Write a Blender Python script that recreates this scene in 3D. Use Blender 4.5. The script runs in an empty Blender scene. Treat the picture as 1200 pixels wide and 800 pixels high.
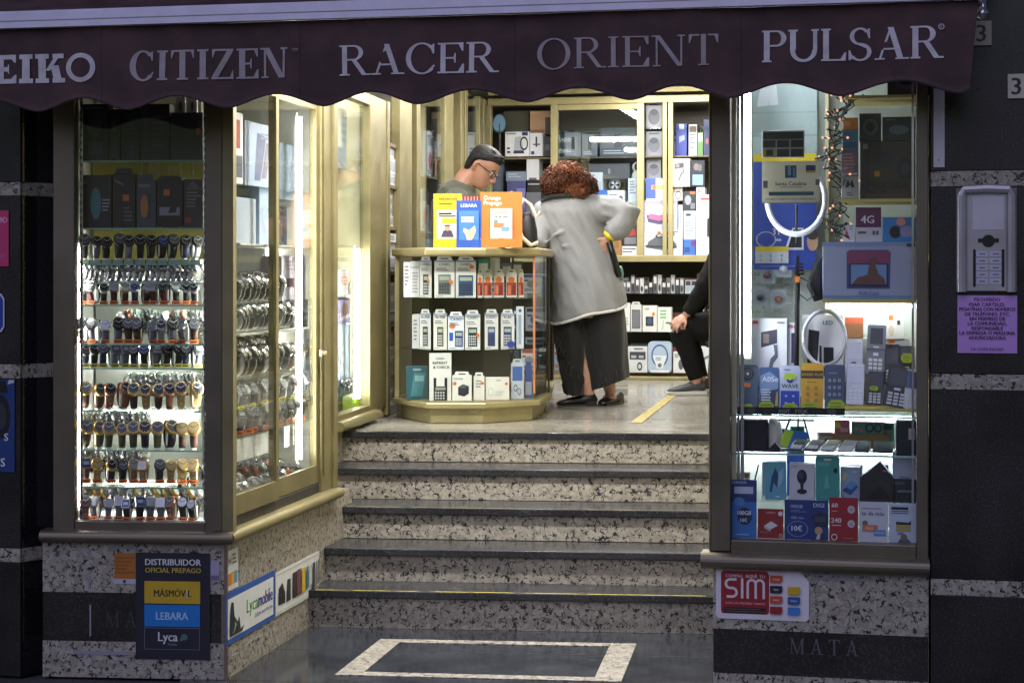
import bpy, bmesh, math, random
from mathutils import Vector, Matrix
R = math.radians
rng = random.Random(7)
sc = bpy.context.scene
# ---------------------------------------------------------------- camera
F, EX, EY, EYE = 2100.0, 600.0, 318.0, 1.60
cd = bpy.data.cameras.new('camera'); cam = bpy.data.objects.new('camera', cd)
sc.collection.objects.link(cam); sc.camera = cam
cam.location = (0, 0, EYE); cam.rotation_euler = (R(90), 0, 0)
cd.sensor_width = 36; cd.lens = 36 * F / 1200; cd.shift_y = -(400 - EY) / 1200
cd.clip_start = .05; cd.clip_end = 500
# ---------------------------------------------------------------- light of the dusk sky
W = bpy.data.worlds.new('World'); sc.world = W; W.use_nodes = True
nt = W.node_tree; bg = nt.nodes['Background']
sky = nt.nodes.new('ShaderNodeTexSky'); sky.sky_type = 'NISHITA'; sky.sun_disc = False
sky.sun_elevation = R(9.0); sky.sun_rotation = R(20); sky.air_density = 1.4; sky.dust_density = 1.0; sky.ozone_density = 3.0
nt.links.new(sky.outputs[0], bg.inputs[0]); bg.inputs[1].default_value = .05
sl = bpy.data.lights.new('dusk_sun', 'SUN'); so = bpy.data.objects.new('dusk_sun', sl); sc.collection.objects.link(so)
sl.energy = 1.0; sl.angle = R(60); sl.color = (.70, .66, 1.0)
so.rotation_euler = (R(52), 0, R(-20)); so.location = (0, -3, 6)
sc.view_settings.view_transform = 'Standard'; sc.view_settings.look = 'None'
sc.view_settings.exposure = 0.0; sc.view_settings.gamma = 1; sc.view_settings.use_curve_mapping = False
sc.cycles.use_denoising = True
sc.cycles.max_bounces = 8; sc.cycles.diffuse_bounces = 4; sc.cycles.glossy_bounces = 4
sc.cycles.transparent_max_bounces = 24; sc.cycles.transmission_bounces = 4
sc.cycles.caustics_reflective = False; sc.cycles.caustics_refractive = False
sc.cycles.sample_clamp_indirect = 4
# ---------------------------------------------------------------- materials
def lin(c):
    return tuple(((x/255)/12.92 if x/255 <= .04045 else ((x/255+.055)/1.055)**2.4) for x in c)
_mc = {}
def mat(c, rough=.5, metal=0.0, var=.10, scale=9, bump=0.0, spec=.5, em=0, key=None):
    k = key or (tuple(c), rough, metal, var, scale, bump, spec, em)
    if k in _mc: return _mc[k]
    m = bpy.data.materials.new('surface'); m.use_nodes = True; _mc[k] = m
    N, L = m.node_tree.nodes, m.node_tree.links
    b = N['Principled BSDF']; b.inputs['Roughness'].default_value = rough; b.inputs['Metallic'].default_value = metal
    b.inputs['Specular IOR Level'].default_value = spec
    col = lin(c)
    if em:
        b.inputs['Emission Color'].default_value = (*col, 1); b.inputs['Emission Strength'].default_value = em
    tc = N.new('ShaderNodeTexCoord'); nz = N.new('ShaderNodeTexNoise'); nz.inputs['Scale'].default_value = scale
    nz.inputs['Detail'].default_value = 5
    L.new(tc.outputs['Object'], nz.inputs['Vector'])
    mr = N.new('ShaderNodeMapRange'); mr.inputs[1].default_value = .3; mr.inputs[2].default_value = .7
    mr.inputs[3].default_value = 1-var; mr.inputs[4].default_value = 1+var
    L.new(nz.outputs[0], mr.inputs[0])
    vm = N.new('ShaderNodeVectorMath'); vm.operation = 'SCALE'; vm.inputs[0].default_value = col
    L.new(mr.outputs[0], vm.inputs['Scale']); L.new(vm.outputs[0], b.inputs['Base Color'])
    r2 = N.new('ShaderNodeMapRange'); r2.inputs[1].default_value = .3; r2.inputs[2].default_value = .7
    r2.inputs[3].default_value = max(0.02, rough*.85); r2.inputs[4].default_value = min(1, rough*1.15)
    L.new(nz.outputs[0], r2.inputs[0]); L.new(r2.outputs[0], b.inputs['Roughness'])
    if bump:
        bp = N.new('ShaderNodeBump'); bp.inputs['Strength'].default_value = bump; bp.inputs['Distance'].default_value = .01
        L.new(nz.outputs[0], bp.inputs['Height']); L.new(bp.outputs[0], b.inputs['Normal'])
    return m
def paper(c): return mat(c, .45, 0, .05, 14)
def glass_mat(tint, key, ior=1.45, gl=.02):
    if key in _mc: return _mc[key]
    m = bpy.data.materials.new('glass'); m.use_nodes = True; N, L = m.node_tree.nodes, m.node_tree.links
    N.clear(); o = N.new('ShaderNodeOutputMaterial'); t = N.new('ShaderNodeBsdfTransparent'); g = N.new('ShaderNodeBsdfGlossy')
    fr = N.new('ShaderNodeFresnel'); ge = N.new('ShaderNodeNewGeometry'); mr = N.new('ShaderNodeMapRange')
    mr.inputs[3].default_value = ior; mr.inputs[4].default_value = 1/ior   # same mirror strength on both faces of a pane
    L.new(ge.outputs['Backfacing'], mr.inputs[0]); L.new(mr.outputs[0], fr.inputs[0]); mx = N.new('ShaderNodeMixShader')
    t.inputs[0].default_value = (*tint, 1); g.inputs['Roughness'].default_value = gl; g.inputs[0].default_value = (.95, .98, .97, 1)
    L.new(fr.outputs[0], mx.inputs[0]); L.new(t.outputs[0], mx.inputs[1]); L.new(g.outputs[0], mx.inputs[2]); L.new(mx.outputs[0], o.inputs[0])
    _mc[key] = m; return m
GLASS = glass_mat((.985, .995, .99), 'g1', 1.32); DISPG = glass_mat((.985, .995, .99), 'g5', 1.52); SHELFG = glass_mat((.93, .975, .95), 'g2', 1.3)
DOORG = glass_mat((.90, .93, .95), 'g3', 1.6); PLASTIC = glass_mat((.93, .95, .97), 'g4', 1.35, .15)
def stone(key, base, base2, vein, scale, rough, vw=.045):
    m = bpy.data.materials.new('granite'); m.use_nodes = True; N, L = m.node_tree.nodes, m.node_tree.links
    b = N['Principled BSDF']; b.inputs['Roughness'].default_value = rough
    tc = N.new('ShaderNodeTexCoord'); n1 = N.new('ShaderNodeTexNoise'); n1.inputs['Scale'].default_value = scale*.7; n1.inputs['Detail'].default_value = 4
    ad = N.new('ShaderNodeVectorMath'); ad.operation = 'MULTIPLY_ADD'; ad.inputs[1].default_value = (.055,)*3
    L.new(tc.outputs['Object'], n1.inputs['Vector']); L.new(n1.outputs['Color'], ad.inputs[0]); L.new(tc.outputs['Object'], ad.inputs[2])
    vo = N.new('ShaderNodeTexVoronoi'); vo.feature = 'DISTANCE_TO_EDGE'; vo.inputs['Scale'].default_value = scale
    L.new(ad.outputs[0], vo.inputs['Vector'])
    vc = N.new('ShaderNodeTexVoronoi'); vc.inputs['Scale'].default_value = scale; L.new(ad.outputs[0], vc.inputs['Vector'])
    n2 = N.new('ShaderNodeTexNoise'); n2.inputs['Scale'].default_value = scale*.9; n2.inputs['Detail'].default_value = 3
    L.new(tc.outputs['Object'], n2.inputs['Vector'])
    w = N.new('ShaderNodeMapRange'); w.inputs[1].default_value = .47; w.inputs[2].default_value = .62; w.inputs[3].default_value = 0; w.inputs[4].default_value = vw*3.2
    L.new(n2.outputs[0], w.inputs[0])
    lt = N.new('ShaderNodeMath'); lt.operation = 'SUBTRACT'; L.new(w.outputs[0], lt.inputs[0]); L.new(vo.outputs['Distance'], lt.inputs[1])
    st = N.new('ShaderNodeMapRange'); st.inputs[1].default_value = -.02; st.inputs[2].default_value = .02; L.new(lt.outputs[0], st.inputs[0])
    sp = N.new('ShaderNodeSeparateColor'); L.new(vc.outputs['Color'], sp.inputs[0])
    m1 = N.new('ShaderNodeMix'); m1.data_type = 'RGBA'; m1.inputs[6].default_value = (*lin(base), 1); m1.inputs[7].default_value = (*lin(base2), 1)
    L.new(sp.outputs[0], m1.inputs[0])
    n3 = N.new('ShaderNodeTexNoise'); n3.inputs['Scale'].default_value = scale*5; n3.inputs['Detail'].default_value = 3; L.new(tc.outputs['Object'], n3.inputs['Vector'])
    m3 = N.new('ShaderNodeMix'); m3.data_type = 'RGBA'; m3.blend_type = 'MULTIPLY'; m3.inputs[0].default_value = .55
    L.new(m1.outputs[2], m3.inputs[6]); 
    gr = N.new('ShaderNodeMapRange'); gr.inputs[1].default_value = .3; gr.inputs[2].default_value = .7; gr.inputs[3].default_value = .55; gr.inputs[4].default_value = 1.25
    L.new(n3.outputs[0], gr.inputs[0]); L.new(gr.outputs[0], m3.inputs[7])
    m2 = N.new('ShaderNodeMix'); m2.data_type = 'RGBA'; m2.inputs[7].default_value = (*lin(vein), 1)
    L.new(st.outputs[0], m2.inputs[0]); L.new(m3.outputs[2], m2.inputs[6]); L.new(m2.outputs[2], b.inputs['Base Color'])
    return m
GRANITE = stone('granite', (190, 183, 171), (156, 149, 138), (36, 36, 39), 48, .3, .036)
def speckle(base, spot, scale, rough, amount=.62, bump=0, mot=(.72, 1.25)):
    m = bpy.data.materials.new('dark_stone'); m.use_nodes = True; N, L = m.node_tree.nodes, m.node_tree.links
    b = N['Principled BSDF']; b.inputs['Roughness'].default_value = rough
    tc = N.new('ShaderNodeTexCoord'); n = N.new('ShaderNodeTexNoise'); n.inputs['Scale'].default_value = scale; n.inputs['Detail'].default_value = 3
    L.new(tc.outputs['Object'], n.inputs['Vector'])
    s = N.new('ShaderNodeMapRange'); s.inputs[1].default_value = amount-.1; s.inputs[2].default_value = amount+.06; L.new(n.outputs[0], s.inputs[0])
    n2 = N.new('ShaderNodeTexNoise'); n2.inputs['Scale'].default_value = 3; n2.inputs['Detail'].default_value = 6; L.new(tc.outputs['Object'], n2.inputs['Vector'])
    mx = N.new('ShaderNodeMix'); mx.data_type = 'RGBA'; mx.inputs[6].default_value = (*lin(base), 1); mx.inputs[7].default_value = (*lin(spot), 1)
    L.new(s.outputs[0], mx.inputs[0])
    m3 = N.new('ShaderNodeMix'); m3.data_type = 'RGBA'; m3.blend_type = 'MULTIPLY'; m3.inputs[0].default_value = 1
    g = N.new('ShaderNodeMapRange'); g.inputs[1].default_value = .3; g.inputs[2].default_value = .7; g.inputs[3].default_value = mot[0]; g.inputs[4].default_value = mot[1]
    L.new(n2.outputs[0], g.inputs[0]); L.new(mx.outputs[2], m3.inputs[6]); L.new(g.outputs[0], m3.inputs[7]); L.new(m3.outputs[2], b.inputs['Base Color'])
    r2 = N.new('ShaderNodeMapRange'); r2.inputs[1].default_value = .3; r2.inputs[2].default_value = .7; r2.inputs[3].default_value = rough*.7; r2.inputs[4].default_value = min(1, rough*1.5)
    L.new(n2.outputs[0], r2.inputs[0]); L.new(r2.outputs[0], b.inputs['Roughness'])
    if bump:
        bp = N.new('ShaderNodeBump'); bp.inputs['Strength'].default_value = bump; bp.inputs['Distance'].default_value = .01
        L.new(n.outputs[0], bp.inputs['Height']); L.new(bp.outputs[0], b.inputs['Normal'])
    return m
DARKSTONE = speckle((29, 28, 28), (62, 60, 58), 150, .34, mot=(.6, 1.4))
POLISHED = speckle((26, 27, 30), (44, 44, 48), 160, .08)
TREAD = speckle((44, 45, 48), (74, 75, 78), 120, .22)
ENTRYTILE = speckle((46, 49, 55), (66, 69, 76), 40, .13, mot=(.55, 1.4))
SHOPTILE = speckle((160, 156, 146), (140, 137, 128), 45, .16, mot=(.93, 1.06))
PAVING = speckle((72, 72, 74), (98, 98, 100), 70, .7, bump=.2)
GOLDLIT = mat((168, 158, 116), .38, .45, .12, 6); GOLD = mat((142, 133, 95), .42, .5, .16, 7); GOLDD = mat((170, 152, 100), .42, .4, .08, 5)  # first gold is a paler copy; counter and cabinet light is in its colour
BRONZE = mat((116, 108, 94), .38, .6, .12, 5); CHROME = mat((205, 205, 210), .22, .9, .05)
CREAM = mat((226, 216, 178), .5); WHITE = mat((235, 236, 232), .5); BLACK = mat((20, 20, 22), .4); RUBBER = mat((28, 28, 30), .7)
YBOARD = mat((214, 196, 116), .5, 0, .08, 6)
AWN = mat((82, 62, 64), .92, 0, .34, 8, .9); AWNLIL = mat((216, 210, 220), .55, 0, .1, 20); BARWHITE = mat((226, 222, 246), .4, .1, .08, 12)
SILVERLET = mat((208, 204, 212), .5, 0, .16, 26); GREYLET = mat((168, 160, 166), .6, 0, .16, 26)
# ---------------------------------------------------------------- mesh building
_tx = {}
def text_mesh(s, bold=0, shear=0):
    k = (s, bold, shear)
    if k in _tx: return _tx[k]
    c = bpy.data.curves.new('lettering', 'FONT'); c.body = s; c.size = 1; c.resolution_u = 2; c.offset = bold; c.shear = shear
    o = bpy.data.objects.new('lettering', c); sc.collection.objects.link(o)
    dg = bpy.context.evaluated_depsgraph_get(); me = o.evaluated_get(dg).to_mesh()
    v = [(p.co.x, p.co.y) for p in me.vertices]; f = [tuple(p.vertices) for p in me.polygons]
    o.evaluated_get(dg).to_mesh_clear(); bpy.data.objects.remove(o); bpy.data.curves.remove(c)
    if v:
        x0 = min(p[0] for p in v); x1 = max(p[0] for p in v)
    else: x0 = x1 = 0
    _tx[k] = ([(p[0]-x0, p[1]) for p in v], f, x1-x0); return _tx[k]
CAP = .69
class MB:
    def __init__(s): s.v = []; s.f = []; s.m = []; s.mats = []
    def mi(s, m):
        if m not in s.mats: s.mats.append(m)
        return s.mats.index(m)
    def add(s, vs, fs, m):
        o = len(s.v); i = s.mi(m); s.v += [tuple(p) for p in vs]
        for f in fs: s.f.append(tuple(o+k for k in f)); s.m.append(i)
    def poly(s, pts, m): s.add(pts, [tuple(range(len(pts)))], m)
    def box(s, x0, x1, y0, y1, z0, z1, m):
        s.add([(x, y, z) for z in (z0, z1) for y in (y0, y1) for x in (x0, x1)],
              [(0, 2, 3, 1), (4, 5, 7, 6), (0, 1, 5, 4), (1, 3, 7, 5), (3, 2, 6, 7), (2, 0, 4, 6)], m)
    def prism(s, pts, ax, h0, h1, m):
        n = len(pts); g = {'z': lambda p, h: (p[0], p[1], h), 'y': lambda p, h: (p[0], h, p[1]), 'x': lambda p, h: (h, p[0], p[1])}[ax]
        s.add([g(p, h0) for p in pts]+[g(p, h1) for p in pts],
              [tuple(range(n))[::-1], tuple(range(n, 2*n))]+[(i, (i+1) % n, n+(i+1) % n, n+i) for i in range(n)], m)
    def tube(s, path, r, m, n=8, closed=False, cap=True):
        path = [Vector(p) for p in path]; k = len(path); rr = r if isinstance(r, (list, tuple)) else [r]*k
        vs = []; up = None
        for i, p in enumerate(path):
            t = (path[(i+1) % k]-path[i-1]) if closed else (path[min(i+1, k-1)]-path[max(i-1, 0)])
            t.normalize()
            if up is None:
                up = Vector((0, 0, 1)) if abs(t.z) < .9 else Vector((1, 0, 0))
            a = t.cross(up).normalized(); b = a.cross(t).normalized(); up = b
            for j in range(n):
                w = 2*math.pi*j/n; q = rr[i]
                qa, qb = q if isinstance(q, tuple) else (q, q)
                vs.append(p+a*math.cos(w)*qa+b*math.sin(w)*qb)
        fs = []
        for i in range(k if closed else k-1):
            for j in range(n):
                fs.append((i*n+j, i*n+(j+1) % n, ((i+1) % k)*n+(j+1) % n, ((i+1) % k)*n+j))
        if cap and not closed: fs += [tuple(range(n))[::-1], tuple(range((k-1)*n, k*n))]
        s.add(vs, fs, m)
    def loft(s, rings, m, cap=True):
        n = len(rings[0]); vs = [p for r in rings for p in r]; fs = []
        for i in range(len(rings)-1):
            for j in range(n): fs.append((i*n+j, i*n+(j+1) % n, (i+1)*n+(j+1) % n, (i+1)*n+j))
        if cap: fs += [tuple(range(n))[::-1], tuple(range((len(rings)-1)*n, len(rings)*n))]
        s.add(vs, fs, m)
    def sphere(s, c, r, m, nu=12, nv=8, rot=None):
        r = r if isinstance(r, tuple) else (r, r, r); vs = []
        for i in range(nv+1):
            t = math.pi*i/nv
            for j in range(nu):
                p = 2*math.pi*j/nu; q = Vector((r[0]*math.sin(t)*math.cos(p), r[1]*math.sin(t)*math.sin(p), r[2]*math.cos(t)))
                if rot: q = rot @ q
                vs.append(Vector(c)+q)
        s.add(vs, [(i*nu+j, (i+1)*nu+j, (i+1)*nu+(j+1) % nu, i*nu+(j+1) % nu) for i in range(nv) for j in range(nu)], m)
    def disc(s, cx, y, cz, rx, rz, m, n=20):
        s.poly([(cx+rx*math.cos(2*math.pi*k/n), y, cz+rz*math.sin(2*math.pi*k/n)) for k in range(n)], m)
    def ring(s, cx, y, cz, ro, ri, m, n=28, a0=0, a1=360):
        ro = ro if isinstance(ro, tuple) else (ro, ro); ri = ri if isinstance(ri, tuple) else (ri, ri)
        an = [R(a0+(a1-a0)*k/n) for k in range(n+1)]
        vs = [(cx+ro[0]*math.cos(a), y, cz+ro[1]*math.sin(a)) for a in an]+[(cx+ri[0]*math.cos(a), y, cz+ri[1]*math.sin(a)) for a in an]
        s.add(vs, [(k, k+1, n+2+k, n+1+k) for k in range(n)], m)
    def rect(s, x0, z0, x1, z1, y, m): s.poly([(x0, y, z0), (x1, y, z0), (x1, y, z1), (x0, y, z1)], m)
    def text(s, t, x, z, h, m, y=0, align='c', bold=0, sx=1, maxw=None, shear=0):
        v, f, w = text_mesh(t, bold, shear); k = h/CAP; kx = k*sx
        if maxw and w*kx > maxw: kx = maxw/w
        x0 = x-{'c': .5, 'l': 0, 'r': 1}[align]*w*kx
        s.add([(x0+p[0]*kx, y, z+p[1]*k) for p in v], f, m)
    def prints(s, pr, w, h, x0=0, z0=0, y=0, step=.0006):
        """printed marks on a front face: coordinates 0..1 across w and h"""
        for i, p in enumerate(pr):
            yy = y-step*(i+1); X = lambda q: x0+q*w; Z = lambda q: z0+q*h
            k = p[0]; c = p[-1] if not isinstance(p[-1], tuple) or len(p[-1]) != 3 else paper(p[-1])
            if k == 'r': s.rect(X(p[1]), Z(p[2]), X(p[3]), Z(p[4]), yy, c)
            elif k == 'e': s.disc(X(p[1]), yy, Z(p[2]), p[3]*w, p[4]*h, c)
            elif k == 'o': s.ring(X(p[1]), yy, Z(p[2]), (p[3]*w, p[4]*h), (p[3]*w*p[5], p[4]*h*p[5]), c)
            elif k == 'p': s.poly([(X(a), yy, Z(b)) for a, b in p[1]], c)
            elif k == 't': [s.text(p[4], X(p[1])+q*p[3]*h, Z(p[2]), p[3]*h, c, yy-.00004*(q*33+1), 'c', 0, maxw=w*.94) for q in (-.03, .03)]
            elif k == 'tl': [s.text(p[4], X(p[1])+q*p[3]*h, Z(p[2]), p[3]*h, c, yy-.00004*(q*33+1), 'l', 0, maxw=w*(.97-p[1])) for q in (-.03, .03)]
            elif k == 'tw':
                wd = text_mesh(p[5], 0)[2]; 
                for q in (-.03, 0, .03): s.text(p[5], X(p[1])+q*p[3]*h, Z(p[2]), p[3]*h, c, yy-.00004*(q*33+1), 'l', 0, sx=(p[4]-p[1])*w/(wd*p[3]*h/CAP))
            elif k == 'l':
                r = random.Random(str(p)); n = p[5]
                for j in range(n):
                    za = p[4]-(p[4]-p[2])*(j+.1)/n; zb = p[4]-(p[4]-p[2])*(j+.6)/n
                    s.rect(X(p[1]), Z(zb), X(p[1]+(p[3]-p[1])*r.uniform(.55, 1)), Z(za), yy, c)
    def build(s, name, parent=None, M=None, smooth=False, bevel=0, seg=2):
        me = bpy.data.meshes.new(name); me.from_pydata(s.v, [], s.f)
        for m in s.mats: me.materials.append(m)
        me.polygons.foreach_set('material_index', s.m)
        if smooth: me.polygons.foreach_set('use_smooth', [True]*len(s.f))
        me.update()
        o = bpy.data.objects.new(name, me); sc.collection.objects.link(o)
        if parent: o.parent = parent
        if M is not None: o.matrix_basis = M
        if bevel:
            b = o.modifiers.new('soft_edges', 'BEVEL'); b.width = bevel; b.segments = seg; b.limit_method = 'ANGLE'; b.angle_limit = R(40)
        return o
def tag(o, label=None, cat=None, group=None, kind=None):
    if label: o['label'] = label
    if cat: o['category'] = cat
    if group: o['group'] = group
    if kind: o['kind'] = kind
    return o
def thing(name, label, cat, M=None, group=None):
    o = bpy.data.objects.new(name, None); o.empty_display_size = .05; sc.collection.objects.link(o)
    if M is not None: o.matrix_basis = M
    return tag(o, label, cat, group)
def copy_tree(o, parent=None):
    c = o.copy(); sc.collection.objects.link(c)
    if parent: c.parent = parent
    for ch in o.children: copy_tree(ch, c)
    return c
# ---------------------------------------------------------------- frames: vertical planes of the shop front
def G(px, py, z):
    D = (EYE-z)*F/(py-EY); return Vector(((px-EX)*D/F, D, z))
class Fr:
    """a vertical plane: x runs along it, y into the shop, z up"""
    def __init__(s, p0, ang): s.p = Vector((p0[0], p0[1], 0)); s.a = ang; s.u = Vector((math.cos(ang), math.sin(ang), 0)); s.n = Vector((-math.sin(ang), math.cos(ang), 0))
    def M(s, x=0, y=0, z=0, rz=0): return Matrix.Translation(s.p+s.u*x+s.n*y+Vector((0, 0, z))) @ Matrix.Rotation(s.a+rz, 4, 'Z')
    def px(s, px, py, off=0):
        d = Vector(((px-EX)/F, 1, -(py-EY)/F)); o = s.p+s.n*off-Vector((0, 0, 0))
        t = o.dot(s.n)/d.dot(s.n); q = Vector((0, 0, EYE))+d*t; return (q-s.p).dot(s.u), q.z
    def ax(s, px, off=0): return s.px(px, EY, off)[0]
    def loc(s, w): q = Vector((w[0], w[1], 0))-s.p; return q.dot(s.u), q.dot(s.n)
def frame2(a, b): d = Vector(b)-Vector(a); return Fr(a, math.atan2(d.y, d.x))
MAIN = Fr((0, 6.675), -math.atan(.21))
lf0, lf1, ls1 = G(50, 792, 0), G(265, 796, 0), G(361, 735, 0)
LF = frame2(lf0, lf1); LS = frame2(lf1, ls1)
def nos(k, px, py): return G(px, py, .156*k)
SL = [nos(0, 361, 735), nos(1, 360, 691), nos(2, 374, 641.6), nos(3, 390, 593.3), nos(4, 404, 548.2), nos(5, 417, 505.2)]
SR = [nos(0, 832, 742), nos(1, 830, 698.6), nos(2, 830, 648.6), nos(3, 829, 599), nos(4, 829, 552.5), nos(5, 829, 508.5)]
FZ = .78
ORD = 'first second third fourth fifth sixth seventh eighth ninth tenth eleventh twelfth thirteenth fourteenth fifteenth sixteenth seventeenth eighteenth nineteenth twentieth twenty-first twenty-second twenty-third twenty-fourth twenty-fifth twenty-sixth twenty-seventh twenty-eighth twenty-ninth thirtieth'.split()
def lamp_area(parent, name, size, size_y, energy, color, M, spread=180):
    l = bpy.data.lights.new(name, 'AREA'); l.shape = 'RECTANGLE'; l.size = size; l.size_y = size_y; l.energy = energy; l.color = color; l.spread = R(spread)
    o = bpy.data.objects.new(name, l); sc.collection.objects.link(o); o.parent = parent; o.matrix_basis = M; return o

def worn(c, c2, key, scale, lo, hi, rough=.5):
    m = bpy.data.materials.new('worn'); m.use_nodes = True; N, L = m.node_tree.nodes, m.node_tree.links; b = N['Principled BSDF']; b.inputs['Roughness'].default_value = rough
    tc = N.new('ShaderNodeTexCoord'); n = N.new('ShaderNodeTexNoise'); n.inputs['Scale'].default_value = scale; n.inputs['Detail'].default_value = 5; L.new(tc.outputs['Object'], n.inputs[0])
    r = N.new('ShaderNodeMapRange'); r.inputs[1].default_value = lo; r.inputs[2].default_value = hi; L.new(n.outputs[0], r.inputs[0])
    mx = N.new('ShaderNodeMix'); mx.data_type = 'RGBA'; mx.inputs[6].default_value = (*lin(c), 1); mx.inputs[7].default_value = (*lin(c2), 1); L.new(r.outputs[0], mx.inputs[0]); L.new(mx.outputs[2], b.inputs['Base Color']); return m

def trans_paper(c):
    """thin paper or opal plastic: part of the light behind it comes through"""
    m = bpy.data.materials.new('opal'); m.use_nodes = True; N, L = m.node_tree.nodes, m.node_tree.links; N.clear()
    o = N.new('ShaderNodeOutputMaterial'); d = N.new('ShaderNodeBsdfDiffuse'); t = N.new('ShaderNodeBsdfTranslucent'); x = N.new('ShaderNodeMixShader'); x.inputs[0].default_value = .6
    for q in (d, t): q.inputs[0].default_value = (*lin(c), 1)
    L.new(d.outputs[0], x.inputs[1]); L.new(t.outputs[0], x.inputs[2]); L.new(x.outputs[0], o.inputs[0]); return m
# ---------------------------------------------------------------- steps and floors
SZ = [0, .17, .322, .474, .627, FZ]
def npt(k, px, py): return G(px, py, SZ[k])
NL = [npt(1, 360, 691), npt(2, 374, 641.6), npt(3, 390, 593.3), npt(4, 404, 548.2), npt(5, 417, 505.2)]
NR = [npt(1, 830, 698.6), npt(2, 830, 648.6), npt(3, 829, 599), npt(4, 829, 552.5), npt(5, 829, 508.5)]
def ext(a, b, xl, xr):
    d = (b-a)/(b.x-a.x); return a+d*(xl-a.x), a+d*(xr-a.x)
def struct(b, name, **k): return tag(b.build(name, **k), kind='structure')
b = MB(); b.box(-9, 9, -12, 30, -.3, -.012, PAVING); struct(b, 'pavement')
b = MB(); b.prism([(-1.3, 6.98), (1.5, 6.45), (1.5, 8.3), (-1.3, 8.3)], 'z', -.011, 0, ENTRYTILE); struct(b, 'entrance_floor')
# tile joints of the entrance floor
b = MB()
for y in (7.03, 7.62):
    b.poly([(-1.2, y, .0012), (1.4, y-.095*2.6, .0012), (1.4, y-.095*2.6+.004, .0012), (-1.2, y+.004, .0012)], RUBBER)
struct(b, 'floor_joint')
# pale granite inlay frame in the entrance floor
io = [G(392, 791, 0), G(728, 799, 0), G(746, 754.5, 0), G(446, 749, 0)]
cc = sum(io, Vector())/4
ii = [G(427, 787.5, 0), G(697, 794, 0), G(714, 757.5, 0), G(468, 753, 0)]
b = MB()
for k in range(4):
    q = [io[k], io[(k+1) % 4], ii[(k+1) % 4], ii[k]]
    b.prism([(p.x, p.y) for p in q], 'z', .0005, .004, GRANITE)
tag(b.build('floor_inlay'), 'pale granite frame inlaid in the dark entrance floor', 'floor inlay')
yel = mat((206, 196, 74), .5, 0, .25, 8); 
st = thing('entrance_steps', 'five granite steps with dark nosings rising into the shop', 'steps')
for k in range(5):
    l, r = ext(NL[k], NR[k], -1.25 if k > 1 else -1.1, 1.3)
    if k < 4: l2, r2 = ext(NL[k+1], NR[k+1], -1.25, 1.3)
    else: l2, r2 = l+Vector((0, .28, 0)), r+Vector((0, .28, 0))
    dv = Vector((r.y-l.y, l.x-r.x, 0)).normalized()*-1
    b = MB(); z0 = SZ[k]+(.0 if k == 0 else .0005); q = dv*.022
    b.prism([((l+q).x, (l+q).y), ((r+q).x, (r+q).y), ((r+q+dv*.3).x, (r+q+dv*.3).y), ((l+q+dv*.3).x, (l+q+dv*.3).y)], 'z', z0 if k else 0.001, SZ[k+1]-.034, GRANITE)
    b.build('riser', st)
    b = MB(); w = .30 if k < 4 else .035
    b.prism([(l.x, l.y), (r.x, r.y), ((r+dv*w).x, (r+dv*w).y), ((l+dv*w).x, (l+dv*w).y)], 'z', SZ[k+1]-.033, SZ[k+1], TREAD)
    t = b.build('tread', st, bevel=.004)
    if k in (0, 2):   # worn yellow edge strips
        b = MB(); a0, a1 = NL[k].lerp(NR[k], .02), NL[k].lerp(NR[k], .995)
        z = SZ[k+1]+.0012; w0 = .004; w1 = .015 if k == 0 else .010
        b.poly([(*(a0+dv*w0).xy, z), (*(a1+dv*w0).xy, z), (*(a1+dv*w1).xy, z), (*(a0+dv*w1).xy, z)], worn((196, 184, 70), (54, 54, 52), 'w0', 6, .5, .62) if k == 0 else worn((186, 178, 120), (70, 70, 66), 'w1', 5, .48, .6))
        b.build('edge_strip', st)
# shop floor
b = MB(); l, r = ext(NL[4], NR[4], -2.6, 3.2)
b.prism([(l.x, l.y+.036), (r.x, r.y+.036), (3.2, 15), (-2.6, 15)], 'z', FZ-.2, FZ-.001, SHOPTILE); struct(b, 'shop_floor')
b = MB()
for px, py in ((0, 490.5), (0, 504.5)):
    a, c = G(420, py-1.5, FZ), G(829, py+1.2, FZ); b.poly([(*a.xy, FZ+.0008), (*c.xy, FZ+.0008), (c.x, c.y+.012, FZ+.0008), (a.x, a.y+.012, FZ+.0008)], RUBBER)
for px in (520, 640, 760):
    a, c = G(px, 490, FZ), G(600+(px-600)*.93, 470, FZ); b.poly([(*a.xy, FZ+.0006), (a.x+.004, a.y, FZ+.0006), (c.x+.004, c.y, FZ+.0006), (*c.xy, FZ+.0006)], mat((96, 92, 84), .6))
struct(b, 'shop_floor_joint')
b = MB(); tp = [G(738, 495.5, FZ), G(752, 495.5, FZ), G(793, 463, FZ), G(783, 463, FZ)]
b.prism([(p.x, p.y) for p in tp], 'z', FZ+.001, FZ+.0025, worn((196, 174, 76), (160, 152, 124), 'w2', 26, .44, .58)); tag(b.build('floor_tape'), 'diagonal strip of worn yellow tape on the shop floor', 'floor tape')
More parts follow.
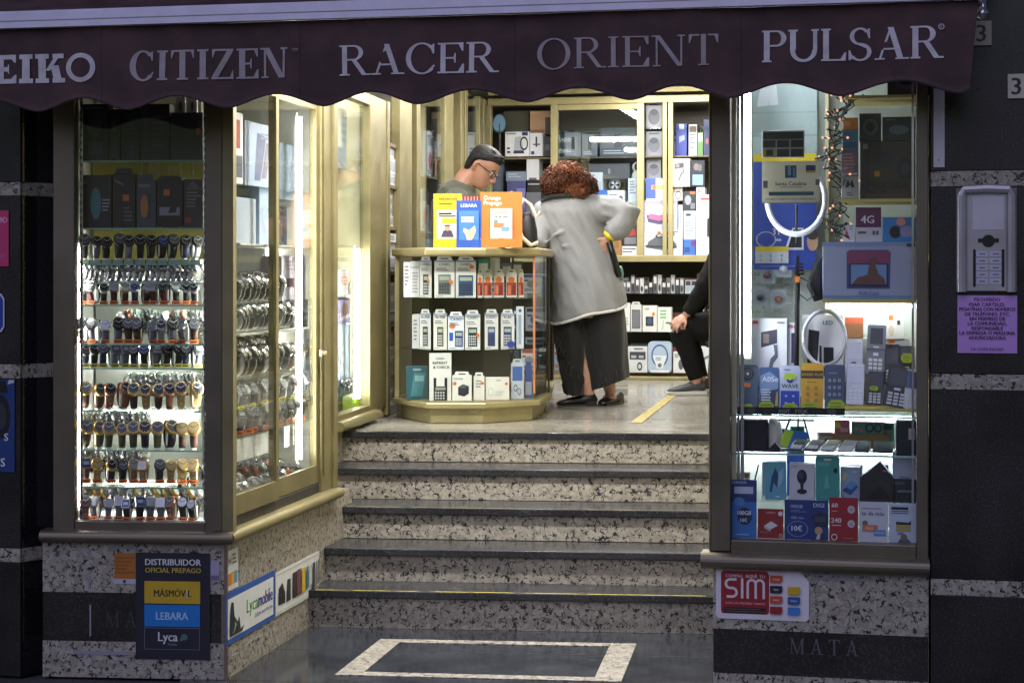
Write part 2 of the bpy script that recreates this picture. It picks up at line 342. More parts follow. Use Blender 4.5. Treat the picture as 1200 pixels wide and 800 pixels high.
# shop shell: ceiling and walls
BACK = Fr((1.033, 13.58), -math.atan(.2125))
LW = frame2((-.656, 10.6), (-.184, 13.78))
LS2 = frame2(G(395, 505, .8), G(445, 487, .8))
b = MB(); b.prism([(-2.6, 7.1), (3.2, 5.9), (3.2, 15.2), (-2.6, 15.2)], 'z', 3.0, 3.1, mat((206, 204, 196), .7)); struct(b, 'shop_ceiling')
b = MB(); M = BACK.M(); b.box(-4, 3, .62, .8, 0, 3.2, mat((96, 90, 78), .7)); struct(b, 'shop_back_wall', M=M)
b = MB(); b.box(-2.75, -2.6, 7.0, 15.2, 0, 3.2, CREAM); struct(b, 'shop_left_wall')
b = MB(); b.box(3.2, 3.35, 5.9, 15.2, 0, 3.2, CREAM); struct(b, 'shop_right_wall')
# ---------------------------------------------------------------- facade: right pier, base, fascia
xr = MAIN.ax(1088); xw = MAIN.ax(832); xe = MAIN.ax(1290)
def zM(px, py, off=0): return MAIN.px(px, py, off)[1]
pr_ = thing('stone_pier', 'black granite pier with pale granite bands beside the phone window', 'wall', MAIN.M(xr+.008, -.018))
b = MB(); pw = xe-xr
zs = [(.458, .514), (1.184, 1.238), (1.90, 1.954)]
lo = 0
for z0, z1 in zs+[(3.4, 3.4)]:
    b.box(0, pw, 0, .34, lo, z0-.002, DARKSTONE); lo = z1+.002
b.build('stone_slab', pr_, bevel=.0015)
for z0, z1 in zs: 
    b = MB(); b.box(0, pw, -.003, .33, z0, z1, GRANITE); b.build('granite_band', pr_)
bs = thing('window_base', 'granite base with engraved letters under the phone window', 'wall', MAIN.M(xw, 0))
bw = xr-xw
b = MB(); b.box(.012, bw, .0, .6, 0, .142, GRANITE); b.build('granite_band', bs)
b = MB(); b.box(.012, bw, .0, .6, .303, .56, GRANITE); b.build('granite_band', bs)
b = MB(); b.box(.012, bw, .003, .6, .1425, .3025, DARKSTONE); db = b.build('stone_slab', bs)
for q in ((bw*.47, .492, bw*.76, .503), (bw*.48, .510, bw*.62, .516)):
    b = MB(); b.rect(*q, -.002, mat((150, 150, 158), .8)); b.build('tape_residue', bs)
# fascia above the awning
b = MB(); b.box(-3.2, 3.4, .05, .3, 2.46, 3.6, mat((30, 30, 34), .6)); tag(b.build('facade_wall', M=MAIN.M()), 'dark facade wall above the awning', 'wall')
# left pier
xl1 = MAIN.ax(24); xl0 = MAIN.ax(-120)
lp = thing('stone_pier', 'black granite pier with posters at the left edge', 'wall', MAIN.M(0, 0))
lo = 0
zsL = [(.452, .505), (1.178, 1.233), (1.90, 1.953)]
bL = MB()
for z0, z1 in zsL+[(3.4, 3.4)]:
    bL.box(xl0, xl1, 0, .3, lo, z0-.002, DARKSTONE); lo = z1+.002
bL.build('stone_slab', lp, bevel=.0015)
for z0, z1 in zsL:
    b = MB(); b.box(xl0, xl1, -.003, .29, z0, z1, GRANITE); b.build('granite_band', lp)
# polished return between the pier and the watch window
ra = Vector(MAIN.p+MAIN.u*xl1+MAIN.n*.01); rb_ = Vector((lf0.x+.0, lf0.y+.10, 0))
RT = frame2(ra, rb_); rl = (rb_-ra).length
rt = thing('stone_return', 'polished black granite return reflecting the watch window', 'wall', RT.M())
lo = 0; b = MB()
for z0, z1 in zsL+[(2.6, 2.6)]:
    b.box(.004, rl+.1, .0, .12, lo, z0-.002, POLISHED); lo = z1+.002
b.build('stone_slab', rt)
for z0, z1 in zsL:
    b = MB(); b.box(.004, rl+.1, -.002, .12, z0, z1, GRANITE); b.build('granite_band', rt)
# ---------------------------------------------------------------- left window base and steps wall
wl = (lf1-lf0).length
bl = thing('window_base', 'granite base with engraved letters under the watch window', 'wall', LF.M())
b = MB(); b.box(0, wl, 0, .3, 0, .142, GRANITE); b.build('granite_band', bl)
b = MB(); b.box(0, wl, 0, .3, .335, .545, GRANITE); b.build('granite_band', bl)
b = MB(); b.box(0, wl, .003, .3, .1425, .3345, DARKSTONE); b.build('stone_slab', bl)
b = MB(); tr = mat((150, 150, 160), .8)
for (x0, y0, x1, y1) in ((103, 642, 106, 655), (103, 668, 106, 690), (130, 640, 160, 643), (86, 762, 153, 767), (105, 708, 107, 745)):
    a0, z1 = LF.px(x0, y0); a1, z0 = LF.px(x1, y1); b = MB(); b.rect(a0, z0, a1, z1, -.002, tr); b.build('tape_residue', bl)
sw = thing('stair_wall', 'granite side wall under the glass doors beside the steps', 'wall', LS.M())
b = MB(); b.box(.002, 1.75, 0.001, .25, 0, .545, GRANITE); b.build('granite_slab', sw)
b = MB(); b.box(-.001, .012, -.004, .02, 0, .54, mat((150, 132, 120), .3, .6)); b.build('corner_trim', sw)
b = MB(); q0, q1 = LS2.loc((LS.p+LS.u*1.4))[0], 2.2
b.box(q0, q1-1.0, .03, .3, .2, .80, GRANITE); tag(b.build('stair_wall', M=LS2.M()), 'short granite wall under the narrow window at the top step', 'wall')
# ---------------------------------------------------------------- window frames
def ledge(parent, L, z, m, x0=-.02, x1=.02, r=.025, out=.045):
    b = MB(); pts = []
    pr = [(0.03, z-.012)]+[(-out+r-r*math.sin(R(a)), z+.022-r+r*math.cos(R(a))-.0) for a in range(0, 181, 20)]+[(.03, z-.038+.0)]
    pr = [(.05, z+.022)]+[(-out+r-r*math.sin(R(a)), z-.003+r*math.cos(R(a))) for a in range(0, 181, 18)]+[(.05, z-.028)]
    b.prism(pr, 'x', x0, L+x1, m); return b.build('ledge', parent, smooth=False, bevel=.0)
def bars(parent, name, boxes, m, bevel=.003):
    for q in boxes:
        b = MB(); b.box(*q, m); b.build(name, parent, bevel=bevel)
TOP = 2.46
# watch window, front face
wf = thing('watch_window', 'bronze framed shop window packed with lit watches', 'shop window', LF.M())
a = lambda px, off=0: LF.ax(px, off)
gl0, gl1 = a(87), a(240); zg = LF.px(160, 611)[1]
bars(wf, 'frame', [(a(62), gl0, .0, .05, .57, TOP), (gl1, wl-.016, .0, .05, .57, TOP), (gl0+.0005, gl1-.0005, .002, .05, .57, zg), (gl0+.0005, gl1-.0005, .002, .05, 2.36, TOP)], BRONZE)
bars(wf, 'corner_post', [(wl-.0155, wl+.03, -.006, .05, .57, TOP)], GOLD)
ledge(wf, wl, .56, BRONZE, -.0, .035)
b = MB(); b.box(gl0, gl1, .02, .026, zg, 2.36, GLASS); b.build('glass_pane', wf)
b = MB()
for x in (gl0+.012, gl1-.012): b.box(x-.006, x+.006, .05, .056, zg, 2.34, CHROME)
for x in (gl0+.012, gl1-.012):
    for k in range(56): b.box(x-.003, x+.003, .0485, .0498, zg+.02+k*.03, zg+.034+k*.03, BLACK)
b.build('shelf_track', wf)
# watch window, side doors
sd = thing('display_doors', 'gold framed pair of glass doors beside the steps', 'display doors', LS.M())
s = lambda px, off=0: LS.ax(px, off)
e0, e1, e2, e3 = .055, s(326), s(377), s(391)
zb = .70
bars(sd, 'frame', [(e2+.0, e3-.03, .0, .06, .57, TOP), (e3-.0295, e3+.03, -.012, .08, .53, TOP), (e2+.02, e2+.035, -.008, -.0005, .66, TOP)], GOLD)
bars(sd, 'kick_board', [(.03, e2-.001, .012, .05, .575, .625)], mat((46, 42, 40), .5))
def door(x0, x1, y, wL, wR):
    d = thing('glass_door', None, None); d.parent = sd; del d['label']; del d['category']
    return d
for (x0, x1, y, wL, wR) in ((.032, e1, -.004, .03, .035), (e1-.03, e2-.002, .016, .03, .028)):
    b = MB(); zt = 2.40
    b.box(x0, x0+wL, y, y+.018, .628, zt, GOLD); b.box(x1-wR, x1, y, y+.018, .628, zt, GOLD)
    b.box(x0+wL+.0004, x1-wR-.0004, y+.0005, y+.0175, .628, .71, GOLD); b.box(x0+wL+.0004, x1-wR-.0004, y+.0005, y+.0175, zt-.06, zt, GOLD)
    fr_ = b.build('door_frame', sd, bevel=.002)
    b = MB(); b.box(x0+wL, x1-wR, y+.006, y+.011, .71, zt-.06, DISPG); b.build('glass_pane', fr_)
b = MB(); b.box(e2-.035, e2-.02, -.012, .0, 1.21, 1.24, CHROME); b.tube([(e2-.028, -.012, 1.225), (e2-.028, -.035, 1.225)], .011, GOLD, 12); b.build('door_lock', sd)
b = MB(); b.box(e1-.028, e1-.016, -.012, -.0045, .73, .77, CHROME); b.build('door_catch', sd)
b = MB(); b.box(.04, .06, -.012, -.0045, 1.17, 1.20, BLACK); b.build('hinge', sd)
ledge(sd, e3, .56, GOLD, -.028, .03)
# narrow display window at the top of the steps
nw = thing('narrow_window', 'narrow gold framed display window at the top step', 'shop window', LS2.M())
t = lambda px, off=0: LS2.ax(px, off)
n0, n1, n2, n3 = t(393), t(396), t(434), t(455)
zg2 = .875
bars(nw, 'frame', [(n0-.05, n1, 0, .06, .84, TOP+.1), (n2, n3-.05, .0, .06, .84, TOP+.1), (n3-.0495, n3+.02, -.008, .09, .79, TOP+.1), (n1+.0005, n2-.0005, .002, .06, .84, zg2), (n1+.0005, n2-.0005, .002, .06, 2.5, TOP+.1)], GOLD)
ledge(nw, n2+.1, .825, GOLD, -.03, .0)
b = MB(); b.box(n1, n2, .02, .026, zg2, 2.5, DISPG); b.build('glass_pane', nw)
# phone window on the right
xg0, xg1 = MAIN.ax(868), MAIN.ax(1074); zr = zM(970, 636)
pf = thing('phone_window', 'bronze framed shop window full of phones and gadgets', 'shop window', MAIN.M())
bars(pf, 'frame', [(xw+.004, MAIN.ax(856), -.004, .06, .585, TOP), (xg1, xr, .0, .06, .57, TOP), (MAIN.ax(856)+.0005, xg1-.0005, .002, .06, .57, zr), (MAIN.ax(856)+.0005, xg1-.0005, .002, .06, 2.36, TOP)], BRONZE)
bars(pf, 'side_strip', [(xw-.004, xw+.0035, -.002, .4, .585, TOP)], GOLD)
bars(pf, 'glazing_bead', [(xw+.031, MAIN.ax(863, .07), .068, .09, zr+.0005, 2.359)], CREAM)
bars(pf, 'glazing_bead', [(MAIN.ax(863.5, .07), MAIN.ax(867, .07), .074, .09, zr+.0005, 2.359)], CHROME)
b = MB(); z=.56; 
pr = [(.05, z+.022)]+[(-.05+.03-.03*math.sin(R(q)), z-.008+.03*math.cos(R(q))) for q in range(0, 181, 18)]+[(.05, z-.038)]
b.prism(pr, 'x', xw-.03, xr+.004, BRONZE); b.build('ledge', pf)
b = MB(); b.box(MAIN.ax(856), xg1, .02, .026, zr, 2.36, GLASS); b.build('glass_pane', pf)
# carcass behind the phone window
b = MB(); D2 = .46
b.box(xw+.005, xr, D2, D2+.03, .56, 2.5, mat((196, 206, 196), .5)); b.box(xw+.006, xw+.03, .062, D2-.001, .56, 2.5, WHITE); b.box(xr-.03, xr-.001, .062, D2-.001, .56, 2.5, mat((120, 110, 84), .5))
b.box(xw+.031, xr-.031, .062, D2-.001, .56, zr, WHITE); b.box(xw+.031, xr-.031, .062, D2-.001, 2.4, 2.5, WHITE)
b.build('carcass', pf)
b = MB(); b.box(xw+.01, xw+.04, .5, 2.2, .5, 3.0, CREAM); b.build('side_panel', pf)
# carcass of the watch window
b = MB()
b.box(a(62), gl0-.03, .06, .5, .57, 2.4, WHITE)
b.build('carcass', wf)
b = MB(); q0 = LF.M().inverted() @ LS.M() @ Vector((e3-.05, .02, 0)); q1 = LF.M().inverted() @ LS.M() @ Vector((.05, .03, 0))
b.prism([(a(62)+.02, .055), (wl-.03, .055), (q1.x, q1.y), (q0.x, q0.y), (a(62)+.02, q0.y)], 'z', zg-.03, zg-.003, WHITE); b.build('case_floor', wf)
b = MB(); b.prism([(a(62)+.02, .055), (wl-.03, .055), (q1.x, q1.y), (q0.x, q0.y), (a(62)+.02, q0.y)], 'z', 2.40, 2.43, WHITE); b.build('case_top', wf)
CREAMW = mat((222, 222, 210), .5)
b = MB(); b.box(a(62)+.02, q0.x+.02, q0.y+.01, q0.y+.05, .57, 2.43, CREAMW); b.box(a(62)-.01, a(62)+.018, .05, q0.y+.05, .57, 2.43, CREAMW); b.build('case_wall', wf)
b = MB(); b.box(.3, e3-.02, .46, .48, zg-.02, 2.43, mat((214, 222, 226), .5)); b.box(e3-.045, e3-.032, .062, .459, zg-.02, 2.43, mat((214, 220, 212), .5)); b.build('case_wall', sd)
b = MB(); b.box(n0-.04, n2+.2, .40, .42, .84, 2.56, mat((206, 210, 206), .5)); b.box(n2+.03, n2+.05, .062, .399, .84, 2.56, CREAM); b.box(n0-.04, n2+.03, .062, .399, .845, .868, WHITE); b.build('carcass', nw)
# ---------------------------------------------------------------- awning
VO = -.34
def vy(x, z): return VO+.006*math.sin(x*6.1+z*3)+.0045*math.sin(11*x+21*(z-2.3))*max(0, 1-abs(z-2.26)/.12)+.003*math.sin(-17*x+26*z)*max(0, 1-abs(z-2.44)/.1)+.004*math.sin(x*17+2*z)+.0016*math.sin(x*43+z*25)
v0, v1 = MAIN.ax(-60, VO), MAIN.ax(1147, VO)
zbar = 2.508
lows = [(-70, 0), (45, 128.4), (150, 125.4), (265, 126), (380, 125.6), (490, 122.8), (617, 119), (739, 114.7), (855, 111.5), (985, 105), (1126, 107), (1260, 104)]
lx = [MAIN.ax(p[0], VO) for p in lows]
def zsc(x):
    for i in range(len(lx)-1):
        if lx[i] <= x <= lx[i+1]:
            f = (x-lx[i])/(lx[i+1]-lx[i]); return 2.198+.048*(.5-.5*math.cos(2*math.pi*f))**.8
    return 2.2
aw = thing('awning', 'dark maroon awning with a lettered scalloped valance', 'awning', MAIN.M())
b = MB(); nx, nz = 220, 14; vs = []
zt = zbar-.001
for layer in (0, .002):
    for i in range(nx+1):
        x = v0+(v1-v0)*i/nx; z0 = zsc(x)
        for j in range(nz+1):
            z = zt+(z0-zt)*j/nz; xx = x+(.045*(j/nz-.0)**1.0*0 if i < nx-8 else -.03*(j/nz)*((i-nx+8)/8))
            vs.append((xx, vy(x, z)+layer-.012*math.sin(math.pi*j/nz)*0, z))
n1_ = (nx+1)*(nz+1); fs = []
for i in range(nx):
    for j in range(nz):
        k = i*(nz+1)+j; fs += [(k, k+1, k+nz+2, k+nz+1), (n1_+k, n1_+k+nz+1, n1_+k+nz+2, n1_+k+1)]
for i in range(nx):
    k = i*(nz+1)+nz; fs.append((k, k+nz+1, n1_+k+nz+1, n1_+k))
b.add(vs, fs, AWN); val = b.build('valance', aw, smooth=True)
b = MB(); b.tube([(v0+(v1-v0)*i/nx, vy(v0+(v1-v0)*i/nx, zsc(v0+(v1-v0)*i/nx))+.001, zsc(v0+(v1-v0)*i/nx)) for i in range(nx+1)], .0035, mat((58, 42, 48), .8), 6); b.build('hem', val)
b = MB(); b.prism([(VO-.028, zbar), (VO-.028, zbar+.052), (VO-.018, zbar+.064), (VO+.03, zbar+.064), (VO+.03, zbar)], 'x', v0, v1+.012, BARWHITE); b.box(v0, v1, VO-.0295, VO-.0285, zbar+.024, zbar+.027, mat((150, 146, 160), .5)); b.build('front_bar', aw)
b = MB(); n = 60; vs = []
for i in range(n+1):
    x = v0+(v1-v0)*i/n
    for j, (y, z) in enumerate(((VO+.0, zbar+.066), (VO+.1, zbar+.088-.004*math.sin(x*5)), (-.12, zbar+.135-.006*math.sin(x*4)), (.04, zbar+.19))): vs.append((x, y, z))
b.add(vs, [(i*4+j, i*4+j+1, i*4+j+5, i*4+j+4) for i in range(n) for j in range(3)], AWN); b.build('canopy_fabric', aw, smooth=True)
for px in (120, 352, 603, 868):
    x = MAIN.ax(px, VO); b = MB(); b.tube([(x, vy(x, zt-(zt-zsc(x))*q/10)-.0005, zt-(zt-zsc(x))*q/10) for q in range(11)], .0014, AWN, 5); b.build('seam', val)
# bracket arm at the right end
b = MB(); x = v1+.015
b.tube([(x+.03, .05, 2.62), (x+.035, -.10, 2.60), (x+.02, -.22, 2.56), (x-.0, -.28, 2.50), (x-.002, -.3, 2.462)], [.016, .015, .014, .014, .016], CHROME, 10); b.tube([(x-.002, -.32, 2.468), (x-.002, -.28, 2.468)], .02, CHROME, 12); b.build('folding_arm', aw, smooth=True)
# ---------------------------------------------------------------- serif letters
def arc(cx, cz, rx, rz, wx, wz, a0, a1, n=22):
    an = [R(a0+(a1-a0)*k/n) for k in range(n+1)]
    o = [(cx+rx*math.cos(q), cz+rz*math.sin(q)) for q in an]; i = [(cx+(rx-wx)*math.cos(q), cz+(rz-wz)*math.sin(q)) for q in an]
    return [[o[k], o[k+1], i[k+1], i[k]] for k in range(n)]
def letter(ch, T, t, sf):
    """polygons of one serif capital of height 1, and its width"""
    P = []
    def rc(x0, z0, x1, z1): P.append([(x0, z0), (x1, z0), (x1, z1), (x0, z1)])
    def stem(x, w, top=True, bot=True):
        rc(x, 0, x+w, 1)
        if bot: rc(x-sf, 0, x+w+sf, t)
        if top: rc(x-sf, 1-t, x+w+sf, 1)
    def diag(x0, z0, x1, z1, w): P.append([(x0, z0), (x0+w, z0), (x1+w, z1), (x1, z1)])
    s0 = sf
    if ch == 'I': stem(s0, T); w = T+2*sf
    elif ch == 'T':
        w = .78; stem(w/2-T/2, T, False); rc(0, 1-t, w, 1); P.append([(0, .72), (.03, .72), (.1, 1-t), (0, 1-t)]); P.append([(w, .72), (w-.03, .72), (w-.1, 1-t), (w, 1-t)])
    elif ch == 'Z':
        w = .70; rc(.02, 1-t, w, 1); rc(0, 0, w, t); diag(0, t, w-T-.0, 1-t, T); P.append([(.02, .72), (.05, .72), (.12, 1-t), (.02, 1-t)]); P.append([(w, .28), (w-.03, .28), (w-.11, t), (w, t)])
    elif ch == 'E':
        w = .72; stem(s0, T); rc(s0+T, 1-t, w-.02, 1); rc(s0+T, 0, w, t); rc(s0+T, .5-t/2, w*.68, .5+t/2)
        P.append([(w-.02, .72), (w-.06, .72), (w-.15, 1-t), (w-.02, 1-t)]); P.append([(w, .3), (w-.05, .3), (w-.17, t), (w, t)]); P.append([(w*.68, .34), (w*.64, .34), (w*.58, .5), (w*.64, .66), (w*.68, .66)])
    elif ch == 'N':
        w = .86; rc(s0, 0, s0+t*1.1, 1); rc(w-s0-t*1.1, 0, w-s0, 1); rc(0, 0, 2*s0+t*1.1, t); rc(w-2*s0-t*1.1, 1-t, w, 1); rc(-.04, 1-t, s0+t, 1); diag(w-s0-T*1.0, 0, s0-.02, 1, T)
    elif ch == 'C':
        w = .80; P += arc(.44, .5, .44, .52, T, t, 42, 318); P.append([(.72, .66), (.765, .66), (.765, .98), (.73, .98), (.66, .86)]); P.append([(.70, .14), (.79, .24), (.76, .30), (.66, .17)])
    elif ch == 'O': w = .92; P += arc(.46, .5, .46, .52, T, t, 0, 360, 36)
    elif ch == 'Q': w = .92; P += arc(.46, .5, .47, .50, t, t, 0, 360, 36)
    elif ch in 'RP':
        w = .74 if ch == 'R' else .66; stem(s0, T); rc(s0+T, 1-t, .42, 1); P += arc(.40, .745, .27, .255, T*.92, t, -90, 90, 14)
        rc(s0+T, .49, .42, .49+t)
        if ch == 'R': diag(w-T*.72, 0, .34, .5, T*1.0); rc(w-.1, 0, w+.14, t); w += .1
    elif ch == 'A':
        w = .90; diag(.10, 0, w/2-.045, 1, t*1.15); diag(w-.12-T, 0, w/2-T*.62, 1, T); rc(.24, .3, .64, .3+t); rc(0, 0, .27, t); rc(w-.34, 0, w+.02, t)
    elif ch == 'U':
        w = .84; rc(s0, .36, s0+T, 1); rc(w-s0-T*.7, .36, w-s0, 1); rc(0, 1-t, 2*s0+T, 1); rc(w-2*s0-T*.7, 1-t, w, 1); P += arc(w/2, .36, w/2-s0, .38, T*.85, t*1.6, 180, 360, 18)
    elif ch == 'L': w = .66; stem(s0, T); rc(s0+T, 0, w, t); P.append([(w+.02, .26), (w-.03, .26), (w-.14, t), (w, t), (w, 0)])
    elif ch == 'S':
        w = .66; P += arc(.33, .745, .28, .27, T*.75, t*1.1, 30, 255, 18); P += arc(.33, .26, .31, .28, T*.75, t*1.1, -105, 75, 18) if False else arc(.33, .26, .31, .28, T*.75, t*1.1, -150, 85, 18)
        P.append([(.18, .56), (.28, .48), (.52, .36), (.44, .52), (.36, .54)]); P.append([(.60, .68), (.56, .68), (.49, .9), (.56, .98), (.60, .98)]); P.append([(.02, .02), (.06, .0), (.14, .1), (.06, .32), (.02, .32)])
    elif ch == 'K':
        w = .86; stem(s0, T); diag(s0+T-.02, .42, w-.22, 1, T*.62); diag(w-T*1.1-.03, 0, s0+T+.14, .60, T*1.05); rc(w-.34, 1-t, w, 1); rc(w-.34, 0, w+.04, t)
    elif ch == 'M':
        w = 1.0; rc(s0, 0, s0+t, 1); rc(w-s0-T, 0, w-s0, 1); diag(w/2-T*.4, 0.0, s0-.03, 1, T); diag(w/2-.03, 0, w-s0-T*.8, 1, t*1.2); rc(0, 0, 2*s0+t, t); rc(w-2*s0-T, 0, w, t); rc(-.02, 1-t, s0+.1, 1); rc(w-s0-T, 1-t, w, 1)
    return P, w
def serif(b, s, x0, x1, z0, z1, m, T=.17, t=.06, sf=.07, gap=.10, y=None, slab=False):
    L = [letter(c if not (slab and c == 'O') else 'Q', T, t, sf) for c in s]
    tot = sum(w for _, w in L)+gap*(len(s)-1); kx = (x1-x0)/tot; kz = z1-z0; x = x0; i = 0
    for P, w in L:
        for p in P:
            i += 1; q = [(x+u*kx, z0+v*kz) for u, v in p]
            b.poly([(u, (y(u, v) if callable(y) else y)-.0000008*(i % 97), v) for u, v in q], m)
        x += (w+gap)*kx
def vl(name, s, x0, x1, yt, yb, m, **k):
    a0, zt_ = MAIN.px(x0, yt[0], VO); a1, zt2 = MAIN.px(x1, yt[1], VO); zb_ = MAIN.px(x0, yb[0], VO)[1]; zb2 = MAIN.px(x1, yb[1], VO)[1]
    b = MB(); serif(b, s, a0, a1, (zb_+zb2)/2, (zt_+zt2)/2, m, y=lambda u, v: vy(u, v)-.0035, **k); return b.build('lettering', val)
vl('l', 'SEIKO', -35, 113, (66, 62), (99.5, 96), SILVERLET, T=.23, t=.16, sf=.09, gap=.08, slab=True)
vl('l', 'CITIZEN', 153, 337, (60, 56), (95.5, 91), GREYLET, T=.20, t=.065, sf=.08)
vl('l', 'RACER', 398, 583, (53.5, 49), (89.5, 84.5), SILVERLET, T=.14, t=.055, sf=.075, gap=.06)
vl('l', 'ORIENT', 629, 842, (45.5, 40.5), (82, 76), GREYLET, T=.13, t=.045, sf=.075, gap=.10)
vl('l', 'PULSAR', 893, 1104, (37, 29.5), (75, 67), SILVERLET, T=.16, t=.055, sf=.05, gap=.06)
b = MB(); a0, z0 = MAIN.px(343, 61, VO); b.text('TM', a0, z0, .012, GREYLET, VO-.012, 'l'); b.build('lettering', val)
b = MB(); a0, z0 = MAIN.px(1103, 32, VO); b.ring(a0, VO-.013, z0, .010, .0075, SILVERLET); b.text('R', a0, z0-.004, .008, SILVERLET, VO-.013); b.build('lettering', val)
# engraved MATA on both bases
ENG = mat((92, 92, 98), .6); ENG2 = mat((66, 66, 70), .6)
b = MB(); a0, z1 = MAIN.px(926, 747); a1, z0 = MAIN.px(1006, 768); a0 -= xw; a1 -= xw
serif(b, 'MATA', a0, a1, z0-.002, z1, ENG, T=.13, t=.06, sf=.07, gap=.42, y=.001); b.build('engraved_letters', bs)
b = MB(); a0, z1 = LF.px(124, 716); a1, z0 = LF.px(200, 735)
serif(b, 'MATA', a0, a1, z0, z1, ENG2, T=.13, t=.06, sf=.07, gap=.42, y=.001); b.build('engraved_letters', bl)
# ---------------------------------------------------------------- lamps the photograph shows
TUBE = mat((255, 252, 246), .4, em=42, key='tube'); TUBEB = mat((232, 240, 255), .4, em=58, key='tubeb'); TUBEC = mat((236, 242, 255), .4, em=31, key='tubec')
WARM = (1.0, .95, .85)
def vtube(name, label, fr, x, y, z0, z1, e, col=WARM, m=None, r=.011, face=0):
    t = thing(name, label, 'lamp', fr.M(x, y, 0))
    b = MB(); b.tube([(0, 0, z0), (0, 0, z1)], r, m or TUBE, 10); b.build('glowing_tube', t)
    b = MB(); b.box(-.014, .014, .013, .022, z0-.02, z1+.02, WHITE); b.build('backing', t)
    return t
def back_tube(label, fr, x0, x1, y, z, m=None):
    t_ = thing('display_tube', label, 'lamp', fr.M(0, y, z))
    b = MB(); b.tube([(x0, 0, 0), (x1, 0, 0)], .008, m or TUBE, 8); b.build('glowing_tube', t_)
    b = MB(); b.box(x0-.01, x1+.01, -.006, .012, .0085, .012, WHITE); b.build('fitting', t_)
def ceil_lamp(label, fr, x, y, L, along, e):
    t = thing('ceiling_lamp', label, 'ceiling lamp', fr.M(x, y, 2.94, R(90) if along else 0), 'fluorescent ceiling lamps')
    b = MB(); b.box(-L/2-.02, L/2+.02, -.05, .05, .03, .06, WHITE); b.build('housing', t)
    b = MB(); b.tube([(-L/2, 0, .012), (L/2, 0, .012)], .017, TUBE, 10); b.build('glowing_tube', t)
    lamp_area(t, 'lamp_light', L, .06, e, (1.0, .97, .92), Matrix.Translation((0, 0, -.012)))
ceil_lamp('long white ceiling lamp running towards the back of the shop', BACK, -.35, -2.2, 2.4, True, 44)
ceil_lamp('white ceiling lamp crossing the shop above the seated person', BACK, .6, -1.5, 1.5, False, 25)
ceil_lamp('white ceiling lamp crossing the shop nearest the back cabinet', BACK, .5, -.65, 1.5, False, 25)
ceil_lamp('white ceiling lamp above the top of the entrance steps', BACK, -.35, -4.6, 1.8, False, 40)
vtube('display_tube', 'upright white lamp tube inside the right glass door', LS, s(366), .06, .75, 2.3, 9)
vtube('display_tube', 'upright white lamp tube at the right jamb of the watch window', LF, gl1+.004, .075, zg+.05, LF.px(160, 290, .07)[1], 9)
vtube('display_tube', 'upright white lamp tube at the left jamb of the watch window', LF, gl0-.012, .075, zg+.05, LF.px(160, 290, .07)[1], 9)
vtube('display_tube', 'upright glaring lamp tube in the narrow window', LS2, t(429), .05, .92, 1.72, 6, r=.016)
vtube('display_tube', 'bluish upright lamp tube inside the phone window', MAIN, MAIN.ax(873), .085, 1.3, 2.34, 9, (.86, .93, 1.0), TUBEB)
ceil_lamp('white ceiling lamp above the entrance behind the awning', BACK, -.3, -6.2, 1.6, False, 120)
# ---------------------------------------------------------------- goods: boxes and packs with printed fronts
def pack(fr, x0, y0, x1, zr, off, dep, name, label, cat, col, pr=(), group=None, yaw=0, lean=0, tab=False, m=None, rnd=0):
    """a box standing on height zr; its front spans the picture columns x0..x1 and reaches up to row y0"""
    a0 = fr.ax(x0, off); a1 = fr.ax(x1, off); h = fr.px((x0+x1)/2, y0, off)[1]-zr; w = a1-a0-.0012
    b = MB(); mm = m or paper(col)
    if rnd:
        r = rnd; pts = [(cx+r*math.cos(R(q)), cz+r*math.sin(R(q))) for cx, cz, q0 in ((w-r, h-r, 0), (r, h-r, 90), (r, r, 180), (w-r, r, 270)) for q in range(q0, q0+91, 15)]
        b.prism(pts, 'y', 0, dep, mm)
    else: b.box(0, w, 0, dep, 0, h, mm)
    if tab:
        tw = min(w*.4, .05); b.prism([(w/2-tw, h), (w/2+tw, h), (w/2+tw*.8, h+.022), (w/2-tw*.8, h+.022)], 'y', 0, .002, mm)
        b.rect(w/2-tw*.45, h+.006, w/2+tw*.45, h+.012, -.0006, paper((60, 60, 60)))
    b.prints(pr, w, h)
    o = b.build(name, M=fr.M(a0, off, zr, yaw) @ Matrix.Rotation(lean, 4, 'X'), bevel=.0012 if not rnd else 0, seg=1)
    return tag(o, label, cat, group)
Wt, Bk, Gy, Or, Yl, Bl, Rd, Nv, Gn = (222, 224, 224), (24, 24, 28), (120, 124, 130), (216, 112, 40), (212, 180, 32), (38, 92, 178), (176, 34, 44), (32, 44, 96), (60, 140, 90)
FLUO = (206, 228, 52)
# ---------------------------------------------------------------- counter with octagonal glass front
A_, B_, C_, D_, E_, F_ = (-.645, 10.06), (-.451, 9.67), (-.152, 9.67), (.130, 9.88), (.205, 10.42), (.25, 11.62)
plan = [A_, B_, C_, D_, E_, F_, (.02, 11.62), (-.02, 10.48), (-.60, 10.48)]
cx_, cy_ = -.2, 10.2
def grow(pl, g):
    out = []; n = len(pl)
    for i in range(n):
        p0, p1, p2 = Vector(pl[i-1]), Vector(pl[i]), Vector(pl[(i+1) % n])
        d1, d2 = (p1-p0).normalized(), (p2-p1).normalized(); n1, n2 = Vector((d1.y, -d1.x)), Vector((d2.y, -d2.x))
        k = (n1+n2).normalized(); out.append(tuple(p1+k*(g/max(.35, k.dot(n1)))))
    return out
ct = thing('shop_counter', 'gold trimmed glass shop counter with an eight sided front', 'counter')
zc0, zc1, zc2, ztop = .898, 1.175, 1.457, 1.684
b = MB(); b.prism(grow(plan, -.02), 'z', FZ+.0005, FZ+.08, GOLDLIT); b.build('plinth', ct, bevel=.003)
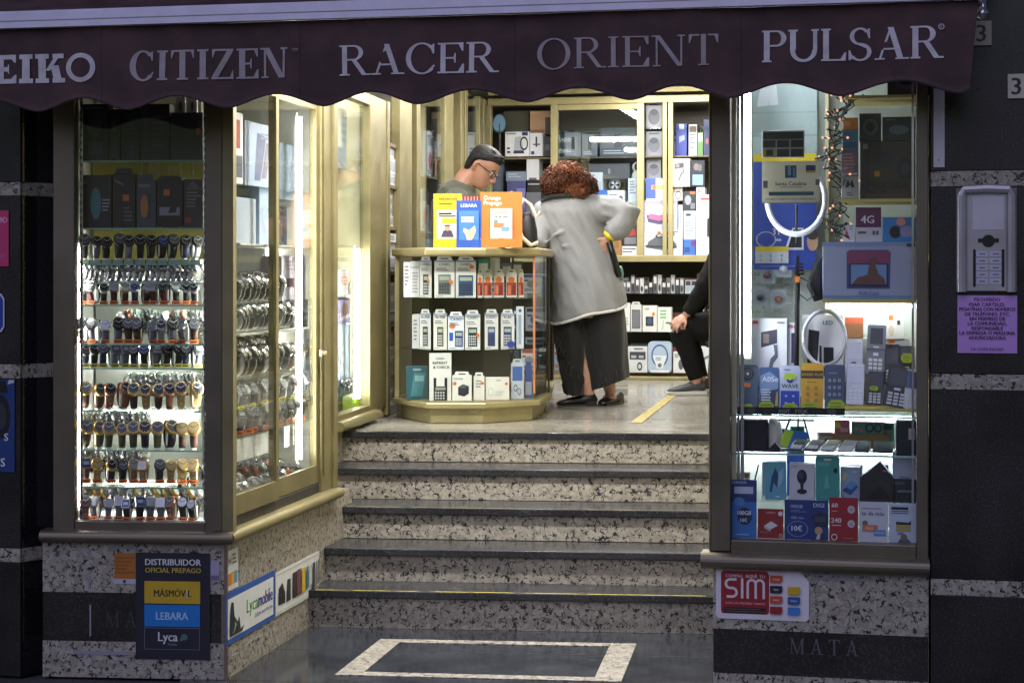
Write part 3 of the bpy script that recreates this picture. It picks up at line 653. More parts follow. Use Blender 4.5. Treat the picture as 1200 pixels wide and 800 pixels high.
b = MB(); b.prism(grow(plan, .025), 'z', FZ+.081, zc0-.004, GOLDLIT); b.build('plinth_rim', ct, bevel=.008)
b = MB(); b.prism(grow(plan, .03), 'z', ztop, ztop+.045, GOLDLIT); b.build('counter_top', ct, bevel=.012, seg=3)
segs = [(A_, B_), (B_, C_), (C_, D_), (D_, E_), (E_, F_)]
for i, (p, q) in enumerate(segs):
    f = frame2(p, q); L = (Vector(q)-Vector(p)).length
    b = MB(); b.box(.006, L-.006, .004, .010, zc0, ztop-.0005, GLASS); b.build('glass_pane', ct, M=f.M())
for p in (A_, F_):
    b = MB(); b.box(p[0]-.012, p[0]+.012, p[1]-.012, p[1]+.012, zc0-.003, ztop-.0006, GOLDLIT); b.build('post', ct)
b = MB(); b.box(D_[0]-.014, D_[0]-.002, D_[1]-.004, D_[1]+.012, zc0+.03, ztop-.0006, mat((214, 140, 104), .35, .4)); b.build('copper_post', ct)
b = MB(); b.tube([(E_[0]+.008, E_[1]-.01, zc0), (E_[0]+.008, E_[1]-.01, ztop-.0006)], .006, mat((70, 66, 60), .4, .5)); b.build('side_profile', ct); b = MB(); b.tube([(F_[0]+.008, F_[1]-.03, zc0), (F_[0]+.008, F_[1]-.03, ztop-.001)], .012, mat((70, 66, 60), .4, .5)); b.build('side_profile', ct)
ins = grow(plan, -.022)
for z in (zc1, zc2):
    b = MB(); b.prism(ins, 'z', z-.008, z, SHELFG); b.build('glass_shelf', ct)
b = MB(); b.prism(ins, 'z', zc0-.003, zc0, mat((150, 136, 104), .5)); b.build('base_board', ct)
b = MB(); b.box(-.585, -.01, 10.455, 10.475, zc0+.001, ztop-.001, mat((84, 76, 66), .5)); b.box(.0, .012, 10.5, 11.6, zc0+.001, ztop-.001, mat((84, 76, 66), .5)); b.build('back_panel', ct)
CF = Fr(B_, 0)
def calc(colr, label, big='CASIO', stick=None, x=.5, w=.46, z0=.08, z1=.62):
    p = [('t', .5, .86, .07, big, (50, 60, 110))]
    p += [('r', x-w/2, z0, x+w/2, z1, colr), ('r', x-w/2+.06, z1-.15, x+w/2-.06, z1-.05, (168, 178, 160))]
    for r in range(4):
        for c in range(4): p.append(('r', x-w/2+.05+c*(w-.1)/4, z0+.04+r*(z1-z0-.24)/4, x-w/2+.05+(c+.7)*(w-.1)/4, z0+.04+(r+.65)*(z1-z0-.24)/4, (200, 204, 208) if sum(colr) < 240 else (60, 62, 68)))
    p += [('l', .1, .70, .9, .80, 2, (120, 124, 134)), ('r', .0, .95, 1, 1, (150, 160, 186)), ('l', .08, .015, .5, .05, 1, (130, 134, 140))]
    if stick: p.append(('e', stick[0], stick[1], .11, .055, Or))
    return p
gcalc = 'calculators in the counter'
C1 = [(473, 307, 481, .24, (214, 216, 218), [('l', .15, .3, .85, .9, 6, (120, 124, 130))], 'narrow pale calculator box at the far left of the top counter shelf'),
 (481, 306, 492, .21, (206, 208, 210), [('t', .5, .8, .06, 'CASIO', (90, 90, 100)), ('l', .15, .1, .85, .7, 7, (150, 152, 156))], 'plain grey calculator box beside the dark pocket calculator'),
 (492, 305, 506, .17, Wt, calc((40, 42, 48), '', stick=(.75, .45)), 'white pack with a dark pocket calculator on the top counter shelf'),
 (509, 305, 533, .13, (226, 227, 226), calc((116, 124, 124), '', stick=(.82, .42), w=.62), 'white pack with a grey desk calculator on the top counter shelf'),
 (534, 305, 558, .13, (222, 224, 226), calc((40, 78, 128), '', stick=(.8, .82), w=.72, z0=.05, z1=.6), 'white pack with a large blue calculator on the top counter shelf')]
for x0, y0, x1, of, c, p, lb in C1: pack(CF, x0, y0, x1, zc2, of, .03, 'calculator_pack', lb, 'calculator pack', c, p, gcalc, tab=(x1-x0 > 12))
C2 = [(483, 368, 492, .22, (208, 210, 212), [('l', .2, .2, .8, .85, 6, (130, 132, 140))], 'narrow grey pack at the left end of the middle counter shelf'),
 (492, 367, 505, .18, (226, 228, 230), calc((30, 32, 36), '', big='fx-300'), 'pack marked three hundred with a black calculator'),
 (508, 367, 524, .13, (218, 216, 210), calc((84, 80, 70), '', big='fx-100'), 'beige pack with a brown grey calculator on the middle counter shelf'),
 (525, 370, 544, .12, (230, 234, 242), [('t', .5, .85, .08, 'CASIO', Bl), ('e', .27, .70, .2, .09, (214, 130, 90)), ('r', .08, .25, .32, .5, Bl)]+calc((38, 60, 128), '', x=.68, w=.5, z1=.55)[1:], 'pack with an orange roundel and a blue calculator'),
 (545, 368, 563, .12, (224, 226, 226), calc((26, 40, 52), '', stick=(.85, .4), w=.6), 'white pack with a navy calculator and an orange price dot'),
 (568, 367, 584, .15, (224, 226, 228), calc((52, 72, 140), '', w=.55), 'white pack with a slim blue calculator on the middle counter shelf'),
 (587, 367, 603, .18, (222, 224, 228), calc((34, 50, 110), '', big='fx-82', w=.6)+[('e', .75, .13, .28, .1, (40, 60, 150))], 'pack marked eighty two with a blue scientific calculator'),
 (605, 359, 614, .24, (222, 228, 236), [('r', .3, .1, .7, .8, (150, 176, 206)), ('e', .5, .9, .2, .04, Bl)], 'tall pale blue pack at the right end of the middle counter shelf')]
for x0, y0, x1, of, c, p, lb in C2: pack(CF, x0, y0, x1, zc1, of, .03, 'calculator_pack', lb, 'calculator pack', c, p, gcalc, tab=(x1-x0 > 12))
for i, (x0, x1) in enumerate(((559.5, 566), (566.5, 577), (578.5, 591), (593, 606), (607.5, 614))):
    pack(CF, x0, 320, x1, zc2, .16+.03*i, .012, 'ribbon_pack', f'red blister pack of cartridges, {ORD[i]} from the left in the row of red packs', 'blister pack', (226, 222, 216), [('r', .05, .08, .95, .62, (170, 50, 40)), ('r', .15, .12, .45, .5, (214, 120, 84)), ('r', .55, .12, .85, .5, (120, 34, 30)), ('e', .5, .72, .3, .13, Or)], 'red blister packs in the counter', tab=True)
for x0, y0, x1, c, lb, of in ((560, 304, 573, (60, 150, 130), 'teal pack behind the red blister packs in the counter', .32), (574, 302, 586, (226, 224, 214), 'small cream box behind the red blister packs', .34), (588, 308, 600, (90, 110, 170), 'blue pack behind the red blister packs in the counter', .34), (601, 306, 612, (90, 100, 120), 'grey blue pack at the right end of the top counter shelf', .36)):
    pack(CF, x0, y0, x1, zc2, of, .04, 'stationery_box', lb, 'box', c, [('r', .1, .6, .9, .9, (230, 232, 230)), ('l', .1, .1, .9, .5, 3, (60, 66, 74))])
pack(CF, 476, 429, 502, zc0, .17, .06, 'calculator_box', 'dark teal calculator box on the counter floor', 'box', (34, 74, 84), [('p', [(.2, .1), (.72, .1), (.9, .8), (.35, .8)], (60, 110, 120)), ('r', .4, .55, .8, .72, (120, 160, 160)), ('t', .5, .87, .06, 'CASIO', (200, 220, 220))], tab=False)
pack(CF, 503, 414, 529, zc0, .09, .06, 'printing_calculator_box', 'tall white box with a printing calculator picture', 'box', (226, 226, 224), [('t', .5, .87, .045, 'CASIO', (50, 56, 90)), ('t', .5, .77, .058, 'REPRINT', Bk), ('t', .56, .68, .058, '& CHECK', Bk), ('r', .2, .0, .82, .30, (40, 42, 46)), ('r', .2, .3, .32, .48, Bk), ('r', .70, .3, .82, .48, Bk), ('r', .28, .22, .74, .28, (150, 160, 150))]+[('r', .26+.12*c, .03+.06*r, .34+.12*c, .07+.06*r, (190, 190, 194)) for r in range(3) for c in range(4)])
pack(CF, 530, 440, 553, zc0, .09, .07, 'charger_box', 'white box with a black plug charger picture', 'box', (230, 230, 228), [('p', [(.3, .22), (.62, .16), (.85, .28), (.85, .58), (.55, .66), (.3, .54)], (44, 48, 56)), ('p', [(.3, .54), (.55, .66), (.85, .58), (.6, .48)], (84, 90, 100)), ('e', .13, .68, .09, .07, Or), ('t', .3, .85, .06, 'CHARGER', (70, 130, 90))], tab=True)
pack(CF, 555, 441, 568, zc0, .11, .06, 'charger_box', 'narrow white accessory box beside the charger box', 'box', (228, 228, 224), [('l', .2, .5, .8, .85, 3, (150, 152, 150)), ('e', .8, .72, .16, .06, Or)], tab=True)
pack(CF, 569, 442, 597, zc0, .15, .05, 'cable_box', 'wide white accessory box with a pale cable drawing', 'box', (232, 232, 228), [('o', .22, .35, .12, .2, .7, (200, 216, 206)), ('t', .55, .84, .05, 'CABLE', (90, 92, 96)), ('e', .88, .72, .06, .06, Or), ('l', .4, .15, .8, .4, 3, (214, 214, 210))])
pack(CF, 599, 425, 614, zc0, .22, .02, 'clip_pack', 'blue and clear blister pack of metal clips', 'blister pack', (190, 200, 214), [('r', .1, .5, .9, .9, (70, 100, 170)), ('o', .35, .3, .16, .1, .6, (110, 116, 126)), ('o', .65, .2, .16, .1, .6, (130, 136, 146))], tab=True)
pack(CF, 615, 428, 624, zc0, .27, .02, 'clip_pack', 'narrow dark blue blister pack at the counter corner', 'blister pack', (60, 84, 150), [('r', .1, .1, .9, .5, (150, 160, 176))], tab=True)
# leaflet stands on the counter top
zt_ = ztop+.0455
def stand(x0, y0, x1, of, label, col, pr, leaf):
    a0, z1 = CF.px(x0, y0, of); a1 = CF.ax(x1, of); w, h = a1-a0, z1-zt_
    t_ = thing('leaflet_stand', label, 'leaflet stand', CF.M(a0, of, zt_))
    b = MB(); b.box(0, w, 0, .004, 0, h, paper(col)); b.prism([(0.004, 0), (.09, 0), (.004, h*.7)], 'x', w*.4, w*.6, paper((210, 210, 206))); b.prints(pr, w, h); b.build('card_back', t_)
    b = MB(); b.box(w*leaf[0], w*leaf[2], -.016, -.006, h*leaf[1], h*leaf[3], paper(leaf[4])); b.prints(leaf[5], w*(leaf[2]-leaf[0]), h*(leaf[3]-leaf[1]), w*leaf[0], h*leaf[1], -.016); b.build('leaflet', t_)
    b = MB(); b.box(0, w, -.022, -.018, 0, h*.16, paper(col)); b.box(0, .004, -.0175, -.0005, 0, h*.16, paper(col)); b.box(w-.004, w, -.0175, -.0005, 0, h*.16, paper(col)); b.build('pocket', t_)
stand(508, 227, 541, .07, 'yellow leaflet stand on the counter', Yl, [('tw', .2, .87, .055, .88, 'MÁSMÓVIL', (50, 48, 40)), ('l', .2, .78, .8, .83, 1, (110, 100, 40))],
      (.12, .14, .88, .70, (214, 214, 200), [('r', .1, .84, .7, .9, Bk), ('r', .25, .55, .9, .72, (190, 190, 40)), ('l', .1, .74, .9, .82, 1, (60, 60, 60)), ('p', [(.2, .1), (.3, .3), (.5, .36), (.7, .3), (.8, .1)], (70, 60, 90)), ('e', .5, .40, .12, .10, (200, 150, 120)), ('r', .36, .46, .62, .5, (40, 34, 34))]))
stand(535, 235, 564, .045, 'blue leaflet stand between the yellow and orange ones', (42, 82, 168), [('t', .5, .86, .07, 'LEBARA', (222, 224, 231))],
      (.1, .06, .9, .78, (70, 124, 210), [('r', .12, .66, .75, .82, (224, 228, 234)), ('t', .44, .70, .06, 'PREPAGO', (50, 90, 180)), ('p', [(.25, .5), (.5, .42), (.8, .56), (.86, .4), (.72, .2), (.6, .12), (.4, .14), (.34, .3), (.2, .4)], (240, 196, 160)), ('r', .1, .03, .9, .08, (30, 60, 150))]))
stand(563, 225, 612, .05, 'large orange leaflet stand on the counter', (200, 118, 50), [('tl', .08, .86, .07, 'Orange', (250, 246, 240)), ('tl', .08, .77, .07, 'Prepago', (250, 246, 240))],
      (.24, .02, .76, .70, (216, 215, 210), [('l', .15, .86, .9, .92, 1, (200, 140, 110)), ('t', .5, .76, .06, 'te da más', Bk), ('r', .15, .50, .62, .62, (226, 130, 80)), ('e', .25, .66, .1, .05, (110, 150, 140)), ('r', .5, .42, .86, .52, (110, 160, 210)), ('r', .4, .1, .62, .22, (232, 120, 40))]))
b = MB(); b.box(0, .24, 0, .12, 0, .285, mat((126, 44, 44), .6)); 
for k in range(14): b.box(.004+.017*k, .009+.017*k, -.001, .001, .2, .283, mat((196, 150, 140), .6))
a0 = CF.ax(511, .2); tag(b.build('display_box', M=CF.M(a0, .2, zt_)), 'red striped box behind the yellow and blue leaflet stands', 'box')
# dark handbag on the counter corner
t_ = thing('handbag', 'black and cream handbag on the counter beside the orange stand', 'handbag', Matrix.Translation((.085, 10.02, zt_)))
b = MB(); b.loft([[(rx*math.cos(2*math.pi*k/14)*.06, .05*rx*math.sin(2*math.pi*k/14), z) for k in range(14)] for z, rx in ((0, .8), (.02, 1), (.10, .95), (.17, .7), (.2, .4))], mat((34, 34, 38), .5)); b.build('bag_body', t_, smooth=True)
b = MB(); b.tube([(-.045, -.04, .16), (-.05, -.055, .22), (-.02, -.055, .27), (.02, -.05, .24), (.05, -.05, .17), (.075, -.05, .2)], .011, mat((214, 204, 186), .6)); b.build('strap', t_, smooth=True)
b = MB(); b.tube([(-.055, -.06, .13), (-.03, -.066, .06), (.02, -.064, .015), (.06, -.055, .03)], .012, mat((214, 204, 186), .6)); b.build('strap', t_, smooth=True)
# ---------------------------------------------------------------- back cabinet
bc = thing('back_cabinet', 'gold framed cabinet of stocked shelves across the back of the shop', 'cabinet', BACK.M())
bx = lambda px, off=0: BACK.ax(px, off)
bz = lambda px, py, off=0: BACK.px(px, py, off)[1]
zK, zS1, zS2, zS3, zCt, zU = bz(760, 441), bz(770, 437), bz(770, 389), bz(770, 344), bz(780, 299), bz(700, 122)
zm = bz(790, 182)
x_a, x_z = bx(572), 2.2
bars(bc, 'kick_board', [(x_a, x_z, -.02, .1, FZ+.001, zK)], GOLDLIT)
bars(bc, 'counter_edge', [(x_a, x_z, -.06, .46, zCt-.05, zCt-.001)], GOLDLIT)
bars(bc, 'top_rail', [(x_a, x_z, -.02, .06, zU, zU+.055)], GOLDLIT)
bars(bc, 'cornice', [(x_a, x_z, -.01, .06, zU+.08, zU+.12)], GOLDLIT)
for (x0, x1) in ((571, 576), (646, 654), (747, 755), (777, 782), (783.5, 789), (865, 872)):
    bars(bc, 'upright', [(bx(x0), bx(x1), -.03, .04, zCt, zU-.0005)], GOLDLIT, .002)
bars(bc, 'door_rail', [(bx(654)+.001, bx(747)-.001, -.012, .02, zU-.045, zU-.001)], GOLDLIT)
b = MB(); b.box(bx(654)+.001, bx(747)-.001, -.002, .003, zCt+.3, zU-.0455, DOORG); b.build('door_glass', bc)
b = MB(); b.box(x_a, x_z, .56, .6, FZ, 3.0, mat((92, 88, 80), .7)); b.build('back_panel', bc)
b = MB(); b.box(x_a, x_z, .1, .559, FZ+.002, zS1, mat((120, 108, 84), .6)); b.build('bottom_board', bc)
for z, m in ((zS2, SHELFG), (zS3, SHELFG), (zm, mat((110, 100, 80), .6)), (bz(700, 150), SHELFG)):
    b = MB(); b.box(x_a+.05, x_z, .04 if m is not SHELFG else .02, .555, z-.012, z-.0005, m); b.build('shelf', bc)
bp = lambda x0, y0, x1, zr, of, dep, name, label, cat, col, pr=(), **k: pack(BACK, x0, y0, x1, zr, of, dep, name, label, cat, col, pr, **k)
def pot(c1, c2): return [('p', [(.14, .3), (.2, .55), (.36, .72), (.5, .78), (.7, .7), (.86, .45), (.86, .28), (.5, .2)], c1), ('p', [(.14, .3), (.86, .28), (.88, .36), (.12, .40)], c2), ('o', .48, .76, .12, .09, .6, c2)]
c0, c1_, c2_, c3 = zCt, bz(775, 269.6), bz(775, 235), bz(790, 219)
bp(750, 269.6, 800, zCt, .0, .2, 'appliance_box', 'white box with a grey domed grill picture on the back counter', 'box', (222, 224, 226), pot((92, 98, 106), (56, 60, 66))+[('o', .17, .86, .13, .09, .8, (150, 150, 156)), ('e', .45, .9, .05, .05, Or), ('l', .6, .78, .96, .95, 3, (70, 72, 78))])
bp(728, 288.4, 747.6, zCt, .03, .2, 'appliance_box', 'flat white box under the black and red box', 'box', (232, 234, 236), [('l', .1, .2, .9, .8, 2, (110, 114, 122))])
bp(730, 258.7, 747.6, bz(738, 288.4), .03, .2, 'appliance_box', 'black box with a red print beside the grill box', 'box', (44, 44, 50), [('r', .1, .08, .9, .35, (120, 124, 134)), ('p', [(.2, .4), (.9, .4), (.8, .68), (.3, .7)], (176, 60, 54)), ('r', .3, .75, .7, .95, (190, 192, 196))])
bp(801, 280.6, 815.6, zCt, .0, .2, 'appliance_box', 'blue box with a purple corner on the back counter', 'box', (60, 110, 190), [('e', .8, .75, .2, .2, (110, 60, 130)), ('r', .1, .2, .5, .5, (40, 70, 130))])
bp(816, 228, 833, zCt, -.04, .2, 'appliance_box', 'tall white box by the right edge of the doorway', 'box', (226, 226, 224), [('r', .3, .91, .9, .94, (160, 50, 60)), ('p', [(.75, .3), (1, .3), (1, .62), (.75, .6)], (30, 32, 40))])
zg1 = bz(775, 270)
bp(751, 235, 794, zg1, .0, .2, 'appliance_box', 'lilac box with a round grill picture above the grill box', 'box', (190, 196, 226), [('r', .0, .88, 1, 1, (170, 160, 200)), ('p', [(.2, .28), (.16, .52), (.5, .46), (.9, .52), (.88, .28), (.5, .2)], (86, 80, 110)), ('p', [(.2, .4), (.24, .56), (.5, .5), (.84, .56), (.86, .4), (.5, .32)], (186, 110, 160)), ('e', .52, .68, .34, .14, (214, 224, 240))]+[('e', .08, .3+.13*k, .035, .04, (190, 120, 150)) for k in range(5)])
bp(795, 240, 800.5, zg1, .02, .1, 'appliance_box', 'slim clear pack wedged between the lilac and pale boxes', 'box', (206, 212, 220), [('l', .2, .2, .8, .8, 5, (150, 156, 166))])
bp(801, 247, 815.6, bz(808, 280.8), .0, .2, 'appliance_box', 'pale blue box over the blue box', 'box', (196, 208, 224), [('r', .2, .82, .6, .9, (40, 44, 60)), ('l', .15, .15, .85, .7, 6, (150, 166, 190))])
bp(800, 224, 815.6, bz(808, 247.2), .0, .2, 'appliance_box', 'dark box with grey gadget picture over the pale blue box', 'box', (54, 56, 64), [('e', .4, .55, .25, .25, (150, 156, 166)), ('r', .6, .1, .95, .4, (120, 126, 140)), ('r', .55, .84, .95, .98, (210, 110, 70))])
zg2 = bz(745, 258.9)
bp(734.6, 236, 750.6, zg2, .02, .2, 'appliance_box', 'pale green box over the black and red box', 'box', (206, 222, 210), [('e', .55, .5, .2, .2, (180, 200, 190)), ('l', .1, .75, .6, .92, 2, (150, 170, 160))])
zg3 = bz(770, 235.2)
bp(736, 209, 755.6, bz(745, 236.2), .02, .2, 'appliance_box', 'white box with a hair clipper picture under the white camera', 'box', (232, 236, 240), [('p', [(.5, .72), (.9, .72), (.92, .5), (.8, .5), (.8, .64), (.5, .64)], (60, 70, 90)), ('r', .68, .02, .98, .4, (50, 110, 200)), ('l', .1, .3, .5, .9, 5, (150, 156, 166))])
bp(757, 209, 782.5, zg3, .0, .2, 'appliance_box', 'blue and white box with a gold strip', 'box', (196, 210, 236), [('r', 0, .1, .45, 1, (74, 98, 170)), ('r', .25, .5, .98, .7, (206, 184, 120)), ('e', .38, .6, .1, .1, (200, 120, 90))])
bp(783, 219, 800, zg3, .02, .2, 'appliance_box', 'small white headset box under the stabiliser box', 'box', (222, 222, 222), [('o', .7, .4, .2, .3, .75, (70, 74, 84)), ('r', .15, .8, .45, .92, (170, 100, 110))])
def gimbal(): return [('p', [(.28, .62), (.72, .68), (.72, .86), (.28, .82)], (70, 72, 82)), ('r', .34, .68, .5, .80, (150, 130, 120)), ('p', [(.62, .66), (.72, .66), (.74, .5), (.62, .42), (.52, .2), (.42, .2), (.54, .48), (.66, .54)], (110, 114, 124)), ('r', .05, .93, .2, .97, Rd)]
bp(784, 186, 808.5, c3, -.02, .15, 'stabiliser_box', 'white phone stabiliser box on the back counter stack', 'box', (228, 229, 230), gimbal())
bp(809.5, 188, 826, c3, .0, .15, 'appliance_box', 'black box with a pale blue lower half beside the stabiliser box', 'box', (36, 40, 54), [('r', .12, .06, .88, .46, (130, 160, 196)), ('e', .4, .75, .2, .14, (120, 110, 110)), ('e', .66, .72, .14, .14, (100, 104, 110))])
bp(816, 219.5, 826, bz(820, 228.2), .0, .15, 'appliance_box', 'small pale box under the black and blue box', 'box', (200, 206, 216), [('l', .1, .2, .9, .8, 2, (110, 114, 124))])
# pan and tilt camera
zc_ = bz(745, 209); t_ = thing('security_camera', 'white egg shaped home camera on top of the back counter boxes', 'camera', BACK.M(bx(745), .08, zc_))
b = MB(); b.loft([[(r*math.cos(2*math.pi*k/16), r*math.sin(2*math.pi*k/16), z) for k in range(16)] for z, r in ((0, .042), (.02, .044), (.045, .036), (.06, .024))], WHITE); b.build('base', t_, smooth=True)
b = MB(); b.sphere((0, 0, .088), (.04, .036, .04), WHITE); b.build('head', t_, smooth=True)
b = MB(); b.sphere((0, -.022, .09), (.021, .018, .028), BLACK); b.build('lens', t_, smooth=True)
# left of the counter stack, above the customer
bp(684, 202, 706, bz(695, 224), .05, .2, 'appliance_box', 'white box right above the red haired woman', 'box', (224, 230, 236), [('l', .1, .5, .7, .9, 3, (140, 150, 164)), ('r', .7, .1, .95, .5, (190, 200, 212))])
bp(699, 222.5, 712, bz(705, 250), .0, .2, 'appliance_box', 'blue box behind the red haired woman', 'box', (52, 104, 190), [('r', .3, .3, .95, .8, (150, 180, 220))])
bp(712, 223, 732, bz(722, 262), .0, .2, 'appliance_box', 'white box with a round blower picture behind the raised elbow', 'box', (228, 232, 236), [('o', .78, .7, .14, .14, .5, (90, 96, 106)), ('l', .1, .6, .6, .9, 3, (140, 146, 156)), ('o', .3, .3, .2, .2, .8, (50, 52, 60))])
bp(684, 224.2, 698.5, zCt, .06, .2, 'appliance_box', 'grey box hidden behind the red haired woman', 'box', (150, 156, 166))
bp(699, 250.2, 733.5, zCt, .08, .2, 'appliance_box', 'wide dark box behind the bent elbow', 'box', (70, 74, 84), [('r', .5, .1, .95, .9, (110, 116, 126))])
bp(716, 271, 728, zCt, -.03, .15, 'cardboard_box', 'brown cardboard box at the hip of the red haired woman', 'box', (150, 112, 70), [('r', .3, .3, .8, .6, (130, 96, 58))])
t_ = thing('desk_fan', 'small grey fan on top of the boxes behind the woman', 'fan', BACK.M(bx(718), .1, bz(718, 223)))
b = MB(); b.ring(0, 0, .04, .042, .036, mat((60, 62, 70), .5)); b.tube([(.042*math.cos(2*math.pi*k/20), .0, .045+.04*math.sin(2*math.pi*k/20)) for k in range(20)], .003, mat((150, 156, 166), .4), closed=True); b.build('guard', t_)
b = MB(); 
for k in range(4):
    q = R(90*k+20); b.prism([(0, .045), (.034*math.cos(q), .045+.034*math.sin(q)), (.034*math.cos(q+.8), .045+.034*math.sin(q+.8))], 'y', .006, .008, mat((206, 214, 224), .4))
b.build('blades', t_)
b = MB(); b.box(-.05, .05, -.02, .04, 0, .004, mat((50, 52, 60), .5)); b.build('foot', t_)
# upper bays
zk = bz(606, 183)
bp(592, 154.5, 620.5, zk, .05, .2, 'kettle_box', 'white box with an electric kettle picture in the upper left bay', 'box', (222, 224, 230), [('p', [(.36, .24), (.40, .78), (.66, .82), (.76, .24)], (176, 182, 192)), ('p', [(.34, .12), (.80, .12), (.76, .24), (.36, .24)], (40, 44, 52)), ('o', .78, .52, .17, .28, .72, (36, 40, 48)), ('r', .08, .14, .22, .22, Nv), ('r', .08, .3, .2, .37, Nv), ('r', .70, .84, .94, .98, Nv), ('l', .05, .86, .5, .95, 1, (110, 116, 130))])
bp(621, 156, 636, zk, .05, .2, 'kettle_box', 'narrow side of a white box with a hand blender picture', 'box', (214, 216, 224), [('r', .44, .4, .58, .84, (40, 42, 50)), ('r', .25, .48, .8, .54, (60, 62, 70)), ('r', .1, .08, .35, .22, Nv)])
bp(621, 130, 646, bz(633, 155.8), .12, .2, 'cardboard_box', 'beige cardboard box on top of the kettle box row', 'box', (190, 150, 116), [('r', .72, .0, 1, .72, (58, 54, 56)), ('r', .05, .9, .6, .94, (206, 170, 136))])
bp(590, 130, 620, bz(606, 154), .2, .2, 'appliance_box', 'dark olive box over the kettle box', 'box', (74, 72, 58), [('r', .05, .05, .95, .12, (54, 52, 44))])
bp(637, 160, 646, zk, .1, .2, 'appliance_box', 'narrow black box beside the hand blender box', 'box', (44, 46, 54), [('r', .2, .3, .8, .6, (84, 88, 96))])
t_ = thing('desk_fan', 'round blue fan at the left end of the back cabinet', 'fan', BACK.M(bx(582), .1, zk+.0))
b = MB(); b.disc(0, 0, .26, .05, .07, mat((120, 160, 190), .4)); b.ring(0, -.004, .26, (.058, .078), (.05, .07), mat((50, 60, 76), .5)); b.build('guard', t_)
b = MB(); b.tube([(0, .01, 0), (0, .01, .26)], .012, mat((60, 64, 74), .5)); b.build('stem', t_)
bp(577, 185, 590, bz(583, 240), .1, .2, 'appliance_box', 'slate coloured box at the left end of the back counter', 'box', (70, 78, 92), [('r', .2, .2, .8, .8, (90, 100, 116))])
bp(617, 186, 632, bz(624, 211), .05, .15, 'appliance_box', 'plain grey white box hanging above the black printer', 'box', (206, 210, 214), [('r', .2, .02, .8, .12, (90, 90, 96))])
bp(593, 201, 616.5, bz(604, 212), .05, .15, 'appliance_box', 'flat grey blue box over the purple box', 'box', (120, 134, 152), [('l', .1, .3, .9, .8, 2, (160, 174, 190))])
bp(594, 212, 616, zCt, .03, .2, 'speaker_box', 'purple box with a round speaker picture beside the man', 'box', (72, 70, 120), [('o', .25, .8, .14, .07, .5, (196, 170, 214)), ('p', [(.5, .9), (.98, .6), (.98, .9)], (110, 110, 170)), ('l', .1, .1, .9, .5, 5, (120, 120, 160))])
b = MB(); b.box(0, .11, 0, .2, 0, .085, BLACK); b.box(.01, .10, -.012, 0, .055, .065, mat((180, 182, 186), .4)); b.box(.0, .11, .0, .2, .0855, .095, mat((50, 50, 56), .4))
tag(b.build('desk_printer', M=BACK.M(bx(616.5), .03, bz(624, 225)), bevel=.004), 'small black printer between the purple box and the red hair', 'printer')
bp(616.5, 225.2, 634, zCt, .03, .2, 'appliance_box', 'grey box carrying the small black printer', 'box', (96, 100, 110))
for i, (x0, y0, x1, c, zr_, lb) in enumerate(((662, 155, 681, (150, 156, 166), 182, 'dim grey kettle box behind the cabinet door glass'), (682, 157, 700, (120, 128, 140), 182, 'dim blue grey box behind the cabinet door glass'), (703, 150, 745, (96, 104, 116), 182, 'wide dim box with a white print behind the cabinet door glass'))):
    bp(x0, y0, x1, bz(700, zr_), .12, .2, 'kettle_box', lb, 'box', c, [('p', [(.4, .3), (.4, .8), (.6, .8), (.62, .3)], (60, 64, 72)), ('l', .1, .05, .9, .22, 2, (190, 196, 204))])
bp(690, 192, 738, bz(714, 209), .08, .2, 'appliance_box', 'long dark box under the cabinet door glass', 'box', (88, 88, 94), [('e', .5, .5, .03, .2, (150, 150, 150))])
for x0, y0, x1, zz, c, lb in ((757, 120, 776, 150, (170, 174, 186), 'uppermost pale cooker box between the cabinet uprights'), (757, 154, 776, 182, (150, 154, 168), 'lower pale cooker box between the cabinet uprights'), (757.5, 186, 775, 209, (140, 142, 148), 'grey box standing behind the blue and white box')):
    bp(x0, y0, x1, bz(766, zz), .1, .2, 'cooker_box', lb, 'box', c, [('e', .5, .45, .36, .3, (110, 114, 126)), ('e', .5, .62, .26, .12, (70, 72, 82)), ('l', .2, .84, .8, .94, 1, (80, 84, 96))])
for x0, y0, x1, c, lb, p in ((792, 145, 805, (56, 70, 150), 'blue hair dryer box in the upper right bay', [('p', [(.3, .4), (.8, .5), (.8, .65), (.3, .6)], (150, 160, 210)), ('r', .3, .82, .75, .98, (200, 200, 206))]), (807, 146, 817, (196, 200, 206), 'tall white box in the upper right bay', [('l', .15, .2, .85, .7, 6, (110, 114, 124)), ('r', .1, .75, .9, .95, (120, 90, 80))]), (817.5, 155, 824, (96, 140, 84), 'green box in the upper right bay', [('r', .1, .6, .9, .95, (190, 200, 190))]), (824.5, 140, 833, (44, 52, 96), 'navy box at the right edge of the upper right bay', [('e', .5, .4, .2, .08, (170, 90, 90))])):
    bp(x0, y0, x1, zm, .1, .2, 'hair_care_box', lb, 'box', c, p)
# lower shelves
r_ = random.Random(3)
for i in range(14):
    x0 = 729+i*5.2; y0 = r_.choice((326, 330, 334, 322)); c = r_.choice([(196, 200, 206), (60, 62, 70), (150, 156, 166), (220, 222, 224), (110, 106, 110)])
    bp(x0, y0, x0+4.9, zS3, .05+.02*(i % 3), .05, 'accessory_pack', f'tiny accessory pack, {ORD[i]} from the left on the small parts shelf', 'accessory pack', c, [('r', .15, .55, .85, .9, (230, 232, 234)), ('e', .5, .3, .3, .2, (60, 64, 74))], group='tiny packs under the back counter')
for i in range(3):
    bp(803+i*7.2, 328, 810+i*7.2, zS3, .05, .05, 'clock_pack', f'pale pack on the small parts shelf, {ORD[i]} from the seated person', 'accessory pack', (190, 200, 214), [('r', .1, .6, .9, .92, (50, 56, 70)), ('l', .2, .15, .8, .5, 3, (150, 160, 176))], group='pale packs by the seated person')
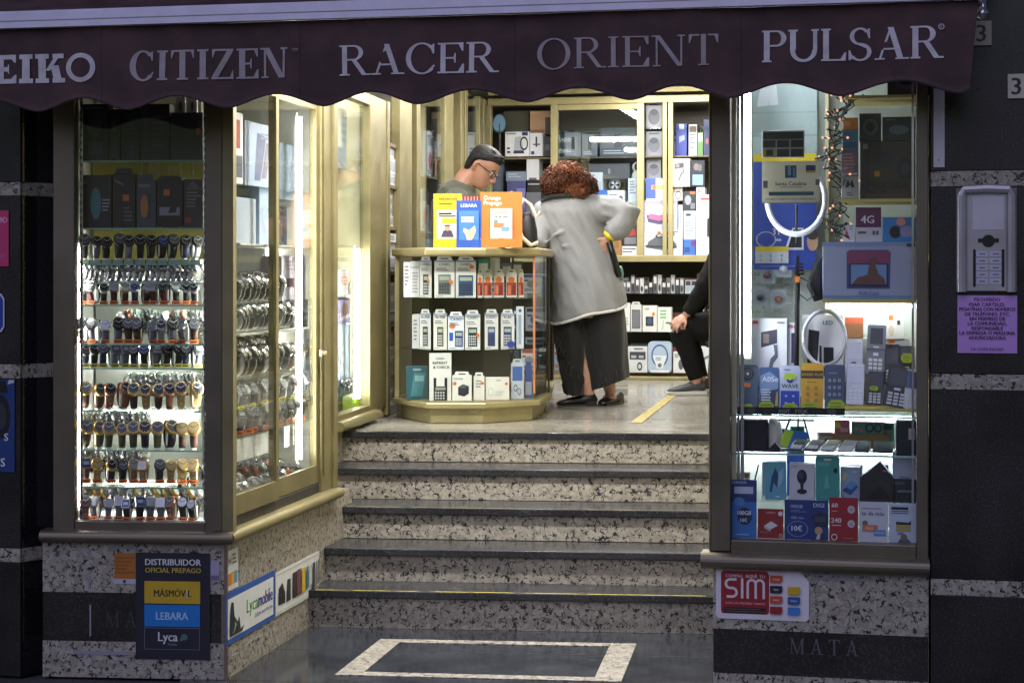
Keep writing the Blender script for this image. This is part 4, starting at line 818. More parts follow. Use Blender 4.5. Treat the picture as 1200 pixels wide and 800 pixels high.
bp(731, 355, 738.4, zS2, .04, .08, 'phone_case_box', 'narrow white box beside the dark skirt', 'box', (222, 222, 220), [('l', .2, .2, .8, .5, 3, (160, 160, 160))])
bp(739, 357, 752, zS2, .04, .05, 'speaker_pack', 'grey portable speaker in a white hanging pack', 'blister pack', (206, 208, 210), [('r', .12, .12, .88, .82, (96, 100, 106)), ('r', .18, .18, .82, .76, (112, 116, 122))], tab=True)
bp(753, 358, 770, zS2, .04, .08, 'charger_box', 'white box with a black square picture and an orange dot', 'box', (224, 224, 220), [('r', .22, .22, .76, .58, (36, 40, 48)), ('e', .5, .4, .2, .14, (70, 84, 110)), ('e', .76, .68, .09, .07, Or), ('t', .3, .84, .07, 'USB', (110, 110, 110))])
bp(770.5, 360, 787, zS2, .04, .08, 'charger_box', 'white box with pale green print beside the resting hand', 'box', (224, 234, 224), [('l', .2, .5, .8, .9, 3, (110, 180, 110)), ('p', [(.3, .12), (.4, .5), (.48, .5), (.4, .12)], (190, 196, 190)), ('r', .6, .34, .9, .4, (70, 76, 80))])
bp(736, 406, 759, zS1, .04, .1, 'glasses_box', 'white box with a dark glasses picture on the lowest back shelf', 'box', (214, 218, 222), [('r', .08, .5, .9, .8, (64, 66, 72)), ('r', .16, .56, .42, .66, (180, 186, 194)), ('r', .55, .56, .8, .66, (180, 186, 194)), ('o', .6, .24, .13, .16, .6, (40, 42, 48)), ('l', .3, .86, .8, .95, 1, (90, 94, 104))])
bp(759.5, 400, 787, zS1, .03, .06, 'headphone_pack', 'rounded clear pack with blue neckband headphones', 'headphone pack', (176, 194, 216), [('o', .5, .55, .36, .36, .84, (60, 96, 150)), ('p', [(.2, .55), (.8, .55), (.62, .14), (.38, .14)], (232, 236, 240)), ('e', .5, .24, .09, .07, (110, 120, 130)), ('l', .32, .38, .7, .5, 2, (130, 150, 180)), ('r', .1, .02, .9, .09, (232, 234, 238))], rnd=.03)
bp(789, 412, 804, zS1, .05, .06, 'earphone_box', 'small white earphone box behind the trouser leg', 'box', (222, 224, 226), [('e', .6, .4, .2, .25, (90, 94, 104)), ('l', .1, .7, .6, .9, 2, (130, 134, 140))])
bp(808, 406, 832, zS1, .05, .1, 'hair_care_box', 'grey white box with a hair iron picture under the seat', 'box', (214, 218, 224), [('p', [(.05, .4), (.5, .52), (.98, .7), (.98, .6), (.5, .40), (.1, .28)], (110, 126, 150)), ('l', .3, .08, .8, .2, 2, (150, 156, 166))])
# filler stock behind the front rows of the lower shelves and the counter stack
r_ = random.Random(17)
for z, h, y0, y1, nm in ((zS1, .22, .16, .3, 'lowest back shelf'), (zS2, .2, .16, .3, 'middle back shelf'), (zS3, .16, .2, .32, 'small parts shelf'), (zCt, .42, .3, .36, 'back counter'), (zm, .26, .32, .36, 'upper cabinet board')):
    x = x_a+.08; k = 0
    while x < bx(845) and k < 29:
        w = r_.uniform(.07, .17); hh = h*r_.uniform(.65, 1); c = r_.choice([(206, 210, 216), (150, 160, 176), (70, 76, 90), (226, 228, 228), (110, 116, 128), (60, 90, 150), (170, 150, 140)]); d = r_.choice([(40, 44, 54), (176, 70, 60), (70, 110, 180), (222, 224, 226)])
        b = MB(); b.box(0, w, 0, .12, 0, hh, paper(c)); b.prints([('r', .06, .8, .94, .95, d), ('e', .5, .45, .28, .2, tuple(max(10, q-70) for q in c)), ('l', .1, .08, .9, .22, 3, d), ('r', .08, .6, .3, .68, d)], w, hh)
        tag(b.build('stock_box', M=BACK.M(x, r_.uniform(y0, y1), z)), f'stock box in the rear row of the {nm}, {ORD[k]} from the left', 'box', f'rear row of the {nm}'); x += w+r_.uniform(.004, .02); k += 1
# ---------------------------------------------------------------- left wall cabinets
lc = thing('wall_cabinet', 'row of gold framed glass cabinets along the left shop wall', 'cabinet', LW.M())
wx = lambda px, off=0: LW.ax(px, off)
Lw = 3.2
for (x0, x1) in ((466, 480), (486, 490), (519, 529), (538, 541.5), (543, 546), (560, 563), (565, 568)):
    bars(lc, 'upright', [(wx(x0), wx(x1), -.015, .04, FZ, 2.9)], GOLD, .003)
b = MB(); b.box(-.1, Lw, .45, .48, FZ, 2.95, mat((150, 144, 128), .6)); b.build('back_panel', lc)
for (x0, x1) in ((490, 519), (546, 560)):
    b = MB(); b.box(wx(x0)+.002, wx(x1)-.002, .0, .005, FZ+.1, 2.88, DOORG); b.build('door_glass', lc)
zsh = [FZ+.1, 1.15, 1.5, 1.86, 2.22]
for z in zsh:
    b = MB(); b.box(-.05, Lw, .03, .449, z-.014, z-.0005, mat((120, 108, 84), .5)); b.build('shelf', lc)
r_ = random.Random(11)
wallc = [((226, 228, 230), 'white'), ((150, 166, 190), 'blue grey'), ((70, 76, 92), 'slate'), ((196, 204, 214), 'pale grey'), ((110, 100, 120), 'mauve'), ((60, 90, 150), 'blue'), ((180, 150, 120), 'tan')]
bayn = ['nearest', 'second', 'third', 'fourth', 'farthest']
cnt = {}
for si, z in enumerate(zsh[1:]):
    x = .05; k = 0
    while x < 2.95:
        w = r_.uniform(.13, .24); h = r_.uniform(.2, .33); c, cn = r_.choice(wallc)
        b = MB(); b.box(0, w, 0, .2, 0, h, paper(c)); b.prints([('r', .08, .7, .9, .92, tuple(max(20, q-60) for q in c)), ('e', .5, .36, .28, .2, r_.choice([(60, 60, 70), (160, 160, 170), (190, 110, 120)])), ('l', .1, .06, .8, .16, 2, (120, 124, 134))], w, h)
        tag(b.build('wall_goods_box', M=LW.M(x, r_.uniform(.06, .14), z)), f'{cn} goods box, {ORD[k]} from the front on the {("lowest", "second lowest", "second highest", "highest")[si]} left wall shelf', 'box', 'boxes in the left wall cabinets')
        x += w+r_.uniform(.006, .03); k += 1
# open bay between the narrow window and the wall cabinet
fb = frame2((-.745, 9.98), (-.665, 10.58)); ob = thing('open_shelves', 'open shelf bay of white stock boxes beside the narrow window', 'shelves', fb.M())
b = MB(); b.box(0, .62, .3, .32, FZ+.001, 2.9, mat((140, 132, 112), .6)); b.build('back_panel', ob)
for z in (1.0, 1.3, 1.6, 1.86, 2.1, 2.34):
    b = MB(); b.box(0, .62, .0, .299, z-.02, z-.001, mat((120, 100, 76), .6)); b.build('shelf', ob)
k = 0
for z in (FZ+.002, 1.0, 1.3, 1.6, 1.86, 2.1):
    zz = z; j = 0
    while zz < z+.2:
        h = r_.uniform(.05, .1); c, cn = r_.choice([((232, 234, 234), 'white'), ((214, 220, 228), 'pale blue'), ((226, 222, 214), 'cream'), ((196, 120, 100), 'salmon'), ((60, 70, 110), 'navy')][:5 if r_.random() < .4 else 3])
        b = MB(); w = r_.uniform(.5, .6); b.box(0, w, 0, .22, 0, h-.002, paper(c)); b.prints([('l', .05, .2, .5, .8, 2, (120, 120, 130)), ('r', .6, .2, .9, .8, (170, 176, 190))], w, h)
        tag(b.build('stock_box', M=fb.M(r_.uniform(0, .02), r_.uniform(0, .03), zz)), f'{cn} stock box, {ORD[j]} up on the {ORD[k]} open shelf from the floor', 'box', 'stock boxes in the open bay'); zz += h; j += 1
    k += 1
# ---------------------------------------------------------------- watches
CLIPM = mat((228, 230, 224), .3); STEEL = mat((196, 196, 198), .28, .85, .05); GOLDW = mat((206, 168, 92), .3, .75, .06); BLKS = mat((30, 30, 33), .5); ROSE = mat((186, 122, 92), .35, .6)
STR = {'black': BLKS, 'steel': STEEL, 'gold': GOLDW, 'brown': mat((86, 54, 36), .6), 'navy': mat((42, 52, 84), .6), 'burgundy': mat((92, 34, 38), .6), 'white': mat((224, 222, 216), .5), 'grey': mat((120, 122, 130), .5), 'rose': ROSE, 'yellow': mat((214, 160, 34), .5), 'tan': mat((150, 100, 62), .6), 'pink': mat((206, 150, 160), .5), 'olive': mat((100, 96, 62), .6)}
DIA = {'black': mat((22, 22, 25), .3), 'white': mat((226, 226, 220), .35), 'blue': mat((44, 70, 140), .3), 'silver': mat((180, 182, 186), .3, .4), 'champagne': mat((196, 172, 116), .35, .3), 'grey': mat((90, 92, 98), .35), 'green': mat((40, 74, 60), .35)}
_wp = {}
def watch(strap, dial, case, square, tagc):
    k = (strap, dial, case, square, tagc)
    if k in _wp: return copy_tree(_wp[k])
    root_b = MB(); ry, rz, zc = .021, .030, .036; n = 26; metal = strap in ('steel', 'gold', 'rose')
    vs = []
    for i in range(n):
        q = 2*math.pi*i/n; w = .0085+.0016*math.cos(q-2.6)
        for (dr, sx) in ((0, -1), (0, 1), (.0022, 1), (.0022, -1)):
            vs.append((sx*w, (ry+dr)*math.cos(q), zc+(rz+dr)*math.sin(q)))
    fs = []
    for i in range(n):
        a_, b_ = i*4, ((i+1) % n)*4
        for j in range(4): fs.append((a_+j, a_+(j+1) % 4, b_+(j+1) % 4, b_+j))
    root_b.add(vs, fs, STR[strap])
    if metal:
        for i in range(0, n):
            q = 2*math.pi*(i+.5)/n; y, z = (ry+.0024)*math.cos(q), zc+(rz+.0024)*math.sin(q)
            if i % 2: root_b.box(-.003, .003, y-.001, y+.001, z-.0028, z+.0028, STEEL if strap != 'steel' else mat((150, 150, 154), .35, .7))
    o = root_b.build('watch', smooth=not metal)
    cb = MB(); q = R(148); c = Vector((0, (ry+.001)*math.cos(q), zc+(rz+.001)*math.sin(q))); ax = Vector((0, math.cos(R(150)), math.sin(R(150)))); up = Vector((0, -ax.z, ax.y)) if False else Vector((0, ax.z, -ax.y)); ex = Vector((1, 0, 0))
    def pl(rx, rz_, h, m, nn):
        cb.poly([c+ax*h+ex*(rx*math.cos(2*math.pi*(k_+.5)/nn))+up*(rz_*math.sin(2*math.pi*(k_+.5)/nn)) for k_ in range(nn)], m)
    nn = 4 if square else 20; rr = .0225 if square else .0185; rx = rr*.9
    cm = STR[case]
    ring0 = [c+ex*(rx*math.cos(2*math.pi*(k_+.5)/nn))+up*(rr*math.sin(2*math.pi*(k_+.5)/nn)) for k_ in range(nn)]
    cb.loft([[p-ax*.002 for p in ring0], [p+ax*.006 for p in ring0], [c+(p-c)*.9+ax*.0085 for p in ring0]], cm)
    pl(rx*.8, rr*.8, .0089, DIA[dial], nn)
    mk = DIA['white'] if dial in ('black', 'blue', 'grey', 'green') else DIA['black']
    if square:
        cb.poly([c+ax*.0093+ex*u*.008+up*v*.005 for u, v in ((-1, -1), (1, -1), (1, 1), (-1, 1))], DIA['silver'])
    else:
        for k_ in range(12):
            g = 2*math.pi*k_/12; d1, d2 = rr*.62, rr*.75; e = ex*math.cos(g)+up*math.sin(g); f_ = (up*math.cos(g)-ex*math.sin(g))*.0006
            cb.poly([c+ax*.0093+e*d1-f_, c+ax*.0093+e*d2-f_, c+ax*.0093+e*d2+f_, c+ax*.0093+e*d1+f_], mk)
        for g, ln in ((R(150), .55), (R(35), .7)):
            e = ex*math.cos(g)+up*math.sin(g); f_ = (up*math.cos(g)-ex*math.sin(g))*.0008
            cb.poly([c+ax*.0096-f_, c+ax*.0096+e*rr*ln-f_, c+ax*.0096+e*rr*ln+f_, c+ax*.0096+f_], mk)
    cb.tube([c+ex*rx*.95+ax*.003, c+ex*(rx+.004)+ax*.003], .0022, cm, 8)
    cb.build('watch_case', o)
    sb = MB(); sb.prism([(-.012, 0), (.016, 0), (.016, .004), (.012, .05), (-.004, .062), (-.008, .058), (.004, .046), (.006, .004), (-.012, .004)], 'x', -.005, .005, CLIPM); sb.build('display_clip', o)
    if tagc:
        tb = MB(); tb.poly([(-.013, -.020, .001), (.013, -.020, .001), (.013, -.0165, .012), (-.013, -.0165, .012)], mat(tagc, .6)); tb.rect(-.009, .004, .008, .008, -.0193, mat((90, 50, 30), .6)); tb.build('price_tag', o)
    _wp[k] = o; return o
OT, YT = (226, 120, 50), (206, 206, 90)
fa = lambda px, off: LF.ax(px, off)
zrow = lambda y, off=.09: LF.px(160, y, off)[1]
_seen = {}
def put(fr, x, y, z, rz, spec, where, k, grp, tilt=0, sc_=1.0):
    strap, dial, case, sq, tg = spec
    o = watch(*spec); o.matrix_basis = fr.M(x, y, z, rz) @ Matrix.Rotation(tilt, 4, 'X') @ Matrix.Scale(sc_*1.3, 4)
    lb = f'{strap} watch with {dial} {"square " if sq else ""}dial, {ORD[k]} {where}'
    if len(lb.replace('-', ' ').split()) > 16: lb = f'{strap} watch, {ORD[k]} {where}'
    tag(o, lb, 'watch', grp)
wr = random.Random(21)
def shelf_row(y, n, pal, where, grp, yaw=(-25, 25), off=.1, tagc=None, x0=94, x1=237, tilt=0, sc_=1.0, dz=0.0):
    z = zrow(y)+dz
    for k in range(n):
        st_, di, ca, sq = wr.choice(pal)
        px = x0+(x1-x0)*(k+.35+wr.uniform(-.1, .1))/n
        put(LF, fa(px, off), off+wr.uniform(-.009, .009), z, R(wr.uniform(*yaw)), (st_, di, ca, sq, tagc), where, k, grp, tilt, sc_*wr.uniform(.98, 1.14))
rows = [309, 331, 357, 403, 431, 481, 527, 570.5]
for y in [188, 267]+rows:
    b = MB(); z = zrow(y, .06); b.box(gl0+.008, gl1-.01, .06, .30, z-.006, z-.0004, SHELFG)
    b.build('glass_shelf', wf)
    b = MB(); b.box(gl0+.008, gl1-.01, .0585, .0597, z-.006, z-.0004, mat((150, 190, 168), .2)); b.build('shelf_edge', wf)
zshelf = lambda y: zrow(y, .06)
zrow = lambda y, off=.06: LF.px(160, y, off)[1]
dk = [('black', 'black', 'black', False), ('black', 'grey', 'black', False), ('black', 'blue', 'black', False), ('grey', 'black', 'black', False), ('navy', 'black', 'black', False)]
shelf_row(309, 11, dk, 'from left on the shelf right under the boxed gadgets', 'dark watches under the boxes', (15, 40), dz=.016)
b = MB(); z = zrow(309); 
for k in range(11): b.box(fa(94+13*k, .08), fa(105.5+13*k, .08), .07, .13, z, z+.016, mat((150, 172, 150), .25))
b.build('watch_plinths', wf)
br = [('steel', 'champagne', 'steel', False), ('steel', 'white', 'steel', False), ('steel', 'silver', 'steel', False), ('grey', 'white', 'steel', False), ('white', 'white', 'steel', False)]
shelf_row(331, 22, br, 'from left in the row of sideways bracelets', 'sideways bracelet watches', (62, 80), sc_=.80, off=.11)
lt = [('black', 'white', 'steel', False), ('brown', 'white', 'gold', False), ('burgundy', 'black', 'black', False), ('black', 'black', 'steel', False), ('navy', 'blue', 'steel', False), ('burgundy', 'silver', 'steel', True), ('navy', 'white', 'steel', False)]
shelf_row(357, 12, lt, 'from left on the thin leather strap shelf', 'leather strap watches', (-20, 35), tagc=OT, sc_=.92)
mt = [('steel', 'grey', 'steel', False), ('grey', 'black', 'black', False), ('steel', 'black', 'steel', False), ('grey', 'silver', 'steel', False), ('black', 'grey', 'black', False), ('brown', 'grey', 'black', False)]
shelf_row(403, 11, mt, 'from left on the grey watch shelf with orange tags', 'grey watches', (-30, 30), tagc=OT, sc_=1.05)
shelf_row(403, 14, br[1:3]+[('rose', 'white', 'rose', False)], 'from left in the bracelet bundle behind the grey watches', 'bracelets behind grey watches', (50, 75), off=.19, x0=140, dz=.035)
shelf_row(431, 12, [('black', 'black', 'black', False), ('black', 'black', 'black', True), ('navy', 'grey', 'black', False), ('grey', 'grey', 'grey', True), ('black', 'blue', 'black', False)], 'from left on the black sports watch shelf', 'black sports watches', (5, 40), tagc=YT, sc_=.98)
shelf_row(481, 10, [('brown', 'black', 'gold', False), ('tan', 'black', 'rose', False), ('gold', 'black', 'gold', False), ('brown', 'grey', 'gold', False), ('rose', 'black', 'rose', False), ('brown', 'green', 'gold', False)], 'from left on the brown and gold watch shelf', 'brown and gold watches', (5, 40), sc_=1.12)
shelf_row(481, 15, br, 'from left in the bundle behind the brown watches', 'bracelets behind brown watches', (55, 75), off=.2, x0=150, dz=.045)
shelf_row(527, 10, [('black', 'black', 'gold', False), ('olive', 'grey', 'gold', False), ('gold', 'black', 'gold', False), ('gold', 'blue', 'gold', False), ('olive', 'champagne', 'gold', False), ('brown', 'champagne', 'gold', False)], 'from left on the shelf of large gold cased watches', 'large gold cased watches', (10, 40), sc_=1.16)
shelf_row(527, 12, br, 'from left in the bundle behind the gold cased watches', 'bracelets behind gold cased watches', (55, 75), off=.21, x0=96, x1=170, dz=.045)
shelf_row(570.5, 10, [('black', 'black', 'gold', False), ('gold', 'champagne', 'gold', False), ('brown', 'blue', 'gold', True), ('black', 'grey', 'black', False), ('tan', 'silver', 'gold', False), ('gold', 'white', 'gold', True), ('black', 'silver', 'steel', True)], 'from left on the last glass shelf but the floor', 'mixed watches over the floor', (0, 35), tagc=OT, sc_=1.0, dz=.012)
shelf_row(570.5, 12, [('steel', 'white', 'steel', False), ('black', 'white', 'steel', False), ('pink', 'white', 'steel', False)], 'from left in the bundle on the last glass shelf', 'bracelets on the last glass shelf', (50, 75), off=.2, x1=170, dz=.04)
shelf_row(610.5, 11, [('black', 'blue', 'steel', True), ('steel', 'blue', 'steel', True), ('gold', 'champagne', 'gold', False), ('rose', 'grey', 'rose', False), ('yellow', 'champagne', 'gold', True), ('black', 'silver', 'black', False), ('white', 'blue', 'steel', True), ('grey', 'silver', 'steel', True)], 'from left on the floor of the watch window', 'watches on the window floor', (-15, 25), tagc=OT, sc_=.95)
shelf_row(610.5, 14, [('steel', 'white', 'steel', False), ('black', 'white', 'steel', False), ('tan', 'white', 'gold', False)], 'from left in the bundle at the back of the floor', 'bracelets at the back of the floor', (45, 75), off=.19, dz=.03)
# pale panels behind the shelves that catch the light
b = MB(); b.box(gl0-.02, gl1-.1, .335, .35, zg, 2.36, mat((226, 230, 222), .5)); b.build('back_panel', wf)
# boxed gadgets on the two upper shelves
def wbox(x0, y0, x1, ys, label, col, pr, off=.09, name='gadget_box', **k): pack(LF, x0, y0, x1, zrow(ys), off, .07, name, label, 'box', col, pr, **k)
wbox(94, 205, 131, 267, 'black box with a turquoise oval beside the left jamb', (30, 31, 35), [('e', .50, .46, .17, .30, (62, 130, 128)), ('l', .7, .3, .95, .55, 4, (150, 150, 156)), ('r', .05, .82, .22, .9, (90, 90, 96))])
wbox(132, 204, 159, 267, 'black box with an orange sticker beside the turquoise oval box', (26, 27, 31), [('r', .45, .5, .72, .62, (206, 110, 50)), ('l', .5, .1, .9, .4, 4, (90, 92, 98)), ('p', [(.1, .86), (.5, .78), (.5, .82), (.1, .9)], (110, 112, 118))], tab=True)
wbox(160, 211, 183, 267, 'grey pack with an orange gadget picture in the watch window', (72, 74, 84), [('e', .4, .45, .2, .24, (180, 120, 60)), ('r', .6, .2, .75, .7, (50, 52, 60)), ('l', .1, .8, .9, .92, 1, (120, 122, 132))], tab=True)
wbox(184, 206, 214, 267, 'rounded black case pack with an orange sticker', (24, 24, 27), [('r', .26, .62, .5, .74, (206, 110, 50)), ('r', .1, .24, .9, .40, (140, 144, 152)), ('p', [(.45, .28), (.75, .30), (.8, .42), (.6, .44), (.5, .36)], (30, 30, 34))], rnd=.025)
wbox(215, 210, 238, 267, 'dark box with small red prints by the right jamb', (46, 42, 48), [('r', .1, .1, .4, .22, (140, 60, 54)), ('l', .15, .4, .9, .75, 5, (120, 112, 116)), ('p', [(.1, .78), (.5, .98), (.9, .78)], (90, 86, 96))])
wbox(94, 122, 127, 188, 'big dark box with a couple of grey pictures on the top watch shelf', (34, 36, 42), [('e', .5, .62, .26, .22, (66, 68, 78)), ('r', .3, .12, .8, .34, (72, 74, 84)), ('l', .2, .88, .9, .96, 1, (90, 92, 100))])
wbox(128, 128, 141, 188, 'slim black box with a pale portrait strip', (26, 26, 30), [('r', .2, .05, .8, .5, (60, 60, 60)), ('e', .5, .66, .2, .1, (84, 80, 76))])
wbox(142, 126, 164, 188, 'black box with navy columns of print', (28, 29, 35), [('l', .45, .1, .9, .9, 9, (46, 54, 90))])
wbox(165, 122, 199, 188, 'dark box with grey upright panels beside the navy print box', (32, 34, 38), [('r', .1, .1, .3, .9, (48, 50, 54)), ('l', .4, .2, .9, .8, 6, (70, 72, 76))])
wbox(200, 132, 238, 188, 'plain slate box with an orange dot at the top right', (44, 48, 54), [('e', .85, .6, .07, .08, (190, 90, 50)), ('r', .4, .25, .65, .75, (58, 62, 70))])
for i, px in enumerate((206, 220)):
    pack(LF, px, 113, px+11, zrow(132), .12, .02, 'white_pack', f'small white pack standing on the slate box, {"left" if i == 0 else "right"} one', 'pack', (226, 230, 232), [('e', .5, .4, .2, .3, (120, 124, 130))])
b = MB(); b.box(gl0-.02, gl1-.01, .30, .315, zrow(267)-.02, zrow(188), YBOARD); b.box(gl0-.02, gl1-.01, .30, .315, zrow(309)+.02, zrow(267)-.021, YBOARD); b.build('yellow_board', wf)
hk = MB()
for i, px in enumerate((166, 176, 186, 199, 212, 226)):
    b = MB(); x = fa(px, .1); z = zrow(188); b.tube([(x, .10, z-.007), (x, .10, z-.05), (x+.004, .09, z-.056), (x+.006, .085, z-.05)], .0015, CHROME, 6); b.build('hook', wf)
# goods seen through the side doors
sz = lambda y, off=.08: LS.px(300, y, off)[1]
for y, m in ((286, CREAMW), (354, SHELFG), (389, CREAMW), (441, SHELFG), (476, SHELFG), (505, SHELFG)):
    b = MB(); b.box(.30, e3-.06, .05, .30, sz(y)-.008, sz(y)-.0004, m); b.build('side_shelf', sd)
def side_row(y, n, pal, where, grp, yaw=(50, 75), off=.1, x0=.33, x1=1.25, tagc=None, sc_=1.0, dz=0, tilt=0):
    for k in range(n):
        st_, di, ca, sq = wr.choice(pal)
        put(LS, x0+(x1-x0)*(k+.5)/n, off+wr.uniform(-.008, .008), sz(y)+dz, R(wr.uniform(*yaw)), (st_, di, ca, sq, tagc), where, k, grp, tilt, sc_*wr.uniform(1.05, 1.28))
stl = [('steel', 'white', 'steel', False), ('steel', 'silver', 'steel', False), ('white', 'white', 'steel', False), ('steel', 'champagne', 'steel', False)]
side_row(354, 12, stl, 'from front on the first side shelf of bracelets', 'bracelets on the side shelf', x1=.95)
side_row(389, 13, stl, 'from front on the pale side board', 'bracelets on the pale side board', x1=1.05, dz=.006)
side_row(441, 14, stl, 'from front in the big side bundle', 'bracelets in the big side bundle', sc_=1.15)
side_row(441, 12, stl+[('rose', 'white', 'rose', False)], 'from front on top of the big side bundle', 'bracelets over the big side bundle', dz=.05, off=.17, sc_=1.1, x1=1.0)
side_row(476, 11, [('steel', 'white', 'steel', False), ('grey', 'grey', 'steel', True), ('white', 'silver', 'steel', False), ('navy', 'silver', 'steel', False)], 'from front on the side shelf with yellow tags', 'watches with yellow tags at the side', (-35, 10), tagc=YT, sc_=1.0)
side_row(505, 9, [('black', 'black', 'black', True), ('burgundy', 'silver', 'steel', True), ('grey', 'grey', 'black', False), ('steel', 'silver', 'steel', True), ('brown', 'grey', 'black', False)], 'from front on the side shelf of digital watches', 'digital watches at the side', (-40, 0), tagc=OT, sc_=1.05)
zf0 = zg
for kk, (dz, off, nm) in enumerate(((.0, .09, 'front line'), (.035, .16, 'middle line'), (.07, .24, 'back line'))):
    for k in range(10):
        st_, di, ca, sq = wr.choice(stl+[('pink', 'white', 'rose', False), ('black', 'white', 'steel', False), ('navy', 'white', 'steel', False)])
        put(LS, .2+.095*k, off+wr.uniform(-.01, .01), zf0+dz, R(wr.uniform(40, 75)), (st_, di, ca, sq, OT if kk == 0 else None), f'from front in the {nm} of the floor pile', k, 'pile of watches on the side floor', 0, 1.25*wr.uniform(.92, 1.08))
for k, (x0, x1) in enumerate(((278, 319), (333, 352))):
    b = MB(); a0, a1 = LS.ax(x0, .1), LS.ax(x1, .1); h = sz(507)-sz(533); b.box(0, a1-a0, 0, .006, 0, h, paper((240, 240, 238))); b.prints([('t', .5, .5, .09, 'TIME', (150, 150, 150))] if k == 0 else [], a1-a0, h)
    b.box((a1-a0)*.4, (a1-a0)*.6, .006, .1, 0, .01, WHITE)
    tag(b.build('white_card', M=LS.M(a0, .1, sz(536))), 'wide blank white card standing in the floor pile' if k == 0 else 'smaller blank white card behind the door seam', 'card')
side_row(354, 10, stl, 'from front in the second line of the first side shelf', 'second line of side bracelets', off=.2, dz=.02, x1=1.2)
side_row(476, 12, stl, 'from front in the bundle behind the yellow tags', 'bundle behind the yellow tags', off=.2, dz=.04, x1=1.2)
# hung packs and boxes in the upper side case
def sbox(x0, y0, x1, y1, off, label, col, pr, name='gadget_box', dep=.05, **k): pack(LS, x0, y0, x1, sz(y1, off) if 'zr' not in k else k.pop('zr'), off, dep, name, label, 'box', col, pr, **k)
b = MB(); b.box(.30, e3-.06, .05, .30, sz(219)-.008, sz(219)-.0004, SHELFG); b.build('side_shelf', sd)
sbox(287, 145, 322, 219, .13, 'clear pack with a navy clipper picture high in the side case', (150, 166, 190), [('p', [(.3, .1), (.5, .1), (.7, .8), (.4, .85)], (60, 70, 110)), ('p', [(.55, .15), (.7, .15), (.85, .7), (.7, .72)], (90, 80, 100)), ('o', .85, .9, .08, .05, .6, (90, 96, 110)), ('l', .5, .74, .95, .86, 2, (110, 116, 130))])
sbox(273, 132, 285, 219, .1, 'red and white gadget box at the front of the side case', (214, 210, 212), [('r', .1, .5, .7, .9, (150, 60, 60)), ('r', .2, .1, .9, .4, (70, 76, 90))])
sbox(275, 232, 300, 286, .11, 'clear bag pack hanging over the pale side board', (170, 180, 196), [('l', .2, .1, .8, .9, 7, (170, 180, 192))])
sbox(304, 222, 322, 286, .14, 'pale blue pack beside the clear bag', (140, 160, 190), [('r', .2, .2, .8, .7, (130, 150, 180))])
sbox(328, 170, 358, 230, .14, 'pale grey appliance box behind the right glass door', (150, 166, 184), [('l', .1, .2, .9, .8, 5, (160, 172, 184))], dep=.1)
sbox(330, 300, 358, 354, .12, 'pale lilac box behind the right glass door', (206, 200, 216), [('r', .2, .3, .9, .5, (90, 70, 86)), ('l', .2, .65, .8, .9, 3, (170, 160, 180))], dep=.1)
sbox(331, 351, 362, 389, .11, 'dark box with white lettering behind the right glass door', (62, 64, 76), [('t', .55, .6, .16, 'REMINGTON', (226, 228, 232)), ('p', [(.4, .2), (1, .3), (1, .42), (.4, .34)], (150, 156, 166))], dep=.1)
sbox(356, 385, 372, 441, .08, 'narrow white leaflet with black capitals in the right door', (232, 234, 234), [('tl', .2, .66, .10, 'ALM', Bk), ('tl', .2, .5, .10, 'ELE', Bk)], dep=.01)
r_ = random.Random(31); pc = [((150, 166, 190), 'blue grey'), ((196, 204, 212), 'pale grey'), ((110, 122, 150), 'slate blue'), ((206, 196, 190), 'beige'), ((70, 76, 96), 'dark slate'), ((176, 186, 206), 'pale blue')]
for zz, nm in ((sz(219), 'top side shelf'), (sz(286), 'upper side board')):
    x = .34; k = 0
    while x < 1.28:
        w = r_.uniform(.05, .1); hh = r_.uniform(.14, .22); c, cn = r_.choice(pc)
        b = MB(); b.box(0, w, 0, .05, 0, hh, paper(c)); b.prints([('r', .1, .78, .9, .93, tuple(max(20, q-70) for q in c)), ('p', [(.3, .1), (.55, .12), (.75, .66), (.45, .7)], tuple(max(16, q-100) for q in c)), ('l', .1, .03, .8, .1, 1, (90, 96, 110)), ('e', .8, .7, .1, .05, r_.choice([(190, 80, 70), (70, 110, 180), (220, 200, 120)]))], w, hh)
        b.rect(-.0, -.0, w, hh, -.004, PLASTIC)
        tag(b.build('clear_wrapped_pack', M=LS.M(x, r_.uniform(.17, .24), zz, R(r_.uniform(-10, 10)))), f'{cn} wrapped pack, {ORD[k]} from front at the back of the {nm}', 'pack', f'rear row of the {nm}'); x += w+.006; k += 1
# goods in the narrow window
def nbox(x0, y0, x1, y1, off, label, col, pr, **k): pack(LS2, x0, y0, x1, LS2.px((x0+x1)/2, y1, off)[1], off, .06, 'gadget_box', label, 'box', col, pr, **k)
for y in (378, 346, 288, 200):
    b = MB(); zz = LS2.px(410, y, .08)[1]; b.box(n0-.02, n2+.01, .07, .30, zz-.007, zz-.0005, SHELFG); b.build('glass_shelf', nw)
nbox(395, 378, 412, 466, .12, 'tall pale blue box in the narrow window', (196, 212, 228), [('r', .8, 0, 1, 1, (70, 130, 160)), ('l', .1, .3, .7, .7, 3, (220, 228, 236))])
nbox(395, 350, 426, 378, .12, 'lilac box with a bronze bottle picture in the narrow window', (150, 140, 190), [('e', .3, .55, .12, .3, (110, 80, 60)), ('p', [(.1, .1), (.6, .3), (.6, .45), (.1, .25)], (210, 206, 226))])
nbox(395, 316, 428, 346, .12, 'pale box with an orange ring in the narrow window', (204, 200, 212), [('o', .25, .6, .12, .2, .5, (220, 130, 70)), ('o', .5, .3, .16, .26, .6, (80, 80, 90))])
nbox(395, 130, 424, 200, .14, 'frosted white appliance box high in the narrow window', (190, 204, 220), [('l', .15, .4, .85, .9, 4, (160, 180, 205))])
